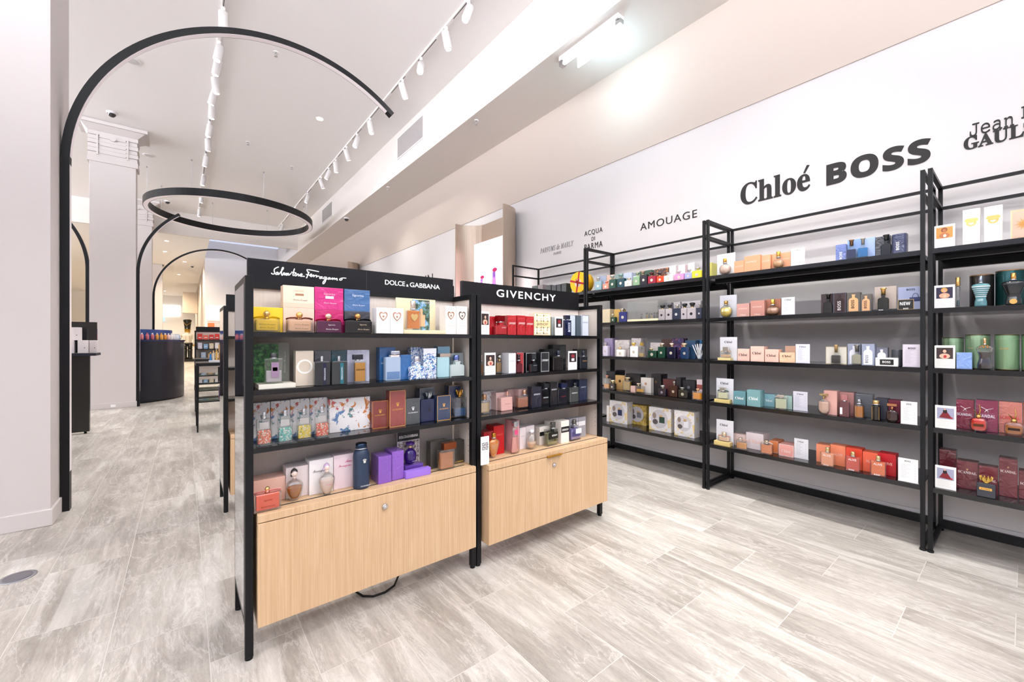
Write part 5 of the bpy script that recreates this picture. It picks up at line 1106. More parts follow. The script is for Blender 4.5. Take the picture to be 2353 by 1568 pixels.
('box','W3',1,2.4505,3.72,1.8665,0.143,0.09,0.1605,'#3f5c4a','dark green box behind black floral bottle',{}),
('box','W3',1,2.2695,3.72,1.8665,0.159,0.09,0.1565,'tor','tortoise print box behind orange bottle',{}),
('box','W3',1,2.151,3.72,1.8665,0.068,0.09,0.1675,'#f1eaec','white box behind cream bottle',{}),
('box','W3',1,2.0555,3.72,1.8665,0.069,0.09,0.1615,'#efd9dc','blush box behind pink bottle',{}),
('box','W3',1,1.9615,3.72,1.8665,0.063,0.09,0.1675,'#f2f0f2','white box behind lilac bottle',{}),
('bottle','W3',1,2.986,3.615,1.8665,0.092,0.045,0.1005,'#8db0b8','light blue square bottle with pale cap',{'cap':(-0.014,0.05,0.05),'capk':'dome','capc':'#d6dadc','med':'#d9d4c4'}),
('bottle','W3',1,2.881,3.615,1.8665,0.084,0.045,0.0625,'#e79a84','low coral square bottle',{'cap':(0,0.045,0.029),'capk':'dome','capc':'#e79a84','med':'#d9d4c4'}),
('bottle','W3',1,2.7905,3.615,1.8665,0.087,0.045,0.1005,'#1e4a33','dark green square bottle with silver cap',{'cap':(-0.0155,0.054,0.049),'capk':'dome','capc':'#c9cfc8','med':'#d9d4c4'}),
('bottle','W3',1,2.6813,3.615,1.8665,0.0914,0.045,0.0965,'#12444e','teal square bottle with pale cap',{'cap':(-0.0117,0.052,0.053),'capk':'dome','capc':'#9fc0bc','med':'#d9d4c4'}),
('bottle','W3',1,2.5912,3.615,1.8665,0.0864,0.045,0.0625,'#f2efe9','cream low square bottle',{'cap':(0,0.046,0.031),'capk':'dome','capc':'#ece0cc','med':'#d9d4c4'}),
('bottle','W3',1,2.4895,3.615,1.8665,0.077,0.045,0.0975,'#8fb48a','sage green square bottle',{'cap':(0,0.042,0.04),'capk':'dome','capc':'#a9bfa0','med':'#d9d4c4'}),
('bottle','W3',1,2.405,3.615,1.8665,0.082,0.045,0.1015,'#20151c','black floral square bottle',{'cap':(-0.0205,0.047,0.047),'capk':'dome','capc':'#c6b4a4','med':'#d9d4c4'}),
('bottle','W3',1,2.312,3.615,1.8665,0.09,0.045,0.0765,'#a3122f','crimson square bottle with dark cap',{'cap':(-0.0155,0.043,0.043),'capk':'dome','capc':'#4a1620','med':'#d9d4c4'}),
('bottle','W3',1,2.2225,3.615,1.8665,0.075,0.045,0.0645,'#e04a1c','orange square bottle with dark cap',{'cap':(-0.014,0.049,0.043),'capk':'dome','capc':'#2a2030','med':'#d9d4c4'}),
('bottle','W3',1,2.1345,3.615,1.8665,0.095,0.045,0.0605,'#f4f1ef','white square bottle with silver cap',{'cap':(-0.013,0.043,0.032),'capk':'dome','capc':'#cfd0d4','med':'#d9d4c4'}),
('bottle','W3',1,2.026,3.615,1.8665,0.092,0.045,0.0625,'#ea9ccb','pink square bottle with silver cap',{'cap':(-0.012,0.044,0.031),'capk':'dome','capc':'#d6d6dc','med':'#d9d4c4'}),
('bottle','W3',1,1.937,3.615,1.8665,0.068,0.045,0.0615,'#a9aee6','lilac square bottle with silver cap',{'cap':(0,0.039,0.033),'capk':'dome','capc':'#d6d6dc','med':'#d9d4c4'}),
('bottle','W3',1,1.855,3.615,1.8665,0.092,0.045,0.0695,'#f0e43c','yellow square bottle with silver cap',{'cap':(0,0.044,0.032),'capk':'dome','capc':'#cfcfd2','med':'#d9d4c4'}),
('box','W3',2,2.915,3.67,1.5005,0.104,0.1,0.1535,'#f2e2bd','cream box near the wall post',{}),
('box','W3',2,2.7885,3.7,1.5005,0.081,0.1,0.1475,'#e6bd62','gold box between green and navy bottles',{}),
('bottle','W3',2,2.784,3.615,1.5005,0.058,0.045,0.0575,'#123a26','small dark green bottle beside gold box',{'cap':(-0.012,0.034,0.039),'capk':'dome','capc':'#d9cfb0','med':'#d9d4c4'}),
('bottle','W3',2,2.6565,3.615,1.5005,0.101,0.045,0.1065,'#1c2a70','royal blue square bottle',{'cap':(-0.019,0.053,0.041),'capk':'dome','capc':'#d9cfb8','med':'#d9d4c4'}),
('case','W3',2,2.417,3.61,1.5005,0.3539,0.16,0.2095,'#f4e4bc','clear display case with tiny tester bottles inside',{}),
('box','W3',2,2.2575,3.773,1.5005,0.125,0.09,0.1825,'#b9b4b8','light grey box behind black capped bottles',{}),
('box','W3',2,2.093,3.7,1.5005,0.068,0.09,0.1735,'#c9c4c6','pale box with silver corner behind navy bottle',{}),
('box','W3',2,1.9535,3.7,1.5005,0.181,0.09,0.1725,'#d6d0d4','wide white box at the wall post',{}),
('bottle','W3',2,2.205,3.615,1.5005,0.0679,0.045,0.1065,'#a9a2a4','first grey bottle with black dome cap',{'cap':(0,0.055,0.042),'capk':'dome','capc':'#0e0e10','med':'#2a2a30'}),
('bottle','W3',2,2.131,3.615,1.5005,0.07,0.045,0.1065,'#aca5a8','second grey bottle with black dome cap',{'cap':(0,0.046,0.042),'capk':'dome','capc':'#0e0e10','med':'#2a2a30'}),
('bottle','W3',2,2.053,3.615,1.5005,0.08,0.045,0.1065,'#272f44','navy bottle with pale dome cap between grey bottles',{'cap':(0,0.043,0.041),'capk':'dome','capc':'#d9d6d2','med':'#d9d9dc'}),
('bottle','W3',2,1.98,3.615,1.5005,0.058,0.045,0.1015,'#afa8ac','third grey bottle with black dome cap',{'cap':(0,0.049,0.048),'capk':'dome','capc':'#0e0e10','med':'#2a2a30'}),
('bottle','W3',2,1.9065,3.615,1.5005,0.083,0.045,0.1025,'#b1aaae','fourth grey bottle with black dome cap',{'cap':(0,0.053,0.05),'capk':'dome','capc':'#0e0e10','med':'#2a2a30'}),
('bottle','W3',2,1.8335,3.615,1.5005,0.051,0.045,0.0995,'#272f44','navy bottle at the wall post',{'cap':(0,0.031,0.045),'capk':'dome','capc':'#c6c3c4','med':'#d9d9dc'}),
('box','W3',3,2.893,3.68,1.1345,0.114,0.1,0.1965,'#a294b8','lavender box behind lavender bottle',{}),
('box','W3',3,2.7115,3.68,1.1345,0.183,0.06,0.1765,'mar','wide marbled white box',{}),
('box','W3',3,2.549,3.7,1.1345,0.114,0.1,0.1945,'mar','tall marbled white box',{}),
('box','W3',3,2.3255,3.7,1.1345,0.109,0.05,0.1485,'mar','marbled grey box behind small green bottle',{}),
('box','W3',3,2.2085,3.71,1.1345,0.109,0.08,0.1885,'#4a3230','brown box behind navy black bottle',{}),
('box','W3',3,2.092,3.71,1.1345,0.118,0.08,0.1925,'tor2','purple floral box behind blue bottle',{}),
('box','W3',3,1.9555,3.69,1.1345,0.099,0.08,0.1705,'#2c4f72','dark blue picture box beside blotter glass',{}),
('box','W3',3,1.9175,3.773,1.1345,0.057,0.06,0.1755,'#3f80b0','bright blue box behind blotter strips',{}),
('bottle','W3',3,2.886,3.615,1.1345,0.066,0.045,0.1115,'#cfc8da','pale lavender square bottle',{'cap':(-0.009,0.048,0.041),'capk':'dome','capc':'#c8c0d0','med':'#d9d4c4'}),
('bottle','W3',3,2.69,3.615,1.1345,0.096,0.045,0.0735,'#f4f1ec','low white bottle with gold cap',{'cap':(-0.0165,0.045,0.031),'capk':'dome','capc':'#e0c69a','med':'#d9d4c4'}),
('bottle','W3',3,2.52,3.615,1.1345,0.094,0.045,0.1115,'#f6f4f0','tall white bottle with gold cap',{'cap':(-0.0145,0.051,0.037),'capk':'dome','capc':'#d9b25c','med':'#d9d4c4'}),
('bottle','W3',3,2.3105,3.615,1.1345,0.097,0.045,0.0695,'#0f3a2a','low dark green bottle with cream cap',{'cap':(-0.0155,0.042,0.024),'capk':'dome','capc':'#e6d4a0','med':'#d9d4c4'}),
('bottle','W3',3,2.209,3.615,1.1345,0.074,0.045,0.1095,'#0f3a2c','tall dark green bottle with rose gold cap',{'cap':(0,0.053,0.037),'capk':'dome','capc':'#e9cfc0','med':'#d9d4c4'}),
('bottle','W3',3,2.1065,3.615,1.1345,0.087,0.045,0.1085,'#10122c','navy black bottle with rose gold cap',{'cap':(0,0.05,0.041),'capk':'dome','capc':'#ecd4c4','med':'#d9d4c4'}),
('bottle','W3',3,1.9725,3.615,1.1345,0.077,0.045,0.1085,'#0f2f56','dark blue patterned bottle with gold cap',{'cap':(-0.011,0.059,0.04),'capk':'dome','capc':'#ecd4b8','med':'#d9d4c4'}),
('bottle','W3',3,2.4315,3.615,1.1345,0.057,0.024,0.1095,'glass','clear gold capped bottle beside tall white bottle',{'cap':(0,0.03,0.041),'capk':'cyl','capc':'#d9b25c','liq':'#c9a860','lv':0.35}),
('strips','W3',3,1.8425,3.62,1.1345,0.055,0.04,0.1435,'#f0f2f8','glass of crossed white blotter strips',{}),
('box','W3',4,2.8851,3.71,0.7705,0.1219,0.08,0.1925,'#22242a','black box behind amber bottle',{}),
('box','W3',4,2.8465,3.793,0.7705,0.067,0.08,0.2025,'#1f2126','second black box near the wall post',{}),
('box','W3',4,2.762,3.7117,0.7705,0.1219,0.05,0.1545,'#d2a86c','tan box with round emblem',{'med':'#3a3028'}),
('box','W3',4,2.609,3.73,0.7705,0.18,0.1,0.1785,'#201e20','wide black box behind gold bottles',{}),
('box','W3',4,2.5413,3.63,0.7705,0.0534,0.04,0.0635,'#c9a8a0','small blush box',{}),
('box','W3',4,2.4215,3.6825,0.7705,0.117,0.05,0.1545,'#dcd6cf','white box with faint round emblem',{'med':'#c9a78a'}),
('box','W3',4,2.339,3.7355,0.7705,0.11,0.12,0.1935,'#262224','black marbled box with bronze emblem',{'med':'#6a543a'}),
('box','W3',4,2.175,3.7,0.7705,0.1279,0.06,0.1555,'#5a2c2c','dark brown box behind brown bottle',{}),
('box','W3',4,2.0854,3.71,0.7705,0.0489,0.1,0.1765,'#2f2d30','black open box beside brown bottle',{}),
('box','W3',4,1.9755,3.7,0.7705,0.117,0.1,0.1575,'#26272c','black square emblem box',{'med':'#8a8c94'}),
('box','W3',4,1.862,3.68,0.7705,0.052,0.05,0.1775,'#e4d4d8','white box with red skyline print',{'rect':[(0,0.5,1,0.74,'#a0544c')]}),
('bottle','W3',4,2.8885,3.637,0.7705,0.083,0.0349,0.1185,'glass','amber bottle with rose cap next to wall post',{'cap':(0,0.046,0.036),'capk':'dome','capc':'#d9a088','liq':'#e89a1e','lv':0.45}),
('bottle','W3',4,2.7945,3.615,0.7705,0.063,0.045,0.0695,'#27221e','low black labelled bottle',{'cap':(0,0.05,0.039),'capk':'dome','capc':'#efe3b4','med':'#d9d4c4'}),
('bottle','W3',4,2.6485,3.668,0.7705,0.097,0.0407,0.1095,'glass','pair of gold cased bottles with horse head caps',{'cap':(0,0.081,0.038),'capk':'dome','capc':'#e6d8b8','liq':'#c9a03c','lv':0.9}),
('bottle','W3',4,2.4692,3.64,0.7705,0.0884,0.0395,0.0685,'glass','low gold and amber bottle with cream cap',{'cap':(-0.0223,0.041,0.029),'capk':'dome','capc':'#f2ecd8','liq':'#e8a51e','lv':0.5}),
('bottle','W3',4,2.2025,3.615,0.7705,0.079,0.045,0.0685,'#1c1628','dark plum bottle with white cap',{'cap':(0,0.048,0.033),'capk':'dome','capc':'#e6e6ea','med':'#9a9aa6'}),
('bottle','W3',4,2.0835,3.615,0.7705,0.079,0.045,0.1075,'#2e1512','tall dark brown bottle with silver cap',{'cap':(0,0.03,0.045),'capk':'dome','capc':'#a8a4a0','med':'#c9b8a8'}),
('bottle','W3',4,1.9905,3.615,0.7705,0.089,0.045,0.0745,'#181c1a','black green bottle with silver cap',{'cap':(-0.013,0.043,0.025),'capk':'dome','capc':'#c2c8c6','med':'#cfd0b8'}),
('bottle','W3',4,1.841,3.592,0.7705,0.094,0.0395,0.0795,'glass','wide orange bottle with rose gold cap',{'cap':(0,0.041,0.024),'capk':'dome','capc':'#e6b898','liq':'#ef9a22','lv':0.8}),
('box','W3',5,2.912,3.694,0.4025,0.0319,0.1,0.1785,'#f3eeea','narrow white box half hidden by the post',{'gp':None}),
('box','W3',5,2.779,3.706,0.4025,0.2319,0.1,0.2415,'gld','white and gold gift box with navy bottle print',{'gp':'#202a52'}),
('box','W3',5,2.609,3.809,0.4025,0.224,0.1,0.2105,'gld2','mustard gift box with silver bottle print',{'gp':'#7c7f84'}),
('box','W3',5,2.2755,3.701,0.4025,0.243,0.1,0.2325,'gld','white gift box with dark green bottle print',{'gp':'#1d3a2c'}),
('box','W3',5,2.0015,3.665,0.4025,0.197,0.1,0.2395,'gld','white gift box with white bottle print',{'gp':'#e8e8ec'}),
('box','W2',1,1.7875,3.73,1.8665,0.029,0.1,0.1435,'#d9d470','yellow green box by the wall post',{}),
('card','W2',1,1.6195,3.663,1.8665,0.149,0.01,0.1895,'#f4f5f6','tall white tester card behind round bottle',{}),
('bottle','W2',1,1.6135,3.6,1.8665,0.099,0.06,0.0985,'glass','round blush bottle with gold cap on tester card',{'cap':(0,0.03,0.042),'capk':'cyl','capc':'#c99a4a','shape':'oval','liq':'#ecc8b4','lv':0.8}),
('box','W2',1,1.4995,3.63,1.8665,0.079,0.05,0.1045,'#e8a37c','short peach box beside tester card',{'tx':[('NOMADE',0.5,0.55,0.8,0.12,'#f4dcc8','n')]}),
('box','W2',1,1.3981,3.63,1.8665,0.1199,0.05,0.1325,'#e9a57e','taller peach box with white lettering',{'tx':[('NOMADE',0.45,0.62,0.72,0.1,'#f6e2d0','n')]}),
('box','W2',1,1.304,3.65,1.8665,0.0658,0.05,0.1245,'#ecab84','peach box behind gold ring bottle',{'tx':[('NOMADE',0.5,0.6,0.8,0.1,'#f6e2d0','n')]}),
('box','W2',1,1.206,3.678,1.8665,0.1279,0.05,0.1285,'#eeae86','widest peach box beside price card',{'tx':[('NOMADE',0.75,0.6,0.5,0.08,'#f6e2d0','n')]}),
('bottle','W2',1,1.2125,3.615,1.8665,0.083,0.06,0.0845,'glass','round clear bottle with gold cap and slanted band',{'cap':(0,0.029,0.05),'capk':'cyl','capc':'#dba650','shape':'oval','liq':'#e6ac74','lv':0.7}),
('card','W2',1,1.0695,3.6,1.8665,0.089,0.006,0.1295,'#f6f8f8','white price card after peach boxes',{'tx':[('Chloé',0.5,0.9,0.4,0.08,'#6a6a70','s')],'lines':1}),
('card','W2',2,1.6085,3.678,1.5005,0.141,0.01,0.1965,'#e6e9f2','tall pale tester card behind gold bottle',{'tx':[('NOMADE',0.55,0.76,0.35,0.04,'#d9c9a0','n')]}),
('bottle','W2',2,1.6115,3.615,1.5005,0.107,0.06,0.1065,'glass','faceted gold bottle with cork coloured cap',{'cap':(0,0.031,0.038),'capk':'cyl','capc':'#b98a4e','shape':'oval','liq':'#f0d060','lv':0.8}),
('box','W2',2,1.464,3.62,1.5005,0.098,0.05,0.1095,'#c4948a','short rose brown box',{'tx':[('NOMADE',0.5,0.62,0.82,0.1,'#f0dcd6','n'),('Chloé',0.5,0.15,0.5,0.13,'#f0dcd6','s')]}),
('box','W2',2,1.3555,3.62,1.5005,0.103,0.05,0.1265,'#bd877a','taller rose brown box',{'tx':[('NOMADE',0.5,0.6,0.82,0.09,'#f0dcd6','n'),('Chloé',0.5,0.12,0.45,0.11,'#f0dcd6','s')]}),
('box','W2',2,1.2635,3.678,1.5005,0.111,0.05,0.1345,'#bf8068','copper box behind round gold bottle',{}),
('bottle','W2',2,1.2515,3.615,1.5005,0.103,0.06,0.0805,'glass','round clear bottle with gold cap before copper box',{'cap':(0,0.03,0.048),'capk':'cyl','capc':'#e2b659','shape':'oval','liq':'#c9906c','lv':0.75}),
('card','W2',2,1.133,3.6,1.5005,0.088,0.006,0.1325,'#e0e2ee','pale price card after rose boxes',{'tx':[('Chloé',0.5,0.87,0.5,0.1,'#2a2a32','s')],'lines':1}),
('box','W2',1,0.8175,3.63,1.8665,0.0589,0.05,0.1165,'#6579b8','short periwinkle foil box with rotated name',{'coat':1,'tx':[('BOSS',0.5,0.32,0.26,0.6,'#f0f2fa','B90')]}),
('box','W2',1,0.749,3.66,1.8665,0.0759,0.05,0.1445,'#8fb0e4','light blue box behind navy bottle',{}),
('box','W2',1,0.6745,3.66,1.8665,0.073,0.05,0.1415,'#a9c0ec','silver blue box behind bright blue bottle',{}),
('box','W2',1,0.596,3.65,1.8665,0.076,0.05,0.1335,'#33363f','black foil box behind black bottle',{'coat':1}),
('bottle','W2',1,0.757,3.615,1.8665,0.056,0.024,0.0945,'glass','navy bottle with bronze flared cap',{'cap':(0,0.03,0.042),'capk':'flare','capc':'#8a6a50','shape':'shoulder','liq':'#151a52','lv':0.72}),
('bottle','W2',1,0.6955,3.615,1.8665,0.059,0.0248,0.0915,'glass','bright blue bottle with silver flared cap',{'cap':(0,0.027,0.044),'capk':'flare','capc':'#b9b4a8','shape':'shoulder','liq':'#1f80cc','lv':0.75}),
('bottle','W2',1,0.5768,3.615,1.8665,0.0524,0.024,0.0955,'#121416','black bottle with black flared cap',{'cap':(0,0.034,0.041),'capk':'flare','capc':'#17181a','shape':'shoulder'}),
('tin','W2',1,0.5132,3.61,1.8665,0.0724,0.08,0.1285,'#3b4262','navy tin with rounded corners and rotated name',{'tx':[('BOSS',0.42,0.38,0.22,0.55,'#f2f2f6','B90')]}),
('box','W2',2,0.9,3.642,1.5005,0.072,0.05,0.1415,'#3a2d31','dark brown box behind black bottle',{}),
('bottle','W2',2,0.889,3.615,1.5005,0.054,0.024,0.1025,'#101211','black bottle beside brown silhouette box',{'cap':(0,0.03,0.034),'capk':'flare','capc':'#141614','shape':'shoulder'}),
('box','W2',2,0.819,3.61,1.5005,0.07,0.05,0.1385,'#37292c','brown box with dark bottle silhouette and name',{'sil':'#2a1414','tx':[('BOSS',0.45,0.35,0.28,0.5,'#c9c4c6','B90')],'frame':'#6a6e86'}),
('box','W2',2,0.7435,3.61,1.5005,0.073,0.05,0.1345,'#56534f','taller grey box with tan bottle silhouette',{'sil':'#d9a878','tx':[('BOSS',0.45,0.4,0.24,0.5,'#1a1614','B90')]}),
('box','W2',2,0.677,3.61,1.5005,0.056,0.05,0.1175,'#5c5854','shorter grey box with tan bottle silhouette',{'sil':'#d9a67a','tx':[('BOSS',0.45,0.4,0.28,0.48,'#1a1614','B90')]}),
('card','W2',2,0.5895,3.68,1.5005,0.111,0.006,0.1665,'#d2c3b6','tall beige backing card',{}),
('tray','W2',2,0.586,3.6,1.5005,0.124,0.07,0.0095,'#15171c','black tester base with white name',{'tx':[('BOSS',0.4,0.5,0.22,0.7,'#f2f2f4','B')]}),
('bottle','W2',2,0.592,3.623,1.5106,0.056,0.024,0.0974,'#0f1511','glossy black bottle with gold flared cap',{'cap':(0,0.033,0.044),'capk':'flare','capc':'#d9ae66','shape':'shoulder'}),
('card','W2',2,0.467,3.66,1.5005,0.114,0.006,0.1495,'#a9b4d6','pale blue card with navy bag picture',{'tx':[('BOSS',0.53,0.88,0.36,0.08,'#1f2a4c','B')],'bag':'#24356a'}),
('card','W2',2,0.478,3.595,1.5005,0.074,0.006,0.0645,'#0f0f11','small black sign reading new',{'tx':[('NEW',0.45,0.6,0.66,0.32,'#f4f4f4','b'),('BOSS',0.5,0.1,0.32,0.14,'#e8e8e8','B')],'frame':'#c9a86a'}),
('card','W2',3,1.594,3.65,1.1345,0.142,0.006,0.1995,'#eceef4','tall white tester card with black serif name',{'tx':[('Chloé',0.5,0.79,0.48,0.1,'#26262c','s')]}),
('tray','W2',3,1.607,3.595,1.1345,0.106,0.05,0.0215,'#d6c489','gold tester tray under bow bottle',{}),
('bottle','W2',3,1.6,3.6019,1.1566,0.086,0.0361,0.0504,'glass','low clear bottle with peach bow',{'cap':(0,0.043,0.042),'capk':'cyl','capc':'#cfcac4','bow':'#e9c49a','liq':'#e9bf98','lv':0.5}),
('box','W2',3,1.4605,3.62,1.1345,0.093,0.05,0.1005,'#e9bdae','short blush box beside tester card',{'tx':[('Chloé',0.46,0.52,0.7,0.22,'#26262c','s')]}),
('box','W2',3,1.3525,3.61,1.1345,0.099,0.1,0.1225,'#eac0b0','taller blush box with serif name',{'tx':[('Chloé',0.47,0.56,0.66,0.18,'#26262c','s')]}),
('box','W2',3,1.2485,3.61,1.1345,0.097,0.08,0.0995,'#e9bdac','third blush box with serif name',{'tx':[('Chloé',0.48,0.52,0.68,0.2,'#26262c','s')]}),
('box','W2',3,1.149,3.7,1.1345,0.07,0.05,0.1265,'#cfa78f','tan box behind the gold blush box',{}),
('box','W2',3,1.1415,3.61,1.1345,0.105,0.05,0.0775,'#efc3a0','lowest gold blush box with serif name',{'coat':1,'tx':[('Chloé',0.48,0.65,0.62,0.24,'#26262c','s')]}),
('card','W2',3,1.0385,3.6,1.1345,0.089,0.006,0.1415,'#dfe0ee','white price card after blush boxes',{'tx':[('Chloé',0.5,0.87,0.46,0.09,'#3a3a44','s')],'lines':1}),
('card','W2',4,1.624,3.65,0.7705,0.144,0.006,0.2055,'#e9ebf3','tall white tester card with green bow bottle',{'tx':[('Chloé',0.48,0.8,0.48,0.1,'#26262c','s')]}),
('tray','W2',4,1.625,3.595,0.7705,0.128,0.05,0.0295,'#cbb878','gold tester tray under green bow bottle',{}),
('bottle','W2',4,1.6245,3.6009,0.8006,0.091,0.0382,0.0674,'glass','square pale bottle with dark green bow',{'cap':(0,0.044,0.033),'capk':'cyl','capc':'#d9d6cc','bow':'#1f4a34','liq':'#ecebc8','lv':0.85}),
('box','W2',4,1.4875,3.61,0.7705,0.095,0.09,0.1105,'#5b8890','shortest teal box',{'coat':0,'tx':[('Chloé',0.5,0.5,0.7,0.2,'#f4f6f6','s')]}),
('box','W2',4,1.3735,3.592,0.7705,0.099,0.09,0.1325,'#6f999c','tallest teal box',{'coat':0,'tx':[('Chloé',0.5,0.5,0.7,0.2,'#f4f6f6','s')]}),
('box','W2',4,1.301,3.685,0.7705,0.102,0.09,0.1005,'#7fb0bc','glossy teal box behind green glass bottle',{'coat':1,'tx':[('Chloé',0.5,0.5,0.7,0.2,'#f4f6f6','s')]}),
('box','W2',4,1.154,3.664,0.7705,0.056,0.06,0.1025,'#a9c8c0','pale mint box behind green glass bottle',{}),
('bottle','W2',4,1.1845,3.599,0.7705,0.085,0.0357,0.0905,'glass','pale green square bottle with silver cap',{'cap':(0,0.047,0.022),'capk':'cyl','capc':'#dcdad0','liq':'#c9d4b8','lv':0.9,'bow':'#e8eae4'}),
('card','W2',4,1.0695,3.654,0.7705,0.093,0.006,0.1455,'#e4e4f0','white price card after teal boxes',{'tx':[('Chloé',0.5,0.87,0.46,0.09,'#3a3a44','s')],'lines':1}),
('box','W2',3,0.8485,3.65,1.1345,0.123,0.05,0.1245,'#e6e2d4','silver framed box behind dark liquid bottle',{'frame':'#b9ae8e'}),
('bottle','W2',3,0.8435,3.615,1.1345,0.057,0.024,0.0845,'glass','near black liquid bottle with gold cap',{'cap':(0,0.027,0.053),'capk':'flare','capc':'#c9a878','shape':'shoulder','liq':'#1f1c16','lv':0.75}),
('box','W2',3,0.747,3.6424,1.1345,0.07,0.05,0.1455,'#9aa3b8','first grey box with white bottle silhouette',{'sil':'#e9ecf6'}),
('box','W2',3,0.6663,3.61,1.1345,0.0663,0.06,0.1455,'#8f98ae','second grey box with white bottle silhouette',{'sil':'#f2f4fb','tx':[('BOSS',0.4,0.3,0.24,0.4,'#5a6070','B90')]}),
('bottle','W2',3,0.7278,3.615,1.1345,0.0544,0.0244,0.0915,'glass','pale grey glass bottle with dark silver cap',{'cap':(0,0.03,0.047),'capk':'flare','capc':'#8f8b84','shape':'shoulder','liq':'#b4b09a','lv':0.8}),
('box','W2',3,0.6019,3.64,1.1345,0.0599,0.05,0.1215,'#6f7280','dark grey box behind small name block',{'sil':'#e4e4f4'}),
('tray','W2',3,0.5705,3.595,1.1345,0.111,0.03,0.0555,'#f3f2ec','white block with black name plate',{'rect':[(0.2,0.16,0.82,0.82,'#1c1e1c')],'tx':[('BOSS',0.5,0.5,0.36,0.26,'#f4f4f2','B')]}),
('can','W2',3,0.528,3.628,1.1345,0.054,0.054,0.1095,'#4b4f56','dark grey cylinder beside name block',{}),
('card','W2',3,0.4515,3.6,1.1345,0.085,0.006,0.1435,'#d2cbd8','price card in acrylic holder by rack post',{'tx':[('BOSS',0.5,0.83,0.4,0.08,'#2a2a32','B')],'lines':1}),
('box','W2',4,0.8773,3.629,0.7705,0.0774,0.08,0.1715,'#d9a79c','rose box behind clear faceted bottle',{}),
('box','W2',4,0.7967,3.679,0.7705,0.0814,0.08,0.1645,'#b3827e','dusty rose box behind pink bottle',{}),
('box','W2',4,0.7075,3.709,0.7705,0.097,0.06,0.1595,'#5a5f68','dark grey foil box behind amber bottle',{'coat':1}),
('box','W2',4,0.611,3.68,0.7705,0.064,0.09,0.1395,'#3e404e','charcoal box behind black gold bottle',{}),
('box','W2',4,0.5395,3.642,0.7705,0.057,0.08,0.1405,'#6a1230','burgundy box behind dark ribbed bottle',{}),
('bottle','W2',4,0.9105,3.592,0.7705,0.073,0.0307,0.1135,'glass','clear faceted bottle with gold T shaped cap',{'cap':(0,0.049,0.036),'capk':'tee','capc':'#b8a070','shape':'hex','liq':'#e2b8a4','lv':0.8}),
('bottle','W2',4,0.7925,3.602,0.7705,0.057,0.024,0.1065,'#5a2f34','dark pink square bottle with white tag',{'cap':(0,0.033,0.047),'capk':'cyl','capc':'#c98a8c','rect':[(0.08,0.15,0.32,0.6,'#f2f2f2')]}),
('bottle','W2',4,0.715,3.592,0.7705,0.058,0.058,0.0965,'glass','round amber bottle with silver cap',{'cap':(0,0.029,0.034),'capk':'cyl','capc':'#8f9298','shape':'cyl','liq':'#b8701c','lv':0.85}),
('bottle','W2',4,0.626,3.592,0.7705,0.046,0.046,0.1035,'#12100e','black bottle with gold corner lines and cap',{'cap':(0,0.036,0.029),'capk':'cyl','capc':'#d9b87c','shape':'cyl','ribs':'#c9a868'}),
('bottle','W2',4,0.5445,3.592,0.7705,0.063,0.0265,0.0815,'#2e1d1c','dark brown ribbed bottle with rose gold cap',{'cap':(0,0.047,0.04),'capk':'tee','capc':'#b8805c','shape':'hex'}),
('card','W2',4,0.4635,3.594,0.7705,0.077,0.006,0.1445,'#f0efec','white price card in thick acrylic block',{'tx':[('BOSS',0.5,0.89,0.3,0.06,'#3a3a3e','B')],'lines':1}),
('card','W2',5,1.6305,3.663,0.4025,0.143,0.01,0.2115,'#f2f3f9','tall white tester card behind peach bow bottle',{'tx':[('Chloé',0.45,0.8,0.46,0.1,'#26262c','s')]}),
('tray','W2',5,1.628,3.6,0.4025,0.132,0.06,0.0355,'#d0b878','gold tester tray under peach bow bottle',{}),
('bottle','W2',5,1.6195,3.6101,0.4386,0.095,0.0399,0.0434,'glass','square peach bottle with peach bow on gold tray',{'cap':(0,0.038,0.034),'capk':'cyl','capc':'#d9c4a8','bow':'#efa882','liq':'#f2cdb0','lv':0.9}),
('box','W2',5,1.533,3.711,0.4025,0.108,0.08,0.1015,'#e8cfc8','blush box behind low peach bottle',{}),
('bottle','W2',5,1.47,3.595,0.4025,0.088,0.037,0.0745,'glass','low peach bottle with blush bow',{'cap':(-0.011,0.032,0.02),'capk':'cyl','capc':'#d9c9b8','bow':'#f0c4b4','liq':'#e6a878','lv':0.7}),
('box','W2',5,1.403,3.692,0.4025,0.132,0.13,0.1335,'#e9dde0','largest white blush box with rose serif name',{'tx':[('Chloé',0.5,0.5,0.68,0.24,'#efc4b4','s')]}),
('bottle','W2',5,1.2855,3.599,0.4025,0.087,0.0365,0.0845,'glass','square orange peach bottle with white bow',{'cap':(0,0.04,0.025),'capk':'cyl','capc':'#b9a890','bow':'#fae9dc','liq':'#ef9a70','lv':0.85}),
('box','W2',5,1.2655,3.705,0.4025,0.063,0.13,0.0935,'#ec8a54','orange box with white border',{'frame':'#f4efe8'}),
('box','W2',5,1.165,3.66,0.4025,0.0999,0.13,0.0905,'#eaa59a','pink box with white border',{'frame':'#f4efec','tx':[('Chloé',0.5,0.45,0.62,0.26,'#f6e4de','s')]}),
('card','W2',5,1.0684,3.671,0.4025,0.0909,0.006,0.1515,'#eceef2','white price card after pink boxes',{'tx':[('Chloé',0.46,0.86,0.44,0.08,'#3a3a44','s')],'lines':1}),
('box','W2',5,0.9355,3.687,0.4025,0.083,0.09,0.1315,'#f0946e','peach orange box, shortest of its row',{'tx':[]}),
('box','W2',5,0.845,3.676,0.4025,0.088,0.09,0.1455,'#f08c66','peach orange box, second of its row',{'tx':[('ALIVE',0.52,0.55,0.56,0.12,'#f8d8cc','n')]}),
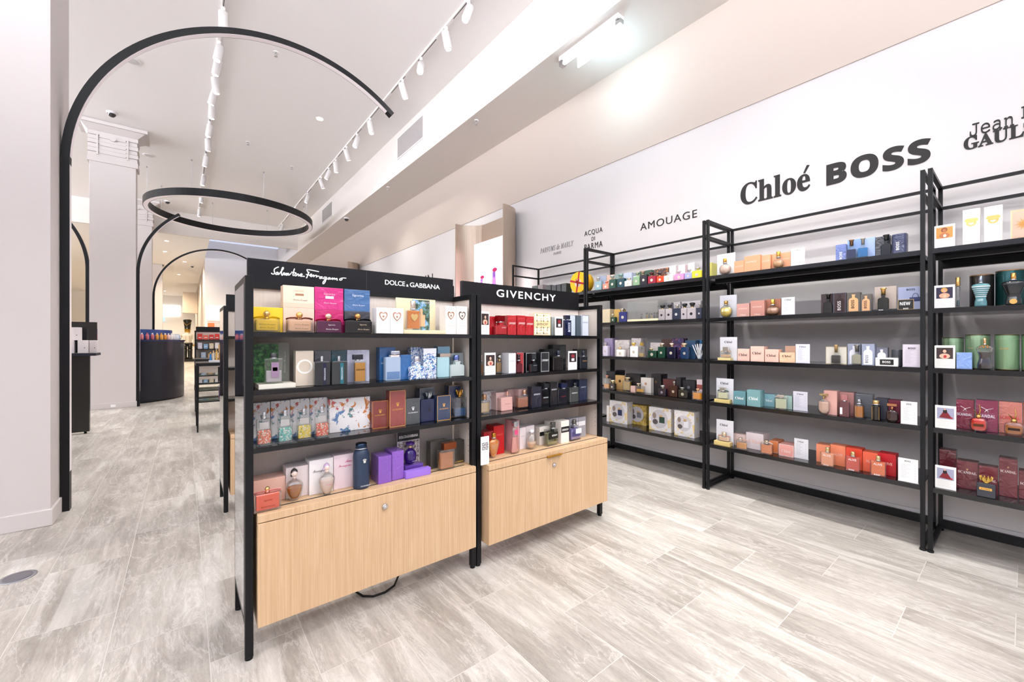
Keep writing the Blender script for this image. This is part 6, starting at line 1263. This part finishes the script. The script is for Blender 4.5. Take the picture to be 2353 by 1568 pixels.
('box','W2',5,0.752,3.664,0.4025,0.09,0.09,0.1455,'#e2472c','red orange box behind red bottle',{'tx':[('ALIVE',0.52,0.55,0.56,0.12,'#f8d8cc','n')]}),
('box','W2',5,0.6645,3.66,0.4025,0.079,0.09,0.1365,'#ef6848','coral box between red and orange bottles',{'tx':[('ALIVE',0.52,0.55,0.56,0.12,'#f8d8cc','n')]}),
('box','W2',5,0.579,3.662,0.4025,0.09,0.09,0.1445,'#c1121f','crimson box behind orange bottle',{'tx':[('ALIVE',0.52,0.55,0.56,0.12,'#f8d8cc','n')]}),
('bottle','W2',5,0.889,3.592,0.4025,0.084,0.0353,0.0985,'glass','square orange pink bottle with gold cap',{'cap':(0,0.025,0.036),'capk':'cyl','capc':'#d6bf8c','liq':'#f09a70','lv':0.95,'tx':[('ALIVE',0.5,0.8,0.54,0.14,'#fbeee6','n'),('BOSS',0.45,0.1,0.55,0.09,'#fbeee6','B')]}),
('bottle','W2',5,0.746,3.592,0.4025,0.082,0.0344,0.1005,'glass','square red bottle with gold cap',{'cap':(0,0.025,0.032),'capk':'cyl','capc':'#d6bf8c','liq':'#d9361a','lv':0.95,'tx':[('ALIVE',0.5,0.8,0.54,0.14,'#fbeee6','n'),('BOSS',0.45,0.1,0.55,0.09,'#fbeee6','B')]}),
('bottle','W2',5,0.613,3.592,0.4025,0.082,0.0344,0.1005,'glass','square orange bottle with gold cap',{'cap':(0,0.025,0.032),'capk':'cyl','capc':'#d6bf8c','liq':'#ec6a24','lv':0.95,'tx':[('ALIVE',0.5,0.8,0.54,0.14,'#fbeee6','n'),('BOSS',0.45,0.1,0.55,0.09,'#fbeee6','B')]}),
('card','W2',5,0.4675,3.592,0.4025,0.093,0.006,0.1485,'#f6f5f3','blank looking white price card by rack post',{'tx':[('BOSS',0.48,0.9,0.3,0.06,'#4a4a4e','B')],'lines':1}),
('card','W1',1,0.3085,3.6,1.8665,0.087,0.006,0.1375,'#f4f5f6','white card with golden torso picture',{'photo':'gold'}),
('box','W1',1,0.2015,3.63,1.8665,0.069,0.05,0.2125,'#f4efe6','white box with small gold emblem',{'ell':'#e6bf74'}),
('box','W1',1,0.1175,3.63,1.8665,0.069,0.05,0.2095,'#f5f0e8','taller white box with gold emblem',{'ell':'#e0b468'}),
('box','W1',1,0.0045,3.63,1.8665,0.099,0.05,0.1655,'#f0cba8','cream and peach box with gold sunburst',{'frame':'#f2e2bc','burst':'#c98f3c'}),
('card','W1',2,0.3085,3.6,1.5005,0.087,0.006,0.1385,'#f6f7f8','white card with dark torso picture',{'photo':'gold2'}),
('bottle','W1',2,0.2565,3.64,1.5005,0.021,0.024,0.1315,'glass','clear torso bottle peeking behind card',{'cap':(0,0.02,0.052),'capk':'cyl','capc':'#d9b26a','shape':'torso','liq':'#3a5a60','lv':0.3}),
('can','W1',2,0.165,3.67,1.5005,0.098,0.098,0.1925,'#33302e','dark ribbed tin behind striped bottle',{'rim':'#b98a58'}),
('can','W1',2,0.0565,3.67,1.5005,0.113,0.113,0.2065,'#1d4a4c','large teal ribbed tin behind black bottle',{'rim':'#b98a58'}),
('bottle','W1',2,0.1645,3.615,1.5005,0.073,0.0307,0.1355,'#4f8088','striped blue torso bottle with silver cap',{'cap':(0,0.017,0.042),'capk':'cyl','capc':'#9aa4b4','shape':'torso','stripes':'#e4eef0'}),
('bottle','W1',2,0.044,3.615,1.5005,0.088,0.037,0.1395,'#14191c','black torso bottle with gold lion head',{'cap':(0,0.021,0.041),'capk':'cyl','capc':'#d9a860','shape':'torso','med':'#e0a860','medz':0.15}),
('can','W1',3,0.283,3.68,1.1345,0.094,0.094,0.1885,'#8fae8c','shortest green tin behind picture card',{'rim':'#5c4c34'}),
('can','W1',3,0.18,3.65,1.1345,0.1,0.1,0.2045,'#8cab88','green tin behind dark curvy bottle',{'rim':'#5c4c34','tx':[('GAULTIER',0.25,0.6,0.36,0.07,'#c9974a','s')]}),
('can','W1',3,0.0679,3.63,1.1345,0.0919,0.095,0.2035,'#86a882','green tin beside dark curvy bottle',{'rim':'#5c4c34','tx':[('GAULTIER',0.4,0.6,0.6,0.07,'#c9974a','s')]}),
('can','W1',3,-0.022,3.63,1.1345,0.076,0.076,0.2025,'#7fa37a','green tin cut by the picture edge',{'rim':'#5c4c34'}),
('card','W1',3,0.3075,3.6,1.1345,0.087,0.006,0.1385,'#f6f6ee','white card with portrait and red bottle picture',{'photo':'port'}),
('box','W1',3,0.228,3.6,1.1345,0.062,0.04,0.0975,'#7c9cd6','small blue glass cube block',{'coat':1}),
('bottle','W1',3,0.1496,3.615,1.1345,0.0689,0.0302,0.1425,'glass','curvy dark bottle with golden floral neck',{'cap':(0,0.014,0.04),'capk':'cyl','capc':'#d9b080','shape':'corset','liq':'#241318','lv':0.72,'goldtop':'#c98f3c'}),
('card','W1',4,0.3035,3.592,0.7705,0.089,0.006,0.1385,'#f3f2ec','white card with red dress picture',{'photo':'dress'}),
('box','W1',4,0.2285,3.67,0.7705,0.073,0.07,0.1755,'#7c0f36','first crimson foil box with dancer emblem',{'coat':1,'tx':[('SCANDAL',0.47,0.5,0.84,0.12,'#e8dcea','b')],'legs':'#f0e8f0'}),
('box','W1',4,0.143,3.659,0.7705,0.084,0.07,0.1825,'#7c0f40','second crimson foil box behind red bottle',{'coat':1,'tx':[('SCANDAL',0.47,0.5,0.84,0.12,'#e8dcea','b')],'legs':'#f0e8f0'}),
('box','W1',4,0.056,3.688,0.7705,0.086,0.07,0.1805,'#c9786a','rose foil box with red name',{'coat':1,'tx':[('SCANDAL',0.47,0.5,0.84,0.12,'#d03a34','b')]}),
('box','W1',4,-0.0175,3.733,0.7705,0.057,0.07,0.1795,'#b06458','rose foil box cut by the picture edge',{'coat':1}),
('bottle','W1',4,0.173,3.61,0.7705,0.068,0.0286,0.0805,'glass','red apple shaped bottle with gold legs cap',{'cap':(0,0.026,0.08),'capk':'legs','capc':'#d9a860','shape':'apple','liq':'#e02a12','lv':0.97,'plate':'#5a3420'}),
('bottle','W1',4,0.042,3.61,0.7705,0.072,0.0302,0.0755,'glass','round flat amber bottle with gold legs cap',{'cap':(0,0.047,0.075),'capk':'legs','capc':'#dcae68','shape':'apple','liq':'#b8661c','lv':0.7,'plate':'#33221a'}),
('card','W1',5,0.3045,3.602,0.4025,0.089,0.006,0.1385,'#f1f1ee','lower white card with red dress picture',{'photo':'dress'}),
('box','W1',5,0.307,3.74,0.4025,0.072,0.08,0.2145,'#6b1f2a','tall maroon box behind dress picture card',{'coat':1,'tx':[('SCANDAL',0.5,0.35,0.86,0.09,'#efe0dc','s')],'smallcrown':'#e0b080'}),
('box','W1',5,0.222,3.705,0.4025,0.088,0.08,0.1685,'#6b1f2a','maroon box with crown emblem beside card',{'coat':1,'tx':[('SCANDAL',0.5,0.6,0.86,0.09,'#efe0dc','s')],'smallcrown':'#e0b080'}),
('box','W1',5,0.1385,3.688,0.4025,0.073,0.08,0.1595,'#6b1f2a','maroon box behind crown topped bottle',{'coat':1,'tx':[('SCANDAL',0.5,0.5,0.86,0.09,'#efe0dc','s')],'smallcrown':'#e0b080'}),
('box','W1',5,0.064,3.704,0.4025,0.068,0.08,0.2205,'#6b1f2a','tallest maroon box in the row',{'coat':1,'tx':[('SCANDAL',0.5,0.66,0.86,0.09,'#efe0dc','s')],'smallcrown':'#e0b080'}),
('box','W1',5,-0.01,3.723,0.4025,0.072,0.08,0.1595,'#6b1f2a','maroon box cut by the picture edge',{'coat':1,'tx':[('SCANDAL',0.5,0.55,0.86,0.09,'#efe0dc','s')],'smallcrown':'#e0b080'}),
('bottle','W1',5,0.143,3.592,0.4025,0.074,0.0311,0.0785,'#1a2230','blue black bottle with gold crown cap',{'cap':(0,0.052,0.039),'capk':'crown','capc':'#d9b25c','shape':'rect','rect':[(0.15,0.52,0.8,0.7,'#e2ae58')],'tx':[('SCANDAL',0.48,0.61,0.5,0.1,'#4a3010','s')]})]

for it in ITEMS: product(*it)

# round yellow gift box standing on edge
o = empty('round_gift_box', (3.66, 3.325, 1.868+.128)); tag(o, 'yellow round gift box tied with red ribbon, standing on edge', 'gift box')
rY = Matrix.Rotation(-PI/2, 4, 'Y')
MB().lathe([(.118, 0), (.120, .002), (.120, .07)], n=48).xform(Matrix.Translation((.075, 0, 0)) @ rY @ Matrix.Rotation(PI, 4, 'X') @ Matrix.Scale(1, 4)).build('box_drum', mat('#f5bd10', .4), o)
MB().lathe([(.125, 0), (.126, .002), (.126, .026), (.124, .028)], n=48).xform(Matrix.Translation((.028, 0, 0)) @ rY).build('box_lid', mat('#f8c414', .4), o)
MB().lathe([(.05, 0), (.05, .0006)], n=32).xform(Matrix.Translation((-.0003, 0, -.005)) @ rY @ Matrix.Scale(1, 4)).build('round_sticker', mat('#f2e6d8', .5), o)
mb = MB()
for a in (1.75, .25):
    c, s_ = math.cos(a), math.sin(a)
    pts = [(c*.127, s_*.127), (-c*.127, -s_*.127)]
    nx, nz = -s_*.011, c*.011
    mb.add([(-.0016, pts[0][0]+nx, pts[0][1]+nz), (-.0016, pts[0][0]-nx, pts[0][1]-nz), (-.0016, pts[1][0]-nx, pts[1][1]-nz), (-.0016, pts[1][0]+nx, pts[1][1]+nz),
            (-.0026, pts[0][0]+nx, pts[0][1]+nz), (-.0026, pts[0][0]-nx, pts[0][1]-nz), (-.0026, pts[1][0]-nx, pts[1][1]-nz), (-.0026, pts[1][0]+nx, pts[1][1]+nz)],
           [(0, 1, 2, 3), (4, 7, 6, 5), (0, 4, 5, 1), (2, 6, 7, 3), (1, 5, 6, 2), (0, 3, 7, 4)])
mb.build('ribbon', mat('#b5121c', .4), o)
mb = MB()
for a in (.3, 1.2, 2.4, 3.4, 4.4): mb.tube([(-.006, .0, .0), (-.022, .022*math.cos(a), .022*math.sin(a)), (-.012, .045*math.cos(a), .045*math.sin(a))], .007, 8, .005)
mb.build('ribbon_bow', mat('#a80f18', .4), o)

# ------------------------------------------------------------ pictures and niches further along the wall
def alcove(y0, y1, label, zt=3.36):
    root = empty('display_alcove', (WX-.014, (y0+y1)/2, 0)); tag(root, label, 'wall display', 'taupe display alcoves')
    hy = (y1-y0)/2
    for s in (-1, 1):
        N = 14; vs = []; fs = []
        for q in range(N+1):
            a = PI/2*q/N
            x = -.40+.40*math.sin(a); y = s*(hy-.27*(1-math.cos(a)))
            nx, ny = -math.cos(a)*.0, s*.018
            vs += [(x, y, 0), (x, y, zt), (x, y+ny, zt), (x, y+ny, 0)]
        for q in range(N):
            for i in range(4):
                j = (i+1) % 4; fs.append((4*q+i, 4*q+j, 4*q+4+j, 4*q+4+i))
        fs += [(0, 1, 2, 3), (4*N+3, 4*N+2, 4*N+1, 4*N)]
        MB().add(vs, fs).build('curved_fin', M_TAUPE, root)
    box(-.028, -hy+.27, 0, -.002, hy-.27, zt-.02).build('back_panel', M_TAUPE, root)
    s = box(-.150, -.36, .9, -.030, .47, 2.99).build('lit_picture', mat('#fbdfe6', .4, emit=1.0), root)
    for yy, zz, r in ((-.12, 2.44, .075), (.24, 2.36, .065)):
        MB().lathe([(r*1.25, 1.2), (r*1.1, zz-.35), (r*.55, zz-.08), (r*.5, zz)], n=16).xform(Matrix.Translation((-.152, yy, 0)) @ Matrix.Scale(.02, 4, (1, 0, 0))).build('printed_bottle', mat('#7b4aa8', .4, emit=.5), s)
        MB().ball(0, 0, 0, r*.9, .5, 14, 8).xform(Matrix.Translation((-.152, yy-.02, zz+.03)) @ Matrix.Scale(.02, 4, (1, 0, 0))).build('printed_cap', mat('#b8245c', .4, emit=.5), s)
    L = bpy.data.lights.new('picture_glow', 'AREA'); L.shape = 'RECTANGLE'; L.size = .7; L.size_y = 1.8; L.energy = 10; L.color = (1, .84, .84)
    lo = bpy.data.objects.new('picture_glow', L); COL.objects.link(lo); lo.parent = root; lo.location = (-.17, .05, 2.0); lo.rotation_euler = (0, -PI/2, 0)
alcove(4.90, 6.26, 'taupe curved alcove framing a glowing pink bottle picture')
alcove(12.35, 13.75, 'farther taupe alcove, just its curved fin top above the header', 3.62)

# ------------------------------------------------------------ curved counter with lotions
o = empty('curved_counter', (-.72, 12.6, 0)); tag(o, 'glossy midnight blue curved counter beside the pillar', 'counter')
def sector(r, z0, z1, a0=-PI/2, a1=.35, N=72, cx=-.55, cy=0.0, xl=None):
    pts = [(cx+r*math.cos(a0+(a1-a0)*q/N), cy+r*math.sin(a0+(a1-a0)*q/N)) for q in range(N+1)]
    return MB().vprism(pts+[(cx, cy+r*math.sin(a1))], z0, z1)
CR = 1.28
sector(CR, .03, 1.29).build('counter_body', mat('#090c1c', .3, coat=.25), o)
sector(CR-.04, 0, .03).build('plinth', M_BLACK, o)
sector(CR+.02, 1.29, 1.325).build('counter_top', mat('#16244e', .3, coat=.3), o)
mb = MB(); N = 60; vs = []; fs = []
for q in range(N+1):
    a = -PI/2+(PI/2+.1)*q/N
    for rr, z in ((CR-.22, 1.326), (CR-.22, 1.55), (CR-.25, 1.55), (CR-.25, 1.326)): vs.append((-.55+rr*math.cos(a), rr*math.sin(a), z))
for q in range(N):
    for i in range(4):
        j = (i+1) % 4; fs.append((4*q+i, 4*q+4+i, 4*q+4+j, 4*q+j))
fs += [(0, 1, 2, 3), (4*N+3, 4*N+2, 4*N+1, 4*N)]
MB().add(vs, fs).build('raised_back', mat('#2a4a8c', .3), o)
cols = ['#aeb8b6', '#b7c0bd', '#d99aa0', '#e2a9a6', '#dc9894', '#d27a80', '#cf7078', '#c86a74', '#e09a3c', '#e8a848', '#dc8f38', '#efc3b8', '#f0ece8', '#ece8e8', '#dfe6ee', '#eceef2', '#a9c4dc', '#e6e8ee', '#7fa3c4', '#e9ecf0']
names = ['pale grey', 'silver grey', 'soft pink', 'light rose', 'dusty pink', 'deep rose', 'old rose', 'berry pink', 'amber', 'light orange', 'orange', 'blush', 'cream', 'ivory', 'pale blue', 'white', 'powder blue', 'off white', 'mid blue', 'snow white']
for q in range(20):
    a = -PI/2+.10+(PI/2+.02)*q/19; r = CR-.10
    t = empty('lotion_bottle', (-.72-.55+r*math.cos(a), 12.6+r*math.sin(a), 1.3255)); tag(t, '%s lotion bottle in the row on the curved counter' % names[q], 'bottle', 'lotion bottles on the curved counter')
    MB().lathe([(.028, 0), (.030, .01), (.030, .10), (.020, .115)], n=14).build('bottle_body', mat(cols[q], .3, coat=.3), t)
    MB().cyl(0, 0, .115, .145, .014, 12).build('cap', mat('#f0f0f0', .4) if q % 3 else mat(cols[q], .3), t)

# ------------------------------------------------------------ dark display by the column with white gift boxes
o = empty('dark_display_stand', (-1.30, 8.2, 0)); tag(o, 'tall black display stand half hidden behind the near column', 'display stand')
box(-.45, .02, .03, .265, .10, 1.10).build('stand_panel', mat('#15130f', .3, coat=.3), o)
box(-.45, -.32, 1.10, .37, .10, 1.135).build('shelf', M_NAVY, o, bevel=.002)
box(-.40, .12, 1.135, .14+.19, .16, 1.57).build('dark_screen', mat('#0e1014', .12, coat=.8), o)
for x in (-.3, .22): MB().cyl(x, .06, 0, .03, .015, 10).build('foot', M_BLACK, o)
for x, y, z, w, h, l in [(-1.205, 8.00, 1.1355, .10, .175, 'lower white gift box nearest the column post'), (-1.075, 8.02, 1.1355, .095, .175, 'lower white gift box, middle of the black shelf'), (-.985, 8.1, 1.1355, .075, .175, 'lower white gift box at the black shelf end'),
                      (-1.16, 8.04, 1.3108, .13, .175, 'upper white gift box stacked on two others')]:
    q = box(-w/2, 0, 0, w/2, .10, h).build('gift_box', mat('#ebe4e4', .45), None, (x, y, z), 0, bevel=.001); tag(q, l, 'gift box', 'white gift boxes on the black stand')
    disc(w*.2, h*.4, .006).build('tiny_logo', mat('#5a5658', .5), q)

# ------------------------------------------------------------ high glass tables with testers
def table(x0, x1, y0, y1, label):
    root = empty('high_table', ((x0+x1)/2, (y0+y1)/2, 0)); a = (x1-x0)/2; b = (y1-y0)/2; tag(root, label, 'table', 'high black tables with glass shelves')
    for sx in (-1, 1):
        for sy in (-1, 1):
            X, Y = sx*(a-.02), sy*(b-.02)
            MB().add([(X-.009, Y-.009, 0), (X+.009, Y-.009, 0), (X+.009, Y+.009, 0), (X-.009, Y+.009, 0), (X-.017, Y-.017, .94), (X+.017, Y-.017, .94), (X+.017, Y+.017, .94), (X-.017, Y+.017, .94)],
                     [(3, 2, 1, 0), (4, 5, 6, 7), (0, 1, 5, 4), (1, 2, 6, 5), (2, 3, 7, 6), (3, 0, 4, 7)]).build('leg', M_BLACK, root)
    box(-a, -b, .94, a, b, .985).build('tabletop', M_BLACK2, root, bevel=.002)
    for z in (.42, .68):
        for sy in (-1, 1): box(-a+.03, sy*(b-.02)-.008, z, a-.03, sy*(b-.02)+.008, z+.018).build('shelf_rail', M_BLACK, root)
        for sx in (-1, 1): box(sx*(a-.02)-.008, -b+.03, z, sx*(a-.02)+.008, b-.03, z+.018).build('shelf_rail', M_BLACK, root)
        box(-a+.03, -b+.012, z+.0182, a-.03, b-.012, z+.024).build('glass_shelf', clear_glass('green_glass', '#dcebe4'), root)
table(.135, .66, 7.32, 7.95, 'nearer high black table with glass shelves behind the island end')
table(.15, .68, 8.95, 9.55, 'farther high black table with glass shelves')
for x, y, z, h, l in [(.44, 7.55, .7045, .21, 'black box on the upper glass shelf of the near high table'), (.45, 7.55, .4445, .19, 'marbled black box with white top on the lower glass shelf')]:
    q = box(-.04, -.03, 0, .04, .03, h).build('perfume_box', mat('#161517', .35, coat=.3) if z > .5 else pattern('tor2'), None, (x, y, z), 0, bevel=.001)
    tag(q, l, 'perfume box', 'boxes on the glass shelves')
    if z < .5: box(-.041, -.031, h-.02, .041, .031, h+.001).build('white_lid', M_WHITE, q)
o = box(-.11, -.07, 0, .11, .07, .03).build('tester_tray', mat('#e6e8ec', .3), None, (.40, 7.52, .9855), 0, bevel=.002); tag(o, 'white tester tray on the near high table', 'tray')
tc = ['#2f7fc0', '#efe6d8', '#d2a95c', '#b98a4a', '#e8d9c4', '#c9a0a8']
tn = ['bright blue', 'cream', 'gold', 'bronze', 'ivory', 'pinkish']
for q in range(6):
    t = empty('tester_bottle', (.31+.036*q, 7.50+.03*(q % 2), 1.0158)); tag(t, '%s tester bottle on the white tray, near high table' % tn[q], 'perfume bottle', 'testers on the white tray')
    MB().box(-.013, -.010, 0, .013, .010, .09+.02*(q % 3)).build('bottle_body', mat(tc[q], .15, coat=.5), t, bevel=.002)
    MB().cyl(0, 0, .09+.02*(q % 3), .12+.02*(q % 3), .007, 10).build('cap', mat('#c9a66a', .25, .8), t)
o = box(-.05, 0, 0, .05, .006, .26).build('tester_card', mat('#c79a5a', .4), None, (.47, 7.62, .9855), 0); o.rotation_euler = (-.12, 0, .5); tag(o, 'gold picture card leaning on the near high table', 'card')

# far island stock
def stock(n, x0, dx, y, z, w, d, h, cols, nm, kind='perfume_box'):
    for q in range(n):
        c, cn = cols[q % len(cols)]
        b_ = box(-w/2, 0, 0, w/2, d, h*(1-.12*((q*5) % 3))).build(kind, mat(c, .4, coat=.3), None, (x0+dx*q, y, z), 0, bevel=.001)
        tag(b_, '%s pack, %s in the %s' % (cn, ords[q], nm), 'perfume box', nm)
        rect(-w*.3, h*.3, w*.3, h*.42).build('label', mat('#f4e8e4', .5), b_)
stock(8, .33, .12, 13.32, 1.3375, .10, .08, .15, [('#d8382c', 'red'), ('#e2604c', 'coral'), ('#c8342c', 'scarlet')], 'top row of red packs on the far island')
stock(8, .33, .12, 13.32, 1.0975, .09, .08, .16, [('#d7d3e2', 'lilac'), ('#7fa8d0', 'blue'), ('#e2cfae', 'sand'), ('#e9e4e2', 'white')], 'second row of pastel packs on the far island')
stock(6, .40, .15, 13.32, .8595, .10, .08, .15, [('#a9bdd6', 'pale blue'), ('#c9a068', 'tan'), ('#eceae6', 'white')], 'third row of mixed packs on the far island')
q = box(-.035, 0, 0, .035, .04, .14).build('perfume_box', mat('#f1eee8', .45), None, (.345, 3.80, .5908), 0, bevel=.001); tag(q, 'white box with yellow flower print on the oak top of the rear island', 'perfume box')
for a_ in range(5): disc(-.008+.007*(a_ % 3), .03+.012*a_, .008).build('printed_flower', mat('#dfae2c', .5), q)
def island_far_shelf():
    root = empty('lit_wall_shelf', (1.1, 20.6, 0)); tag(root, 'bright white lit shelf unit with orange gift bags in the far hall', 'shelf')
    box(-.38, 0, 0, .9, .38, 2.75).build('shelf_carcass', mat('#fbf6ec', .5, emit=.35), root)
    for z in (1.2, 1.65, 2.1): box(-.38, -.25, z, .9, 0, z+.03).build('shelf_board', mat('#f6efe4', .5), root)
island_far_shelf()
for x, z, c, l in [(.86, 1.2305, '#e2582c', 'red orange gift bag on the lower lit shelf'), (.86, 1.6805, '#f08c58', 'light orange gift bag on the middle lit shelf'), (1.15, 1.2305, '#e8cdb4', 'beige gift bag on the lower lit shelf'), (1.15, 1.6805, '#f4ece4', 'white gift bag on the middle lit shelf')]:
    q = box(-.11, 0, 0, .11, .12, .34).build('gift_bag', mat(c, .45), None, (x, 20.37, z), 0, bevel=.004); tag(q, l, 'gift bag', 'gift bags on the lit shelves')
    MB().tube([(-.05, 0, .34), (-.03, 0, .39), (.03, 0, .39), (.05, 0, .34)], .006, 6).build('bag_handle', M_WHITE, q)
o = empty('wall_speaker', (.45, 31, 2.95)); tag(o, 'beige box hanging high at the end of the hall', 'wall box')
box(-.50, 0, 0, .22, .4, 1.25).build('box_body', mat('#cdbfae', .6), o, bevel=.02)

# ------------------------------------------------------------ toy soldier statue at the end of the hall
o = empty('toy_soldier_statue', (.19, 33.2, 0)); tag(o, 'tall toy soldier statue with black busby hat, gold face and white jacket', 'statue')
BK = mat('#15140f', .35, coat=.3); GD = mat('#c99a3c', .35, .5); WT = mat('#e6e2d8', .5)
box(-.38, -.3, 0, .38, .3, .16).build('plinth', BK, o, bevel=.01)
for s in (-1, 1):
    MB().lathe([(.13, 0), (.14, .06), (.11, .14), (.12, .5), (.13, .62)], s*.13, 0, .16, n=16).build('boot', BK, o)
    MB().lathe([(.11, 0), (.14, .35)], s*.13, 0, .78, n=16).build('trouser_leg', BK if s < 0 else BK, o)
    MB().tube([(s*.26, 0, 1.66), (s*.36, -.03, 1.35), (s*.33, -.08, 1.08)], .085, 10, .06).build('arm', WT, o)
    MB().ball(s*.33, -.09, 1.03, .07, 1, 12, 8).build('glove', GD, o)
MB().lathe([(.25, 0), (.20, .10), (.22, .3), (.29, .52), (.24, .60), (.10, .64)], 0, 0, 1.12, 1, .75, 20).build('jacket', WT, o)
MB().lathe([(.262, 0), (.258, .06)], 0, 0, 1.13, 1, .77, 20).build('belt', BK, o)
mb = MB()
for q in range(5):
    for s in (-1, 1): mb.ball(s*.09, -.215, 1.28+.08*q, .02, 1, 8, 6)
mb.build('gold_buttons', GD, o)
MB().lathe([(.10, 0), (.13, .06), (.15, .16), (.14, .26), (.10, .32)], 0, 0, 1.76, 1, .95, 18).build('head', GD, o)
MB().lathe([(.12, 0), (.10, -.10), (.04, -.17)], 0, -.06, 1.84, 1, .6, 14).build('beard', WT, o)
MB().ball(0, -.15, 1.92, .03, 1.2, 10, 8).build('nose', GD, o)
MB().ball(-.055, -.125, 1.97, .018, 1, 8, 6).ball(.055, -.125, 1.97, .018, 1, 8, 6).build('eyes', BK, o)
MB().lathe([(.17, 0), (.15, .02), (.17, .25), (.22, .55), (.20, .60), (.10, .62)], 0, 0, 2.05, n=20).build('hat', BK, o)
MB().lathe([(.19, 0), (.19, .02)], 0, -.03, 2.03, n=20).build('hat_peak', GD, o)
MB().tube([(-.19, -.06, 2.5), (-.05, -.22, 2.28), (.12, -.18, 2.42), (.19, -.06, 2.5)], .014, 6).build('hat_cord', GD, o)

# ------------------------------------------------------------ small floor things
o = empty('floor_box', (-.712, 3.46, 0)); tag(o, 'round brushed metal floor box cover set in the floor', 'floor box')
MB().lathe([(.072, 0), (.072, .003), (.066, .004)], n=40).build('cover_ring', mat('#a9aab0', .3, .9), o)
MB().lathe([(.055, .0041), (.055, .0055)], n=36).build('cover_disc', mat('#8a8b92', .25, .9), o)
o = MB().tube([(.70, 2.22, .12), (.695, 2.19, .05), (.69, 2.15, .012), (.71, 2.10, .006), (.75, 2.065, .006), (.81, 2.06, .006), (.87, 2.085, .007), (.93, 2.15, .03), (.96, 2.2, .12)], .0055, 8).build('power_cable', mat('#0c0c0d', .5))
tag(o, 'black power cable sagging to the floor under the nearest island', 'cable')
